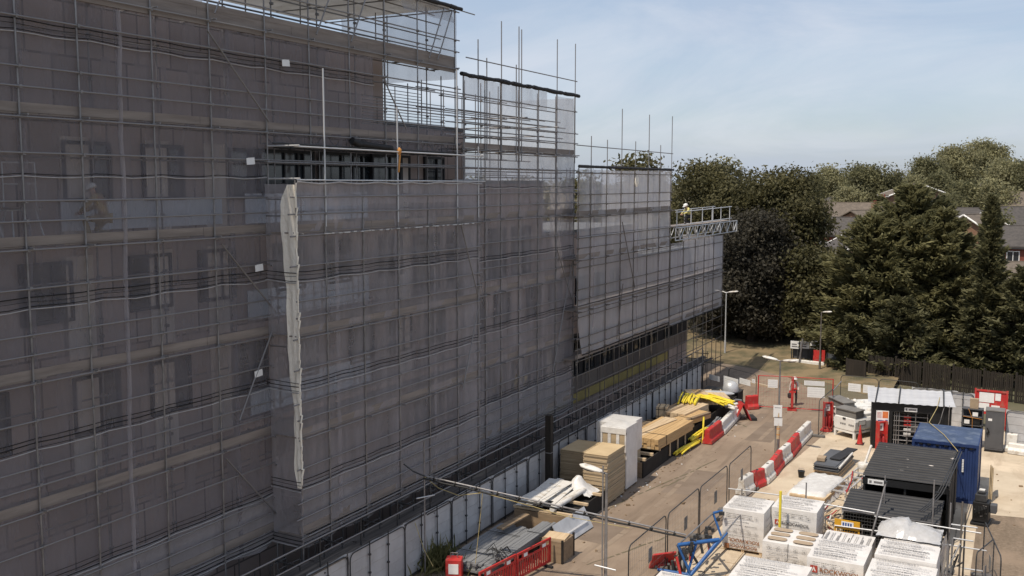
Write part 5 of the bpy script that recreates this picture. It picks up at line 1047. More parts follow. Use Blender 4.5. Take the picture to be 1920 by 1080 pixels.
# pallet of sheets on the pad
st_ = thing('sheet_pile', 'pile of slate grey sheets with a small carton on top, on a white wrapped pallet', 'sheet pile', (-7.95, 46.2, 0), -0.08); q = MB()
for k in range(8): q.box((random.uniform(-.04, .04), random.uniform(-.1, .1) + 1.5, .3 + k * .035), (1.15 - .02 * k, 3.0, .03), random.uniform(-.02, .02))
q.build('sheets', M['slate_sheet'], st_); q = MB(); q.box((.3, 2.2, .62), (.5, 2.4, .05), -.1); q.build('top_sheet', M['black_metal'], st_); q = MB(); q.box((-.35, .7, .66), (.36, .55, .14), .1); q.build('carton', M['cardboard'], st_)
q = MB(); q.b(-.6, .62, 0, 3.0, 0, .12); q.b(-.55, .55, .1, 2.9, .13, .25); q.build('pallet', M['wood_pale'], st_); q = MB(); q.tube((.62, .1, .5), (.6, 2.6, .6), .05, 8); q.build('edge_trim', M['white_plastic'], st_)
fs_ = thing('white_film_cover', 'white plastic film spread over a low pile in front of the grey sheets', 'plastic cover', (-7.8, 43.5, 0), -.1); vs = []; fs = []; nx, ny = 16, 22
for j in range(ny + 1):
    for i in range(nx + 1):
        u = i / nx * 2 - 1; v = j / ny * 2 - 1; h = .5 * (1 - max(0, abs(u) - .72) / .28 * .95) * (1 - max(0, abs(v) - .8) / .2 * .95); vs.append((u * .95 + .05 * fnoise(v * 5, u), v * 1.9 + .08 * fnoise(u * 4, v), max(.015, h + .035 * fnoise(u * 7, v * 9, 2))))
for j in range(ny):
    for i in range(nx): a = j * (nx + 1) + i; fs.append((a, a + 1, a + nx + 2, a + nx + 1))
MB().add(vs, fs, 0, True).build('film', M['film'], fs_); q = MB()
for k in range(3): q.box((.1, -.2, .12 + .1 * k), (1.5, 3.2, .08))
q.build('boards', M['wood_pale'], fs_)
sk_ = thing('frame_sledge', 'pale timber frame with red straps right of the grey sheet pile', 'frame', (-6.7, 43.3, 0), -.12); q = MB()
for x in (-.3, .3): q.box((x, 1.5, .45), (.06, 4.4, .06)); q.box((x, 1.5, .08), (.06, 4.4, .06))
for k in range(6): q.box((0, -.5 + k * .8, .45), (.6, .06, .06)); q.box((-.3, -.5 + k * .8, .26), (.05, .05, .34)); q.box((.3, -.5 + k * .8, .26), (.05, .05, .34))
q.build('frame', M['steel_white'], sk_); q = MB(); q.path([(-.3, 2.6, .5), (.1, 1.0, .56), (.35, -.6, .5)], .03, 6); q.path([(.35, 2.0, .5), (0, .2, .2), (.3, -.4, .5)], .025, 6); q.build('strap', M['red_dark'], sk_); q = MB(); q.lathe((0, 3.4, .5), [(.28, 0), (.3, .06), (.3, .2), (.26, .25)], 14); q.tube((0, 3.4, .7), (.15, 3.9, 1.5), .06, 8); q.build('hose_coil', M['white_plastic'], sk_)

# ------------------------------------------------------------------ white insulation packs in the foreground
def text_mesh(body, size, m, parent, loc, rot, name='lettering'):
    cu = bpy.data.curves.new(name, 'FONT'); cu.body = body; cu.size = size; cu.extrude = .001; cu.offset = size * .018
    tmp = bpy.data.objects.new('tmp', cu); COL.objects.link(tmp); dg = bpy.context.evaluated_depsgraph_get(); me = bpy.data.meshes.new_from_object(tmp.evaluated_get(dg)); bpy.data.objects.remove(tmp); bpy.data.curves.remove(cu)
    me.materials.clear(); me.materials.append(M[m]); o = link(name, me, parent); o.location = loc; o.rotation_euler = rot; return o
def print_rows(mb, P, U, V, w_, rows, seed, mi=0, hgt=.018):
    """rows of small illegible print as word-like dashes lying on a face (U along the row, V across)"""
    rr = random.Random(seed); U = Vector(U); V = Vector(V); nr = U.cross(V)
    for r_ in rows:
        x = .06 + rr.uniform(0, .1) * w_; end = w_ * rr.uniform(.6, .92); h = hgt * rr.choice((1, 1, 1.6))
        while x < end:
            l_ = rr.uniform(.02, .09); a = Vector(P) + U * x + V * r_; b = a + U * l_; c = b + V * h; d = a + V * h; mb.add([a, b, c, d], [(0, 1, 2, 3)], mi); x += l_ + rr.uniform(.008, .022)
def insulation_pack(label, x0, x1, y0, y1, z1, z0=.12, rz=0, logo=None, open_top=False, seed=1, top=True, rows_y=True, nlay=5):
    w_, d_, h_ = x1 - x0, y1 - y0, z1 - z0; t = thing('insulation_pack', label, 'insulation pack', (x0, y0, 0), rz, 'white film insulation packs in the foreground')
    b = MB(); tri_noise_box(b, 0, w_, 0, d_, z0, z1, 8, .035, 0, seed)
    pa = MB()
    for x in (.05, w_ / 2 - .05, w_ - .15): pa.b(x, x + .1, .02, d_ - .02, 0, z0 - .03)
    pa.b(0, w_, .02, d_ - .02, z0 - .028, z0 - .006); pa.build('pallet', M['wood_pale'], t)
    class _Sub:
        def __init__(s_, i): s_.i = i
        def add(s_, vs, fs, mi=0): b.add(vs, fs, s_.i)
    p = _Sub(1); pl_ = _Sub(2); off = .05
    k = 0; z = z0 + .1
    while z < z1 - .1: print_rows(p if k % 3 == 0 else pl_, (0, -off, z), (1, 0, 0), (0, 0, 1), w_, (0,), seed * 7 + k); z += h_ / (nlay * 2.2); k += 1
    for rw in range(2):                                                      # row of boxed pictograms
        for i in range(5):
            xx = w_ * (.1 + .17 * i); zz = z0 + h_ * (.42 + rw * .38)
            for a, b_, c, d in ((0, .13, 0, .008), (0, .13, .122, .13), (0, .008, .008, .122), (.122, .13, .008, .122), (.04, .09, .04, .09)): pl_.add([(xx + a, -off, zz + c), (xx + b_, -off, zz + c), (xx + b_, -off, zz + d), (xx + a, -off, zz + d)], [(0, 1, 2, 3)])
    if top and not open_top:
        if rows_y:
            for q_ in range(int(d_ / .2)): print_rows(p if q_ % 2 else pl_, (0, .1 + q_ * .2, z1 + off), (1, 0, 0), (0, 1, 0), w_, (0, .06), seed + q_, hgt=.026)
        else:
            for q_ in range(int(w_ / .2)): print_rows(p if q_ % 2 else pl_, (w_ - .1 - q_ * .2, 0, z1 + off), (0, 1, 0), (-1, 0, 0), d_, (0, .06), seed + q_, hgt=.026)
    for q_ in range(5): print_rows(pl_, (w_ + off, 0, z0 + .15 + q_ * h_ / 6), (0, 1, 0), (0, 0, 1), d_, (0,), seed + 31 + q_)
    b.build('film', [M['pack'], M['print'], M['print_light']], t)
    if open_top:
        q = MB()
        for j in range(2):
            for i in range(3):
                cx = w_ * (.25 + .5 * j); cy = d_ * (.2 + .3 * i); vs = [(cx + w_ * .19 * math.copysign(abs(math.cos(a)) ** .5, math.cos(a)), cy + d_ * .105 * math.copysign(abs(math.sin(a)) ** .6, math.sin(a)), z1 + .052) for a in [2 * math.pi * k_ / 20 for k_ in range(20)]]; q.add(vs, [tuple(range(20))])
        q.build('open_end', M['wool'], t); q = MB(); q.b(w_ / 2 - .006, w_ / 2 + .006, -.045, .02, z0, z1 + .03); q.build('gap', M['print'], t)
    if logo:
        txt, sz, lx, lz, col, flip = logo; lo = MB(); s_ = sz * 1.1
        if flip:
            text_mesh(txt, sz, col, t, (lx, -off - .004, lz), (R(90), R(180), 0))
            s0 = lx + .05
        else:
            text_mesh(txt, sz, col, t, (lx + s_ * 1.25, -off - .004, lz), (R(90), 0, 0)); s0 = lx
        lo.b(s0, s0 + s_, -off - .006, -off - .001, lz - s_ * .15 - (sz * .8 if flip else 0), lz + s_ * .85 - (sz * .8 if flip else 0)); lo.build('logo', M['print_red'], t)
        zz = lz - (sz * .8 if flip else 0); hs = MB(); hs.add([(s0 + s_ * .2, -off - .008, zz + s_ * .05), (s0 + s_ * .38, -off - .008, zz + s_ * .05), (s0 + s_ * .5, -off - .008, zz + s_ * .42), (s0 + s_ * .62, -off - .008, zz + s_ * .05), (s0 + s_ * .8, -off - .008, zz + s_ * .05), (s0 + s_ * .5, -off - .008, zz + s_ * .72)], [(0, 1, 2, 5), (2, 3, 4, 5)]); hs.build('logo_mark', M['pack'], t)
    return t
pa_ = insulation_pack('white film pack with upside down lettering, beside the blue rack', -9.62, -8.1, 35.0, 36.65, 1.6, logo=None, seed=3)
text_mesh('ROCKWOOL', .19, 'print_brown', pa_, (1.38, -.055, .52), (R(90), R(180), 0)); text_mesh('ROCKWOOL', .17, 'print_brown', pa_, (1.3, -.055, .3), (R(90), R(180), 0))
q = MB(); q.b(.1, .28, -.056, -.051, .12, .3); q.build('logo', M['print_brown'], pa_)
insulation_pack('white film pack with red logo square behind the yellow post', -8.05, -6.42, 35.95, 37.5, 1.6, logo=('ROCKWOOL', .17, .14, 1.0, 'print', False), seed=5)
insulation_pack('white film pack with six open brown ends on top', -7.75, -6.0, 33.35, 34.95, 1.2, open_top=True, seed=8)
insulation_pack('white film pack showing the red logo in the middle of the front row', -5.98, -4.22, 32.0, 33.9, 1.42, logo=('ROCKWOOL', .21, .12, .98, 'print_brown', False), seed=11)
insulation_pack('white film pack with print turned sideways, behind the middle front one', -6.0, -4.35, 34.05, 35.75, 1.12, seed=14, rows_y=False)
insulation_pack('white film pack under the clear film heap at the right', -3.95, -2.2, 34.35, 35.95, 1.52, seed=17)
insulation_pack('white film pack in the right hand column, between the film heap and the bottom edge', -4.0, -2.15, 32.75, 34.3, 1.6, seed=18)
insulation_pack('white film pack nearest the bottom edge in the right hand column', -4.05, -2.1, 31.0, 32.68, 1.48, seed=19)
insulation_pack('white film pack at the very bottom edge of the photo', -7.95, -5.75, 29.2, 31.7, 1.2, seed=21)
insulation_pack('white film pack cut by the bottom edge next to the blue rack', -10.05, -8.6, 27.2, 29.4, 1.1, seed=25)
fh = thing('clear_film_heap', 'crumpled heap of clear plastic film on top of the rear right white pack', 'plastic film', (-3.2, 35.4, 1.58)); vs = []; fs = []; nx, ny = 20, 16
for j in range(ny + 1):
    for i in range(nx + 1):
        u = i / nx * 2 - 1; v = j / ny * 2 - 1; rr = min(1, u * u * .85 + v * v); h = .42 * (1 - rr) ** .6 * (1.15 if u < 0 else .72); vs.append((u * 1.0 + .05 * fnoise(u * 6, v * 5), v * .8 + .05 * fnoise(v * 7, u * 4), max(.02, h + .05 * fnoise(u * 8, v * 8, 5))))
for j in range(ny):
    for i in range(nx): a = j * (nx + 1) + i; fs.append((a, a + 1, a + nx + 2, a + nx + 1))
MB().add(vs, fs, 0, True).build('film', M['film_grey'], fh)
sf = thing('loose_film_strip', 'strip of clear film hanging down the right side of the right hand white packs', 'plastic film', (-2.08, 35.5, 1.5)); sheet('film', (0, -1.0, -1.1), (0, 1.8, 0), (-.04, 0, 1.2), M['film_grey'], sf, 10, 8, .08, 4)

# ------------------------------------------------------------------ blue rack, rails, posts and cables
br_ = thing('blue_rack', 'blue steel trestle rack full of clamps and red cylinders beside the near fence', 'rack', (-10.1, 29.7, 0)); O = br_.location
def bl(a, b, r=.055): q = MB(); q.tube(Vector(a) - O, Vector(b) - O, r, 4); q.build('frame_bar', M['blue_frame'], br_)
A = G(1271, 1022, 1.35); Bp = G(1348, 1012, 1.35); Cc = G(1295, 1078, .35); D1 = G(1337, 962, 1.35); D2 = G(1404, 947, 1.45); D3 = G(1354, 1010, .5); E1 = G(1233, 1068, .35)
bl(A, Bp, .075); bl(A, Cc); bl(Bp, Cc, .08); bl(E1, Cc, .06); bl(D1, D2); bl(D1, D3); bl(D2, D3); bl(A.lerp(Bp, .45), Cc.lerp(E1, .1)); bl(Bp, D3 + Vector((-.2, -.6, 0))); bl(D3, Cc); 
for a, b in ((A, D1), (Bp, D2)): q = MB(); q.tube(a - O, b - O, .03, 6); q.build('top_tube', M['steel'], br_)
for i in range(20):
    p = A.lerp(D1, random.random()).lerp(E1, random.uniform(.1, .8)) - O + Vector((random.uniform(0, .5), 0, random.uniform(-.2, .1))); q = MB(); q.tube(p, p + Vector((random.uniform(-.1, .25), random.uniform(-.1, .3), random.uniform(-.75, -.3))), .05, 7); q.build('cylinder', M[random.choice(('red', 'steel_dark', 'steel_dark', 'black', 'steel_white'))], br_)
for i in range(26): q = MB(); p = A.lerp(D1, random.random()) - O + Vector((random.uniform(0, .6), random.uniform(-.2, .2), random.uniform(-.3, .1))); q.box(p, (.1, .1, .12), random.random()); q.build('clamp', M['steel_dark'], br_)
def post(name, label, cat, p, h, r=.027, m='steel', group=None, lean=(0, 0), extra=()):
    t = thing(name, label, cat, (p[0], p[1], 0), 0, group); q = MB(); q.tube((0, 0, 0), (lean[0], lean[1], h), r, 8); q.build('tube', M[m], t)
    if name != 'yellow_post': q = MB(); q.b(-.08, .08, -.08, .08, 0.0, .008); q.build('base_plate', M['steel_dark'], t)
    for a, b in extra: pole('short_tube', a, b, t, 'steel_white', .024)
    return t
post('scaffold_post', 'lone steel tube by the white fence holding the long cable boom', 'post', (-18.0, 27.72), 4.78, extra=[((-.1, -.35, 2.85), (.15, .4, 2.8))])
post('yellow_post', 'upright yellow timber standing among the white packs', 'post', (-7.62, 35.4), PY(1458, 920, 35.4).z, .05, 'yellow')
wpst = thing('timber_post', 'square dark timber post rising beside the white fence', 'post', (-18.0, 37.6, 0)); q = MB(); q.b(-.13, .13, -.13, .13, 0, PY(985, 773, 37.6).z); q.build('post', M['fence_wood'], wpst); q = MB(); q.b(-.14, .14, -.14, .14, 1.95, 1.99); q.build('band', M['steel'], wpst)
tops = [(1512, 905, 37.9), (1660, 892, 38.2), (1752, 900, 36.9), (1783, 943, 36.6)]
wv = []
for k, (px, py, Y_) in enumerate(tops):
    p = PY(px, py, Y_); post('scaffold_post', ('short steel tube at the left end of the pack yard rail', 'steel tube in front of the low black shelter, with a leaning brace', 'second steel tube in front of the low black shelter', 'steel tube by the right corner of the low black shelter')[k], 'post', (p.x, Y_), p.z, .026)
brz = thing('scaffold_brace', 'grey tube leaning against the steel tube in front of the low shelter', 'brace', (-5.2, 36.4, 0)); q = MB(); q.tube(PY(1632, 1012, 36.4) - brz.location, PY(1661, 905, 37.2) - brz.location, .035, 8); q.build('tube', M['steel'], brz); q = MB(); p = PY(1661, 905, 37.2) - brz.location; q.box(p, (.1, .1, .1)); q.build('coupler', M['steel_dark'], brz)
rail = thing('tube_barrier', 'low scaffold tube barrier between the white packs and the black shelters', 'barrier', (-10.5, 38.6, 0)); O2 = rail.location
for a, b, Y0_, Y1_ in (((1366, 916), (1482, 931), 38.6, 38.3), ((1545, 945), (1640, 962), 37.2, 37.0), ((1565, 985), (1690, 1002), 36.7, 36.5), ((1640, 968), (1840, 1000), 36.8, 36.3), ((1730, 1014), (1850, 1033), 36.0, 35.5)): pole('rail', PY(*a, Y0_) - O2, PY(*b, Y1_) - O2, rail, 'steel_white', .026)
for px, Y0_, zt in ((1390, 38.5, 1.3), (1548, 37.0, 1.2), (1572, 36.8, 1.25), (1618, 36.9, 1.1), (1700, 36.6, 1.2)): p = PY(px, 960, Y0_); pole('rail_post', Vector((p.x, Y0_, 0)) - O2, Vector((p.x, Y0_, zt)) - O2, rail, 'steel', .026)
yg = thing('yellow_guard', 'amber mesh guard panel with a blue lettered plate in front of the low shelter', 'guard panel', (-5.92, 36.75, 0), -.06); q = MB()
for a, b, c, d in ((0, .05, 0, 1.25), (.85, .9, 0, 1.25), (.05, .85, .9, 1.25), (.05, .85, .3, .34)): q.b(a, b, -.02, .02, c, d)
q.build('frame', M['amber'], yg); q = MB()
for i in range(9): q.tube((.1 + i * .09, 0, .34), (.1 + i * .09, 0, .9), .006, 4)
for k in range(5): q.tube((.05, 0, .4 + k * .1), (.85, 0, .4 + k * .1), .006, 4)
q.build('wire_mesh', M['amber'], yg); q = MB(); q.b(.25, .68, -.03, -.021, 1.0, 1.2); q.build('plate', M['paper'], yg); q = MB(); 
for k in range(4): q.b(.29 + k * .09, .35 + k * .09, -.034, -.0305, 1.04, 1.16)
q.build('plate_text', M['print_blue'], yg)
rt2 = thing('tube_tower', 'upright scaffold tubes at the right edge of the pack yard', 'scaffold', (-1.5, 35.4, 0)); O3 = rt2.location
for px, py, Y_ in ((1805, 941, 35.4), (1811, 960, 35.7), (1786, 1010, 35.0), (1778, 1020, 34.2)): p = PY(px, py, Y_); pole('standard', Vector((p.x, Y_, 0)) - O3, p - O3, rt2, 'steel_rust_shade' if px > 1800 else 'steel', .03)
for a, b, Y_ in (((1784, 983), (1833, 990), 35.5), ((1788, 1009), (1825, 1015), 35.3), ((1808, 1066), (1843, 1071), 34.6), ((1770, 1080), (1800, 1020), 34.6)): pole('rail', PY(*a, Y_) - O3, PY(*b, Y_ - .2) - O3, rt2, 'steel_white', .026)
for k in range(14): q = MB(); p = Vector((random.uniform(-.35, .0), random.uniform(-1, .2), random.uniform(.3, 1.6))); q.tube(p, p + Vector((random.uniform(-.2, .2), random.uniform(-.3, .3), random.uniform(-.6, .6))), .022, 6); q.build('loose_tube', M['steel_dark'], rt2)
o = copy_tree(mp_, (-.95, 36.6, 0), R(-80), 'dark framed mesh fence panel at the right edge of the gravel'); o['group'] = 'mesh fence panels along the road'
o = copy_tree(mp_, (-.6, 34.9, 0), R(-105), 'dark framed mesh fence panel leaning at the bottom right corner'); o['group'] = 'mesh fence panels along the road'; o.scale = (.5, 1, 1)
# long boom with a cable and straw coloured rope
bm = thing('cable_boom', 'long dark double tube reaching across the road from the lone tube', 'boom', (-18.0, 27.72, 0)); O4 = bm.location
p0 = PY(795, 892, 27.72); p1 = Vector((-9.5, 30.2, PY(1300, 1005, 30.2).z)); q = MB(); q.tube(p0 - O4, p1 - O4, .032, 8); q.build('tube', M['steel'], bm)
q = MB(); pts = [p0.lerp(p1, .0 + i / 24) - O4 + Vector((0, -.03, -.075 - .03 * abs(math.sin(i * .8)))) for i in range(25)]; q.path(pts, .033, 7); q.build('cable', M['cable'], bm)
q = MB()
for i in range(12): c = p0.lerp(p1, (i + .5) / 12) - O4; q.tube(c + Vector((-.02, 0, -.05)), c + Vector((.02, 0, -.05)), .085, 8)
q.build('tie', M['black'], bm)
q = MB(); q.path([Vector(v) - O4 for v in (PY(795, 893, 27.7), PY(822, 915, 27.9), PY(860, 929, 28.2), PY(905, 924, 28.6), PY(905, 924, 28.6))], .012, 5); q.path([PY(905, 924, 28.6) - O4, PY(899, 985, 28.6) - O4, PY(891, 1060, 28.5) - O4], .012, 5); q.path([PY(905, 924, 28.6) - O4, PY(1000, 950, 29) - O4, PY(1060, 968, 29.4) - O4, PY(1180, 990, 30) - O4], .012, 5); q.path([PY(778, 980, 27.6) - O4, PY(795, 1030, 27.4) - O4, PY(812, 1062, 27.2) - O4], .012, 5); q.build('rope', M['rope'], bm)
q = MB(); q.path([PY(757, 870, 27.4) - O4, PY(775, 884, 27.6) - O4, PY(797, 893, 27.7) - O4], .025, 6); q.build('jib', M['steel_dark'], bm)
# hanging cables over the shelters
cbm = thing('hanging_cable', 'bundle of cables drooping from the black roof down to the film heap', 'cable', (-3.0, 40, 0)); q = MB()
for s in (0, .08, .17): q.path([Vector((a[0] + s, a[1], a[2])) - cbm.location for a in (G(1795, 846, 2.55), G(1780, 880, 2.55), G(1768, 905, 2.5), G(1757, 925, 2.2), G(1740, 945, 2.0), G(1722, 958, 1.9))], .022, 6)
q.build('cable', M['steel_dark'], cbm); q = MB(); q.box(G(1757, 925, 2.2) - cbm.location, (.12, .12, .1)); q.build('tie', M['cable'], cbm)
cb2 = thing('stay_wire', 'thin pale wire running from the turnstile roof over the blue container', 'wire', (-3, 48, 0)); q = MB(); q.path([Vector(v) - cb2.location for v in (G(1763, 742, 2.6), G(1757, 765, 2.6), G(1742, 792, 2.62), G(1770, 815, 2.6), G(1796, 846, 2.6))], .016, 5); q.build('wire', M['rope'], cb2)

for i, (x, y, rz_, lb) in enumerate(((-6.35, 38.6, .3, 'small heap of loose tubes and red straps left of the low black shelter'), (-6.7, 40.6, -.4, 'loose timber and tube offcuts beside the tall black shelter'))):
    t = thing('offcut_heap', lb, 'offcuts', (x, y, 0), rz_, 'offcut heaps by the black shelters')
    for k in range(9): q = MB(); a_ = random.uniform(-.5, .5); c = Vector((random.uniform(-.4, .4), random.uniform(-.5, .5), .05 + .05 * k)); d = Vector((math.sin(a_), math.cos(a_), random.uniform(-.1, .15))) * random.uniform(.4, .9); q.tube(c - d, c + d, .03, 7); q.build('tube', M[random.choice(('steel', 'wood_pale', 'steel_dark', 'red_dark', 'white_plastic'))], t)
bk = thing('bucket', 'black builders bucket on the pad by the sheet pile', 'bucket', (-8.9, 45.6, 0)); q = MB(); q.lathe((0, 0, 0), [(.12, 0), (.16, .3), (.17, .31), (.15, .3)], 14); q.build('bucket', M['black'], bk); q = MB(); q.path([(-.16, 0, .3), (-.1, 0, .42), (.1, 0, .42), (.16, 0, .3)], .008, 5); q.build('handle', M['steel'], bk)
cr2_ = thing('cable_coil', 'coil of black cable on the pad beside the turnstile', 'cable', (-2.6, 52.3, 0)); q = MB()
for k in range(4): q.path([(.4 * math.cos(i * .45) * (1 - k * .08), .4 * math.sin(i * .45), .03 + k * .035) for i in range(15)], .022, 6)
q.build('cable', M['cable'], cr2_)
# ------------------------------------------------------------------ street lamps
def lamp_head(parent, base, d, ln=.8, wd=.34):
    d = Vector(d).normalized(); rz = math.atan2(d.y, d.x); q = MB(); prof = [(.03, 0), (.1, .03), (.15, ln * .3), (wd / 2, ln * .6), (wd / 2 * .85, ln * .85), (.03, ln)]
    q.lathe((0, 0, 0), prof, 14, axis='X', sy=.42); o = q.build('lamp_head', M['white_plastic'], parent); o.location = base; o.rotation_euler = (0, R(-7), rz)
    g = MB(); g.lathe((ln * .58, 0, -.085), [(.12, 0), (.13, .03)], 12, sx=1.7); g.build('lens', M['grey_lid'], o); return o
def street_lamp(label, p, h, heads, m='steel', r=.055):
    t = thing('street_lamp', label, 'street lamp', (p[0], p[1], 0), 0, 'street lamps'); q = MB(); q.tube((0, 0, 0), (0, 0, 1.3), r * 1.45, 10); q.tube((0, 0, 1.3), (0, 0, h), r, 10, r1=r * .72); q.build('column', M[m], t)
    for d in heads:
        d = Vector(d).normalized(); q = MB(); q.tube((0, 0, h - .02), d * .22 + Vector((0, 0, h + .02)), .035, 8); q.build('arm', M[m], t); lamp_head(t, d * .16 + Vector((0, 0, h + .03)), d)
    return t
zl = PY(1458, 676, 49.22).z
t = street_lamp('twin headed street lamp with taped foot and a white notice on its column', (-10.8, 49.22), zl, ((1, -.35, 0), (-1, .2, 0)))
q = MB(); s0 = PY(1456, 760, 49.1).z; s1_ = PY(1456, 782, 49.1).z; q.box((-.04, -.08, s0 - .3), (.42, .02, .62), .2, 0, .03); q.box((-.0, -.08, s0 - .85), (.4, .02, .4), .2, 0, .05); q.build('notice', M['paper'], t); q = MB(); q.box((-.04, -.094, s0 - .1), (.3, .004, .08), .2); q.box((0, -.094, s0 - .62), (.36, .004, .05), .2); q.build('notice_text', M['print'], t)
q = MB(); q.tube((0, 0, .75), (0, 0, 2.1), .084, 10); q.build('tape', M['wood_pale'], t); q = MB()
for k in range(4): q.tube((0, 0, .95 + k * .3), (0.0, .0, 1.0 + k * .3), .087, 10)
q.build('tape_band', M['orange_cloth'], t); pole('short_tube', (-.14, 0, 0), (-.14, 0, 1.6), t, 'steel', .027)
zn = PY(1132, 887, 27.0).z
t = street_lamp('street lamp nearest the camera beside the cable boom, one white head', (-11.0, 27.0), zn, ((-1, .15, 0),)); pole('short_tube', (-.08, -.09, 0), (-.08, -.09, zn + .25), t, 'steel', .024); pole('short_tube', (-.3, -.15, 1.95), (.38, -.12, 1.9), t, 'steel_white', .026); q = MB(); q.tube((0, 0, .0), (0, 0, .95), .084, 10); q.build('yellow_base', M['yellow'], t)
street_lamp('street lamp at the far corner of the scaffold against the dark trees', (-20.85, 75.4), 5.1, ((1, 0, 0), (-1, 0, 0)), 'steel_white')
street_lamp('street lamp in front of the spruce beyond the gate', (-13.0, 72.0), PY(1535, 585, 72).z, ((.6, -.4, 0),), 'steel_rust_shade')
sp_ = thing('sign_post', 'plain leaning grey post on the grass beyond the gate', 'post', tuple(G(1497, 690))); q = MB(); q.tube((0, 0, 0), (.25, 0, 2.2), .06, 8); q.build('post', M['steel'], sp_); q = MB(); q.lathe((.25, 0, 2.2), [(.065, 0), (.05, .03)], 8); q.build('cap', M['steel_dark'], sp_)

# ------------------------------------------------------------------ beyond the gate: hoardings and timber fence
def flat_on(name, label, cat, Y_, rect, m, group=None, th=.04, legs=True, lines=None):
    a = PY(rect[0], rect[3], Y_); b = PY(rect[2], rect[1], Y_); t = thing(name, label, cat, (a.x, Y_, hill(a.x, Y_)), 0, group); q = MB(); w_ = b.x - a.x; q.b(0, w_, 0, th, a.z, b.z); q.build('board', M[m], t)
    if legs: q = MB(); q.b(.05, .12, th + .002, th + .07, 0, b.z); q.b(w_ - .12, w_ - .05, th + .002, th + .07, 0, b.z); q.build('leg', M['steel_dark'], t)
    if lines:
        q = MB()
        for k in range(lines): q.b(w_ * .15, w_ * random.uniform(.6, .88), -.008, -.002, a.z + (b.z - a.z) * (.2 + .3 * k), a.z + (b.z - a.z) * (.36 + .3 * k))
        q.build('lettering', M['print'], t)
    return t
for k, (x0, x1) in enumerate(((1482, 1498), (1500, 1518), (1519, 1536))): flat_on('site_sign', ('left white sign of three on the dark hoarding beyond the gate', 'middle white sign of three on the dark hoarding beyond the gate', 'right white sign of three, half hidden by the spruce')[k], 'sign', 74.6, (x0, 640, x1, 653), 'paper', 'white signs beyond the gate', lines=2)
flat_on('dark_hoarding', 'dark panel under the three white signs beyond the gate', 'hoarding', 74.9, (1486, 655, 1530, 676), 'grey_paint'); flat_on('dark_hoarding', 'slate blue panel right of the red barrier boards beyond the gate', 'hoarding', 73.0, (1549, 663, 1574, 693), 'slate_sheet')
rbx = flat_on('red_barrier_board', 'red barrier board beyond the gate under the spruce', 'barrier', 73.8, (1524, 657, 1537, 682), 'red'); q = MB(); q.b(-.3, 1.3, -.4, -.05, .0, .32); q.build('foot', M['red'], rbx)
flat_on('red_barrier_board', 'narrow red barrier board right of the wider one beyond the gate', 'barrier', 73.6, (1540, 657, 1547, 684), 'red')
a = G(1488, 683, .3); water_barrier('long white barrier on the grass below the dark panel', (a.x, 73.6, .32), (a.x + 2.2, 73.3, .32), 'white_plastic', .6, None)
# close boarded timber fence
fa_ = Vector((-9.6, 71.2, 0)); fb_ = Vector((3.2, 66.4, 0)); d_ = (fb_ - fa_); n_ = 7; rz_ = math.atan2(d_.y, d_.x); bl_ = d_.length / n_
tf = thing('timber_fence_bay', 'bay of the close boarded timber fence coloured dark for the shade of the conifers', 'fence', fa_, rz_, 'bays of the dark timber fence'); q = MB(); x = 0.12
while x < bl_ - .1: h = 1.75 + random.uniform(-.03, .03); q.box((x, random.choice((-.012, .012)), h / 2), (.095, .02, h), 0); x += .118
q.build('pales', M['fence_wood'], tf); q = MB(); q.b(0, .11, -.06, .06, 0, 1.9); q.build('post', M['fence_wood'], tf); q = MB(); q.b(.11, bl_, .03, .08, .4, .48); q.b(.11, bl_, .03, .08, 1.35, 1.43); q.build('rail', M['fence_wood'], tf)
for i in range(1, n_): copy_tree(tf, fa_ + d_ * (i / n_), rz_)
db_ = thing('tree_shade_panel', 'added dark panel for the shade under the trees, left of the timber fence', 'hoarding', (-11.0, 70.6, 0), rz_); q = MB(); q.b(0, 1.5, 0, .05, 0, 1.45); q.build('panel', M['fence_wood'], db_); q = MB(); q.b(0.0, .08, .052, .12, 0, 1.5); q.b(1.42, 1.5, .052, .12, 0, 1.5); q.build('post', M['fence_wood'], db_)  # dark panel painted in for the gloom below the trees

# weeds
wd_ = MB(); wc_ = G(815, 1062)
for i in range(520):
    a = random.uniform(0, 6.28); r_ = abs(random.gauss(0, .5)); b_ = Vector((wc_.x + r_ * math.cos(a), wc_.y + r_ * math.sin(a) * 1.2, 0)); h = random.uniform(.2, .9) * (1.6 if random.random() < .05 else 1); e = Vector((random.gauss(0, .22), random.gauss(0, .22), h)); s = Vector((-e.y, e.x, 0)).normalized() * .02
    wd_.add([b_ - s, b_ + s, b_ + e * .6 + s, b_ + e + Vector((e.x * .3, e.y * .3, -.05)), b_ + e * .6 - s], [(0, 1, 2, 3, 4)])
    if random.random() < .4: p = b_ + e * random.uniform(.4, 1); u = Vector((random.gauss(0, .08), random.gauss(0, .08), .03)); wd_.add([p, p + u + Vector((0, .03, 0)), p + u * 2, p + u + Vector((0, -.03, 0))], [(0, 1, 2, 3)])
props(wd_.build('weeds', M['leaf_weed']), kind='stuff')
w2 = MB()
for c, n, sp in ((G(1062, 918, .2), 200, .45), (Vector((-17.9, 44.5, 0)), 160, .7), (Vector((-17.9, 49, 0)), 120, .8)):
    for i in range(n):
        b_ = c + Vector((random.gauss(0, sp * .4), random.gauss(0, sp), 0)); e = Vector((random.gauss(0, .12), random.gauss(0, .12), random.uniform(.1, .4))); s = Vector((-e.y, e.x, 0)).normalized() * .03; w2.add([b_ - s, b_ + s, b_ + e], [(0, 1, 2)])
props(w2.build('ground_weeds', M['leaf_mid']), kind='stuff')

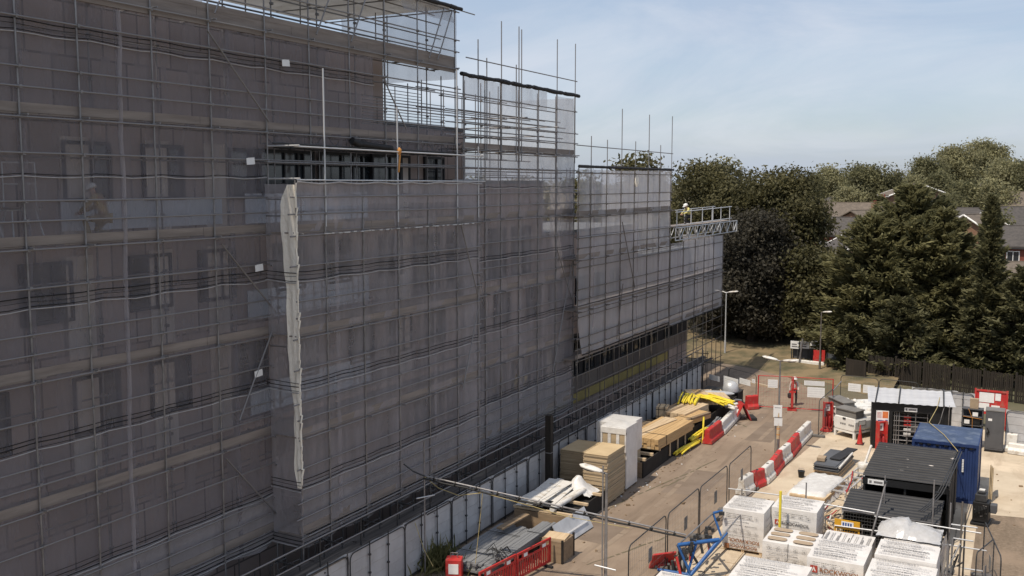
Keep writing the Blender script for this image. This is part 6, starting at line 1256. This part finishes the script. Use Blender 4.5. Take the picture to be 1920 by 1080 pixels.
# ------------------------------------------------------------------ trees
def quads_mesh(name, C, U, V, m):
    """C, U, V: (n,3) centres and half axes -> leaf shaped quads"""
    n = len(C); vv = np.empty((n, 4, 3)); vv[:, 0] = C - U; vv[:, 1] = C - V * 0.9 + U * .1; vv[:, 2] = C + U; vv[:, 3] = C + V * 0.9 + U * .1
    me = bpy.data.meshes.new(name); me.vertices.add(4 * n); me.vertices.foreach_set('co', vv.reshape(-1)); me.loops.add(4 * n); me.loops.foreach_set('vertex_index', np.arange(4 * n, dtype=np.int32)); me.polygons.add(n); me.polygons.foreach_set('loop_start', np.arange(0, 4 * n, 4, dtype=np.int32)); me.polygons.foreach_set('loop_total', np.full(n, 4, dtype=np.int32)); me.materials.append(m); me.update(calc_edges=True); return me
def unit(v): return v / np.maximum(1e-6, np.linalg.norm(v, axis=1, keepdims=True))
def crown_mesh(name, blobs, ncl, per, leaf_s, csig, m, seed=0, flat=1.0):
    g = np.random.default_rng(seed); B = np.array(blobs, float); wgt = B[:, 3] * B[:, 5]; wgt /= wgt.sum()
    k = g.choice(len(B), ncl, p=wgt); d = unit(g.normal(size=(ncl, 3))); low = d[:, 2] < -.35; d[low, 2] *= .45; rr = g.uniform(.62, 1.04, (ncl, 1)) ** .6
    cc = B[k, :3] + d * B[k, 3:6] * rr; nn = d / B[k, 3:6]; nn = unit(nn)
    C = np.repeat(cc, per, 0) + np.clip(g.normal(size=(ncl * per, 3)), -1.7, 1.7) * csig * np.array([1, 1, .72]) * np.repeat(g.uniform(.6, 1.35, (ncl, 1)), per, 0)
    D = unit(np.repeat(nn, per, 0) * .7 + g.normal(size=C.shape) * .75 + np.array([0, 0, .25])); T = unit(np.cross(D, g.normal(size=C.shape))); S = np.cross(D, T)
    s = leaf_s * g.uniform(.6, 1.35, (len(C), 1)); return quads_mesh(name, C, T * s, S * s * .62, m)
def limb(mb, a, b, r0, r1, seed, n=5):
    rr = random.Random(seed); a = Vector(a); b = Vector(b); L_ = (b - a).length; prev = a
    for i in range(1, n + 1):
        t = i / n; p = a.lerp(b, t) + Vector((rr.uniform(-1, 1), rr.uniform(-1, 1), rr.uniform(-.3, .3))) * L_ * .045 * (t < 1); mb.tube(prev, p, r0 + (r1 - r0) * (i - 1) / n, 8, 0, r0 + (r1 - r0) * t, cap=False); prev = p
TREEGRP = 'trees beyond the site'
def broad_tree(name, label, px, ytop, Y_, halfpx, m, ncl, per, leaf_s, seed, zb=None, trunk_r=.35, low=.12, csig=.55, group=TREEGRP, nb=13, tall=1.0):
    rr = random.Random(seed); top = PY(px, ytop, Y_); x = top.x; base = hill(x, Y_) if zb is None else zb; depth = (Vector((x, Y_, 0)) - Vector((0, 0, 0))).dot(Vector((FW[0], FW[1], 0))); R_ = halfpx / FPX * depth; H = top.z - base
    t = thing(name, label, 'tree', (x, Y_, base), 0, group); blobs = []; z0 = H * low
    cz = (H + z0) / 2; hz = (H - z0) / 2; blobs.append((0, 0, cz, R_ * .62, R_ * .62, hz * .78))
    for i in range(nb):
        a = i * 2.4 + rr.uniform(-.4, .4); u = (i + .5) / nb; z = z0 + (H - z0) * (.1 + .82 * u); prof_ = math.sqrt(max(.08, 1 - ((z - cz) / hz) ** 2)); r_ = R_ * .58 * prof_ * rr.uniform(.85, 1.1); s = R_ * rr.uniform(.28, .44)
        blobs.append((r_ * math.cos(a), r_ * math.sin(a), min(z, H - s * .8), s * 1.05, s * 1.05, s * .82))
    blobs.append((rr.uniform(-.1, .1) * R_, 0, H - R_ * .25, R_ * .34, R_ * .34, R_ * .26))
    link('crown', crown_mesh('crown', blobs, ncl, per, leaf_s, csig, m, seed), t)
    mb = MB(); limb(mb, (0, 0, -.3), (0, 0, H * .62), trunk_r, trunk_r * .4, seed)
    for b_ in blobs[1:9]: limb(mb, (0, 0, H * rr.uniform(.18, .45)), (b_[0], b_[1], b_[2]), trunk_r * .42, .04, seed + int(b_[2] * 10))
    mb.build('trunk', M['bark'], t); return t
def conifer(name, label, px, ytop, Y_, halfpx, m, nbr, nsp, seed, prof, zb=None, spray=.34, up=.18, group=TREEGRP, xs=1.0):
    g = np.random.default_rng(seed); rr = random.Random(seed); top = PY(px, ytop, Y_); x = top.x; base = hill(x, Y_) if zb is None else zb; depth = Vector((x, Y_, 0)).dot(Vector((FW[0], FW[1], 0))); R_ = halfpx / FPX * depth; H = top.z - base
    t = thing(name, label, 'tree', (x, Y_, base), 0, group); C = []; U = []; V = []; mb = MB(); limb(mb, (0, 0, -.3), (0, 0, H * .97), .3, .03, seed, 8)
    for i in range(nbr):
        u = (i + rr.random()) / nbr; z = H * (.04 + .95 * u ** .92); L_ = R_ * np.interp(z / H, [p[0] for p in prof], [p[1] for p in prof]) * rr.choice((rr.uniform(.5, .8), rr.uniform(.8, 1.05), rr.uniform(.95, 1.3))); a = i * 2.39996 + rr.uniform(-.5, .5); dv = np.array([math.cos(a), math.sin(a), 0]); side = np.array([-math.sin(a), math.cos(a), 0])
        rise = up * (1.4 * u + .25) + rr.uniform(-.12, .12)
        if i % 3 == 0: mb.tube((0, 0, z), tuple(dv * L_ * .7 + np.array([0, 0, z + rise * L_ * .5])), .05 + .02 * L_ / 4, 5, 0, .015, cap=False)
        n = int(nsp * (.45 + .75 * L_ / max(.1, R_))); s = g.uniform(.12, 1, n) ** .75; wd = (.08 + .26 * np.sin(s * 2.6)) * L_ * .46; lat = g.normal(size=n) * wd * .55
        p = dv * (s * L_)[:, None] + side * lat[:, None]; p[:, 2] += z + rise * L_ * s ** 1.6 - .10 * L_ * np.sin(s * math.pi) + g.normal(size=n) * (.07 + .022 * L_); C.append(p)
        d = unit(dv * 1.0 + side * (lat / np.maximum(.2, wd))[:, None] * .8 + g.normal(size=(n, 3)) * .35 + np.array([0, 0, rise + .15])); U.append(d); V.append(unit(np.cross(d, g.normal(size=(n, 3)) * .6 + np.array([0, 0, 1]))))
    C = np.concatenate(C); U = np.concatenate(U); V = np.concatenate(V); sc = spray * g.uniform(.6, 1.3, (len(C), 1)); link('crown', quads_mesh('crown', C, U * sc, V * sc * .3, m), t); mb.build('trunk', M['bark'], t); return t
broad_tree('broadleaf_tree', 'tall dark green broadleaf tree right behind the lattice loading platform', 1345, 306, 86, 125, M['leaf_oak'], 2200, 26, .145, 3, low=.10)
broad_tree('broadleaf_tree', 'broad dark green tree between the lattice platform tree and the big cypress', 1486, 322, 84, 94, M['leaf_oak'], 2000, 26, .145, 5, low=.12)
broad_tree('broadleaf_tree', 'green treetop seen just above the low scaffold stage', 1205, 288, 96, 75, M['leaf_oak'], 700, 14, .24, 7)
broad_tree('broadleaf_tree', 'tree seen through the netting of the low scaffold stage, left one', 1105, 330, 108, 62, M['leaf_oak'], 500, 13, .26, 71, low=.04)
broad_tree('broadleaf_tree', 'tree seen through the top of the third scaffold stage', 985, 335, 112, 75, M['leaf_oak'], 500, 13, .26, 72, low=.04)
broad_tree('copper_tree', 'purple leaved tree low behind the end of the scaffold', 1415, 400, 80.5, 96, M['leaf_dark'], 1800, 26, .14, 9, low=.06, nb=19)
broad_tree('copper_tree', 'small purple leaved tree left of the bigger purple one, beside the far lamp', 1352, 470, 82, 75, M['leaf_dark'], 800, 14, .2, 11, low=.06)
broad_tree('broadleaf_tree', 'low green bushy tree between the purple tree and the cypress', 1530, 470, 80, 62, M['leaf_oak'], 1000, 18, .17, 13, low=.06)
for i, (px, yt, Y_, hp_) in enumerate(((1290, 420, 92, 60), (1455, 560, 84, 70))): broad_tree('understorey_tree', ('dark understorey tree behind the lattice platform', 'dark understorey tree behind the sign post beyond the gate')[i], px, yt, Y_, hp_, M['leaf_dark'], 500, 14, .2, 60 + i, low=.03)
CP = [(0, .9), (.15, 1.0), (.35, .97), (.6, .78), (.8, .52), (.93, .28), (1, .05)]
conifer('cypress_tree', 'biggest feathery cypress, the tallest of the clump behind the timber fence', 1712, 346, 78.5, 128, M['leaf_con'], 360, 110, 21, CP)
conifer('cypress_tree', 'feathery cypress on the left of the clump, over the site signs', 1640, 402, 76.5, 110, M['leaf_con'], 290, 100, 22, CP)
conifer('cypress_tree', 'feathery cypress on the right of the clump next to the narrow spruce', 1772, 392, 77, 98, M['leaf_con'], 290, 100, 23, CP)
conifer('spruce_tree', 'narrow pointed spruce at the right edge of the photo', 1862, 366, 74.5, 84, M['leaf_con2'], 280, 85, 24, [(0, .95), (.12, 1), (.3, .8), (.45, .5), (.65, .3), (.85, .2), (1, .03)], spray=.3, up=.3)
conifer('spruce_tree', 'low spruce by the street lamp beyond the gate', 1596, 592, 73.2, 44, M['leaf_con2'], 130, 80, 25, [(0, .9), (.2, 1), (.6, .62), (1, .05)], spray=.28)
conifer('spruce_tree', 'dark spruce leaving the photo at the right', 1925, 500, 73.5, 80, M['leaf_con2'], 160, 80, 26, CP, spray=.3)
conifer('spruce_tree', 'low dark conifer filling the gap under the big cypress', 1690, 560, 73.5, 95, M['leaf_con2'], 160, 80, 27, [(0, .95), (.3, 1), (.7, .6), (1, .1)], spray=.3)
HT = [('round_tree', 'pale round tree left of the dark rounded one on the hill', 1558, 316, 190, 34, 'leaf_pale', 260), ('round_tree', 'dark rounded tree on the skyline above the brown roofs', 1632, 312, 180, 58, 'leaf_mid', 520), ('round_tree', 'tall tree left of the pair of giants on the skyline', 1738, 296, 200, 36, 'leaf_mid', 320),
      ('round_tree', 'left giant rounded tree on the skyline', 1796, 278, 215, 44, 'leaf_pale', 460), ('round_tree', 'right giant rounded tree, tallest on the skyline', 1852, 266, 225, 46, 'leaf_pale', 480), ('round_tree', 'pale tree at the right end of the skyline', 1890, 302, 195, 46, 'leaf_pale', 420), ('round_tree', 'mid green tree on the skyline at the edge of the photo', 1935, 308, 190, 40, 'leaf_mid', 300),
      ('round_tree', 'pale treetop showing over the dark wood near the lattice platform', 1358, 308, 128, 30, 'leaf_pale', 200), ('round_tree', 'dark tree between the brown roofs and the gabled house', 1672, 338, 185, 26, 'leaf_mid', 220), ('round_tree', 'low pale tree below the dark rounded skyline tree', 1590, 352, 170, 30, 'leaf_pale', 200),
      ('round_tree', 'narrow dark tree right of the gabled brick house', 1766, 322, 175, 20, 'leaf_mid', 180), ('round_tree', 'low green tree beneath the left giant', 1812, 345, 165, 38, 'leaf_mid', 260), ('round_tree', 'low green tree beneath the right giant', 1862, 345, 165, 36, 'leaf_pale', 260), ('round_tree', 'small tree at the skyline gap over the gabled house', 1712, 332, 190, 24, 'leaf_pale', 160), ('round_tree', 'small dark treetop left of the pale round tree', 1528, 326, 180, 20, 'leaf_mid', 120), ('garden_tree', 'garden tree between the hipped slate roof and the right edge houses', 1872, 404, 136, 16, 'leaf_mid', 120), ('garden_tree', 'garden tree in front of the brown terrace', 1648, 412, 140, 16, 'leaf_pale', 120), ('garden_tree', 'small garden tree under the grey roofed house at the right edge', 1900, 436, 130, 9, 'leaf_pale', 70), ('garden_tree', 'garden tree right of the brick gable house', 1788, 372, 160, 20, 'leaf_mid', 140)]
for i, (n, lb, px, yt, Y_, hpx, mm, nc) in enumerate(HT): broad_tree(n, lb, px, yt, Y_, hpx, M[mm], int(nc * 1.3), 34, .22, 100 + i, low=.08, csig=.8, nb=10, group='trees on the hillside')
# bare tree
bt = PY(1694, 312, 205); btt = thing('bare_tree', 'leafless twiggy tree on the skyline behind the brown roofs', 'tree', (bt.x, 205, hill(bt.x, 205)), 0, 'trees on the hillside'); mb = MB(); Hh = bt.z - hill(bt.x, 205); limb(mb, (0, 0, 0), (0, 0, Hh * .6), .25, .12, 3)
tw = MB()
for i in range(46): a = random.uniform(0, 6.28); s = random.uniform(.3, 1); p = Vector((math.cos(a) * 2.8 * s, math.sin(a) * 2.8 * s, Hh * random.uniform(.6, 1.0))); limb(tw, (0, 0, Hh * random.uniform(.3, .6)), p, .08, .02, i, 3)
mb.build('trunk', M['bark'], btt); tw.build('twigs', mat('grey_twigs', (.24, .21, .19), .9), btt)
# continuous hedge and wood on the hill crest
hb_ = []
for i in range(90):
    x = -175 + i * 4.2; y = 262 + 20 * math.sin(i * .7); hb_.append((x, y, hill(x, y) - .5 + random.uniform(-.6, .8), 4, 4, random.uniform(1.4, 2.8)))
wo = link('distant_wood', crown_mesh('distant_wood', hb_, 2600, 14, .5, 1.2, M['leaf_mid'], 77)); props(wo, 'distant hedges and woodland merging along the hill crest', 'woodland', kind='stuff')

# ------------------------------------------------------------------ houses
def house(label, px, py, Y_, Lx, Dy, eave, ridge, rz, wall, roof, barge=True, wins=(), chim=(), hip=0.0):
    ridge = eave + (ridge - eave) * .74; Lx *= .82; hip *= .82; c = PY(px, py, Y_); z0 = c.z - ridge; t = thing('house', label, 'house', (c.x, Y_, z0), R(rz), 'houses on the hillside'); hx, hy = Lx / 2, Dy / 2
    q = MB(); q.prism([(-hy, -9), (hy, -9), (hy, eave), (0, ridge - .05), (-hy, eave)] if not hip else [(-hy, -9), (hy, -9), (hy, eave), (-hy, eave)], 'X', -hx, hx); q.build('wall', M[wall], t)
    q = MB(); o = .35; sl = (ridge - eave) / hy; hp = hip
    for s in (-1, 1):
        a = [(-hx - o, s * (hy + o), eave - o * sl + .03), (hx + o, s * (hy + o), eave - o * sl + .03), (hx + (o if not hp else -hp), 0, ridge + .03), (-hx - (o if not hp else -hp), 0, ridge + .03)]; b = [(x, y, z + .14) for x, y, z in a]; vs = a + b; fs = [(0, 1, 2, 3), (7, 6, 5, 4), (0, 4, 5, 1), (1, 5, 6, 2), (2, 6, 7, 3), (3, 7, 4, 0)]; q.add(vs, fs)
        if hp: a = [(s * (hx + o), -hy - o, eave - o * sl + .03), (s * (hx + o), hy + o, eave - o * sl + .03), (s * (hx - hp), 0, ridge + .03)]; b = [(x, y, z + .14) for x, y, z in a]; q.add(a + b, [(0, 1, 2), (5, 4, 3), (0, 3, 4, 1), (1, 4, 5, 2), (2, 5, 3, 0)])
    rf_ = q.build('roof', M[roof], t); q = MB(); q.tube((-hx - .2 + hp, 0, ridge + .17), (hx + .2 - hp, 0, ridge + .17), .09, 6); q.build('ridge_tile', M[roof], rf_)
    if barge and not hip:
        for s in (-1, 1):
            q = MB()
            for y in (-1, 1): q.tube((s * (hx + o + .02), y * (hy + o), eave - o * sl + .05), (s * (hx + o + .02), 0, ridge + .1), .13, 4)
            q.build('bargeboard', M['white_paint'], t)
    for s in (-1, 1): q = MB(); q.b(-hx - .3, hx + .3, s * (hy + o) - .06, s * (hy + o) + .06, eave - o * sl - .12, eave - o * sl + .0); q.build('gutter', M['white_paint'] if barge else M['steel_dark'], t)
    for (fx, u, z, w_, h_) in wins:
        q = MB(); p = MB()
        if fx == 'f':
            y = -hy - .03
            for a, b, c1, d in ((u, u + .1, z, z + h_), (u + w_ - .1, u + w_, z, z + h_), (u + .1, u + w_ - .1, z, z + .1), (u + .1, u + w_ - .1, z + h_ - .1, z + h_), (u + w_ / 2 - .04, u + w_ / 2 + .04, z + .1, z + h_ - .1)): q.b(a, b, y - .05, y + .02, c1, d)
            p.b(u + .1, u + w_ - .1, y - .01, y + .01, z + .1, z + h_ - .1)
        else:
            x = fx * (hx + .03)
            for a, b, c1, d in ((u, u + .1, z, z + h_), (u + w_ - .1, u + w_, z, z + h_), (u + .1, u + w_ - .1, z, z + .1), (u + .1, u + w_ - .1, z + h_ - .1, z + h_), (u + w_ / 2 - .04, u + w_ / 2 + .04, z + .1, z + h_ - .1)): q.b(x - .05, x + .05, a, b, c1, d)
            p.b(x - .02, x + .02, u + .1, u + w_ - .1, z + .1, z + h_ - .1)
        f = q.build('window', M['white_paint'], t); p.build('pane', M['glass'], f)
    for cx in chim: q = MB(); q.b(cx - .4, cx + .4, -.35, .35, ridge - .8, ridge + 1.1); q.build('chimney', M[wall], rf_); q = MB(); q.tube((cx - .18, 0, ridge + 1.1), (cx - .18, 0, ridge + 1.5), .12, 7); q.tube((cx + .18, 0, ridge + 1.1), (cx + .18, 0, ridge + 1.5), .12, 7); q.build('chimney_pot', M['brick_red'], rf_)
    return t
house('long brown roofed terrace at the left of the hillside', 1618, 382, 165, 17, 9, 5, 8.2, 8, 'brick_house', 'tile_brown', False, [('f', 1, 3, 1.2, 1.4)], (3.0,))
house('small grey roofed house with a dark gable below the brown terrace', 1586, 410, 135, 6.5, 6.5, 4.6, 7.2, -28, 'brick_red', 'tile_grey', False, [('f', -1.5, 2.4, 1.1, 1.2)])
house('brown roofed house with a white window right of the dark gable', 1628, 396, 148, 9, 8, 4.8, 7.4, 62, 'brick_house', 'tile_brown', False, [(-1, -.6, 3.2, 1.3, 1.7), ('f', -2, 3, 1.2, 1.3)], (1.5,))
house('brick gable house with white bargeboards above the big cypress', 1715, 347, 172, 9, 9, 5.2, 7.4, -70, 'brick_house', 'tile_brown', True, [(-1, -1.2, 2.6, 1.0, 1.2)])
house('house with a hipped slate roof and a white trimmed gable by the spruce', 1815, 392, 150, 9, 8, 4.9, 7.8, 10, 'brick_house', 'tile_grey', True, [('f', -4.6, 2.8, 1.2, 1.5), ('f', -1, 2.8, 1.2, 1.5)], hip=3)
house('low brown gable house with white verges in front of the slate hipped roof', 1832, 404, 132, 7, 7, 4.2, 7.0, 66, 'brick_house', 'tile_brown', True, [(-1, -.6, 2, 1.2, 1.4)])
house('brown roofed house with a white gable at the right edge', 1912, 362, 168, 11, 10, 5, 8.4, 12, 'white_paint', 'tile_brown', True, [('f', -3, 2.8, 1.2, 1.4)])
house('grey roofed house with white verge at the right edge below the brown roof', 1912, 390, 146, 10, 9, 4.6, 7.6, 38, 'brick_house', 'tile_grey', True)
house('red brick house with a grey roof and white window at the right edge', 1912, 426, 124, 9, 8, 4.6, 7.2, 4, 'brick_red', 'tile_grey', False, [('f', -1.4, 2.6, 1.3, 1.5), ('f', 1.4, 2.6, 1.2, 1.5)])
house('low brown roofed house half hidden behind the spruce', 1915, 494, 108, 8, 7, 4.2, 6.4, 30, 'brick_house', 'tile_brown', True)
house('distant grey roof on the crest at the right edge', 1905, 346, 205, 14, 9, 4.6, 7, 5, 'brick_house', 'tile_grey', False)
house('grey roofed cottage at the far left of the hillside behind the dark wood', 1568, 372, 175, 8, 8, 4.6, 7.4, -60, 'brick_house', 'tile_grey', False)
house('low house with white verge under the dark gable', 1604, 446, 118, 6, 6, 3.4, 5.2, -50, 'brick_house', 'tile_grey', True)

# ------------------------------------------------------------------ people
def skin(name, V_, E_, Rr, m, parent, sub=1):
    me = bpy.data.meshes.new(name); me.from_pydata([tuple(v) for v in V_], E_, []); o = bpy.data.objects.new(name, me); COL.objects.link(o)
    sk = o.modifiers.new('skin', 'SKIN'); sk.use_smooth_shade = True
    for i, r_ in enumerate(Rr): me.skin_vertices[0].data[i].radius = (r_, r_) if not isinstance(r_, tuple) else r_
    me.skin_vertices[0].data[0].use_root = True; sb_ = o.modifiers.new('sub', 'SUBSURF'); sb_.levels = sub; sb_.render_levels = sub
    dg = bpy.context.evaluated_depsgraph_get(); me2 = bpy.data.meshes.new_from_object(o.evaluated_get(dg)); bpy.data.objects.remove(o); bpy.data.meshes.remove(me); me2.name = name; me2.materials.clear(); me2.materials.append(m); me2.polygons.foreach_set('use_smooth', [True] * len(me2.polygons)); return link(name, me2, parent)
def person(label, loc, rz, J, top, legs, helmet, vest=None, bag=False, scale=1.0):
    """J: joint positions of the pose in metres, feet at z = 0, facing -Y"""
    t = thing('person', label, 'person', loc, rz); t.scale = (scale,) * 3; P_ = {k: Vector(v) for k, v in J.items()}
    names = ['pelvis', 'waist', 'chest', 'neck', 'head', 'shL', 'elL', 'wrL', 'shR', 'elR', 'wrR', 'hiL', 'knL', 'anL', 'hiR', 'knR', 'anR', 'toL', 'toR', 'crown']
    vs = [P_[n] for n in names]; ix = {n: i for i, n in enumerate(names)}; ed_ = [('pelvis', 'waist'), ('waist', 'chest'), ('chest', 'neck'), ('neck', 'head'), ('head', 'crown'), ('chest', 'shL'), ('shL', 'elL'), ('elL', 'wrL'), ('chest', 'shR'), ('shR', 'elR'), ('elR', 'wrR'), ('pelvis', 'hiL'), ('hiL', 'knL'), ('knL', 'anL'), ('anL', 'toL'), ('pelvis', 'hiR'), ('hiR', 'knR'), ('knR', 'anR'), ('anR', 'toR')]
    rad = dict(pelvis=(.13, .10), waist=(.125, .09), chest=(.145, .10), neck=.052, head=(.07, .085), crown=(.06, .07), shL=.058, shR=.058, elL=.04, elR=.04, wrL=.027, wrR=.027, hiL=.08, hiR=.08, knL=.056, knR=.056, anL=.038, anR=.038, toL=.03, toR=.03)
    body = skin('body', vs, [(ix[a], ix[b]) for a, b in ed_], [rad[n] for n in names], M['skin'], t, 2)
    def part(nm, ns, es, grow, m):
        ii = {n: i for i, n in enumerate(ns)}; rs = [tuple(c + grow for c in rad[n]) if isinstance(rad[n], tuple) else rad[n] + grow for n in ns]; return skin(nm, [P_[n] for n in ns], [(ii[a], ii[b]) for a, b in es], rs, m, t, 1)
    part('jacket', ['pelvis', 'waist', 'chest', 'shL', 'elL', 'wrL', 'shR', 'elR', 'wrR', 'neck'], [('pelvis', 'waist'), ('waist', 'chest'), ('chest', 'shL'), ('shL', 'elL'), ('elL', 'wrL'), ('chest', 'shR'), ('shR', 'elR'), ('elR', 'wrR'), ('chest', 'neck')], .018, M[top])
    part('trousers', ['pelvis', 'hiL', 'knL', 'anL', 'hiR', 'knR', 'anR'], [('pelvis', 'hiL'), ('hiL', 'knL'), ('knL', 'anL'), ('pelvis', 'hiR'), ('hiR', 'knR'), ('knR', 'anR')], .02, M[legs])
    for s in 'LR':
        part('boot', ['an' + s, 'to' + s], [('an' + s, 'to' + s)], .024, M['rubber'])
        w_ = P_['wr' + s]; d = (w_ - P_['el' + s]).normalized(); n = Vector((1, 0, 0)) if abs(d.x) < .7 else Vector((0, 1, 0)); sd = d.cross(n).normalized(); n = sd.cross(d).normalized(); pm = w_ + d * .05; V2 = [w_, pm, w_ + d * .09]; E2 = [(0, 1), (1, 2)]; r2 = [(.024, .02), (.038, .016), (.036, .014)]
        for k in range(4): o_ = sd * (-.026 + .0175 * k); ln = (.062, .075, .07, .055)[k]; i0 = len(V2); V2 += [w_ + d * .1 + o_, w_ + d * (.1 + ln * .55) + o_ + n * .008, w_ + d * (.1 + ln) + o_ + n * .03]; E2 += [(2, i0), (i0, i0 + 1), (i0 + 1, i0 + 2)]; r2 += [.0095, .0085, .0075]
        i0 = len(V2); V2 += [pm + sd * -.04, pm + sd * -.058 + d * .035 + n * .01]; E2 += [(1, i0), (i0, i0 + 1)]; r2 += [.011, .009]; skin('hand', V2, E2, r2, M['skin'], t, 1)
    h = P_['head']; up = (P_['crown'] - P_['neck']).normalized(); q = MB(); c = h + up * .03; fwd = Vector((0, -1, 0)); fwd = (fwd - up * fwd.dot(up)).normalized(); q.lathe((0, 0, 0), [(.138, 0), (.14, .03), (.125, .09), (.08, .135), (.02, .152)], 16, sy=1.12); q.lathe((0, -.05, .004), [(.15, 0), (.15, .012)], 16, sy=1.15); o = q.build('helmet', M[helmet], t); o.location = c; o.rotation_mode = 'QUATERNION'; o.rotation_quaternion = Vector((0, 0, 1)).rotation_difference(up)
    f = MB(); sdv = up.cross(fwd); f.lathe(h + fwd * .088 - up * .02, [(.001, .018), (.014, 0), (.016, -.012), (.001, -.02)], 8); f.build('nose', M['skin'], t); f = MB()
    for s in (-1, 1): f.box(h + fwd * .082 + sdv * s * .032 + up * .012, (.022, .012, .01))
    f.box(h + fwd * .08 - up * .055, (.045, .012, .008)); f.build('eyes_and_mouth', M['cloth_dark'], t)
    if vest:
        q = MB(); n_ = P_['neck']; w1 = P_['pelvis']
        for s in (-1, 1): q.path([n_ + Vector((s * .07, .02, -.02)), P_['chest'] + Vector((s * .09, -.135, .04)), P_['waist'] + Vector((s * .09, -.125, 0)), w1 + Vector((s * .1, -.13, .04))], .028, 6)
        q.tube(w1 + Vector((-.16, -.1, .08)), w1 + Vector((.16, -.1, .08)), .04, 8); q.build('harness', M[vest], t)
    if bag: q = MB(); b_ = P_['wr' + bag] + Vector((0, 0, -.28)); q.b(b_.x - .1, b_.x + .12, b_.y - .2, b_.y + .2, b_.z - .14, b_.z + .12); o = thing('tool_bag', 'dark tool bag held by the person walking behind the gate', 'bag', tuple(Vector(loc) + Matrix.Rotation(rz, 3, 'Z') @ Vector((0, 0, 0))), rz); q.build('body', M['cloth_dark'], o, .03); q = MB(); q.path([b_ + Vector((0, -.12, .12)), P_['wr' + bag] + Vector((0, -.03, -.08)), P_['wr' + bag] + Vector((0, .03, -.08)), b_ + Vector((0, .12, .12))], .012, 6); q.build('handle', M['cloth_dark'], o)
    return t
STAND = dict(pelvis=(0, 0, .95), waist=(0, 0, 1.12), chest=(0, -.01, 1.32), neck=(0, -.01, 1.5), head=(0, -.03, 1.62), crown=(0, -.02, 1.71), shL=(.19, 0, 1.42), elL=(.25, .02, 1.14), wrL=(.22, -.12, .94), shR=(-.19, 0, 1.42), elR=(-.27, .03, 1.13), wrR=(-.27, -.02, .88), hiL=(.1, 0, .9), knL=(.12, -.06, .5), anL=(.12, .02, .09), toL=(.13, -.15, .035), hiR=(-.1, 0, .9), knR=(-.11, .0, .5), anR=(-.12, .12, .09), toR=(-.14, -.05, .035))
gp_ = G(1486, 762); person('person in white helmet and red straps carrying a dark bag behind the gate', (gp_.x, gp_.y + .35, 0), .35, STAND, 'cloth_white', 'cloth_dark', 'white_paint', 'red', 'R')
CROUCH = dict(pelvis=(0, .12, .52), waist=(0, .08, .7), chest=(0, -.02, .9), neck=(0, -.1, 1.05), head=(0, -.17, 1.15), crown=(0, -.2, 1.24), shL=(.18, -.04, .98), elL=(.24, -.2, .76), wrL=(.14, -.4, .66), shR=(-.18, -.04, .98), elR=(-.24, -.22, .78), wrR=(-.12, -.42, .66), hiL=(.1, .1, .5), knL=(.15, -.3, .48), anL=(.14, -.18, .09), toL=(.15, -.36, .035), hiR=(-.1, .1, .5), knR=(-.15, -.2, .2), anR=(-.14, .2, .12), toR=(-.14, .12, .04))
p = PX(188, 436, -20.95); person('person in a tan jacket and white helmet crouching behind the left net', (-20.95, p.y, 12.1), -1.2, CROUCH, 'hivis_tan', 'hivis_tan', 'white_paint', scale=1.08)
p = PX(1290, 420, -19.5); person('person in a yellow hi vis jacket kneeling on the lattice loading platform', (-19.5, p.y, 10.945), -.8, CROUCH, 'hivis', 'cloth_dark', 'white_paint')
# trestles on the left deck
for i, (yy, lb) in enumerate(((14.1, 'pale tube trestle with guard frame on the left deck, leftmost'), (15.15, 'pale tube trestle with guard frame on the left deck next to the crouching person'))):
    t = thing('work_trestle', lb, 'trestle', (-21.0, yy, 12.1), 0, 'trestles on the left scaffold deck'); q = MB()
    for s in (-1, 1):
        for u in (-1, 1): q.tube((s * .3, u * .42, 0), (s * .1, u * .3, .8), .02, 6)
        q.tube((s * .1, -.45, .8), (s * .1, .45, .8), .025, 6)
    q.build('legs', M['steel_white'], t); q = MB(); q.b(-.2, .2, -.45, .45, .83, .86); q.build('board', M['board'], t); q = MB(); q.path([(0, -.42, .87), (0, -.42, 1.9), (0, .42, 1.9), (0, .42, .87)], .018, 6); q.tube((0, -.42, 1.4), (0, .42, 1.4), .016, 6); q.build('guard_frame', M['steel_white'], t)
# small white notices tied to the nets
for i, (px, py, xo, lb) in enumerate(((536, 118, -20.3, 'white paper notice high on the net near the top rail'), (470, 302, -20.3, 'white paper notice left of the open strip in the netting'), (486, 502, -20.3, 'white paper notice half way up the net left of the bay'), (485, 700, -20.3, 'white paper notice low on the net left of the bay'))):
    p = PX(px, py, xo); t = thing('net_notice', lb, 'notice', tuple(p), 0, 'paper notices on the netting'); q = MB(); q.box((0, 0, 0), (.006, .34, .2), 0, 0, R(4)); q.build('paper', M['paper'], t); q = MB(); q.tube((-.03, -.15, .09), (.03, -.15, .09), .006, 5); q.tube((-.03, .15, .09), (.03, .15, .09), .006, 5); q.build('tie', M['cable'], t)
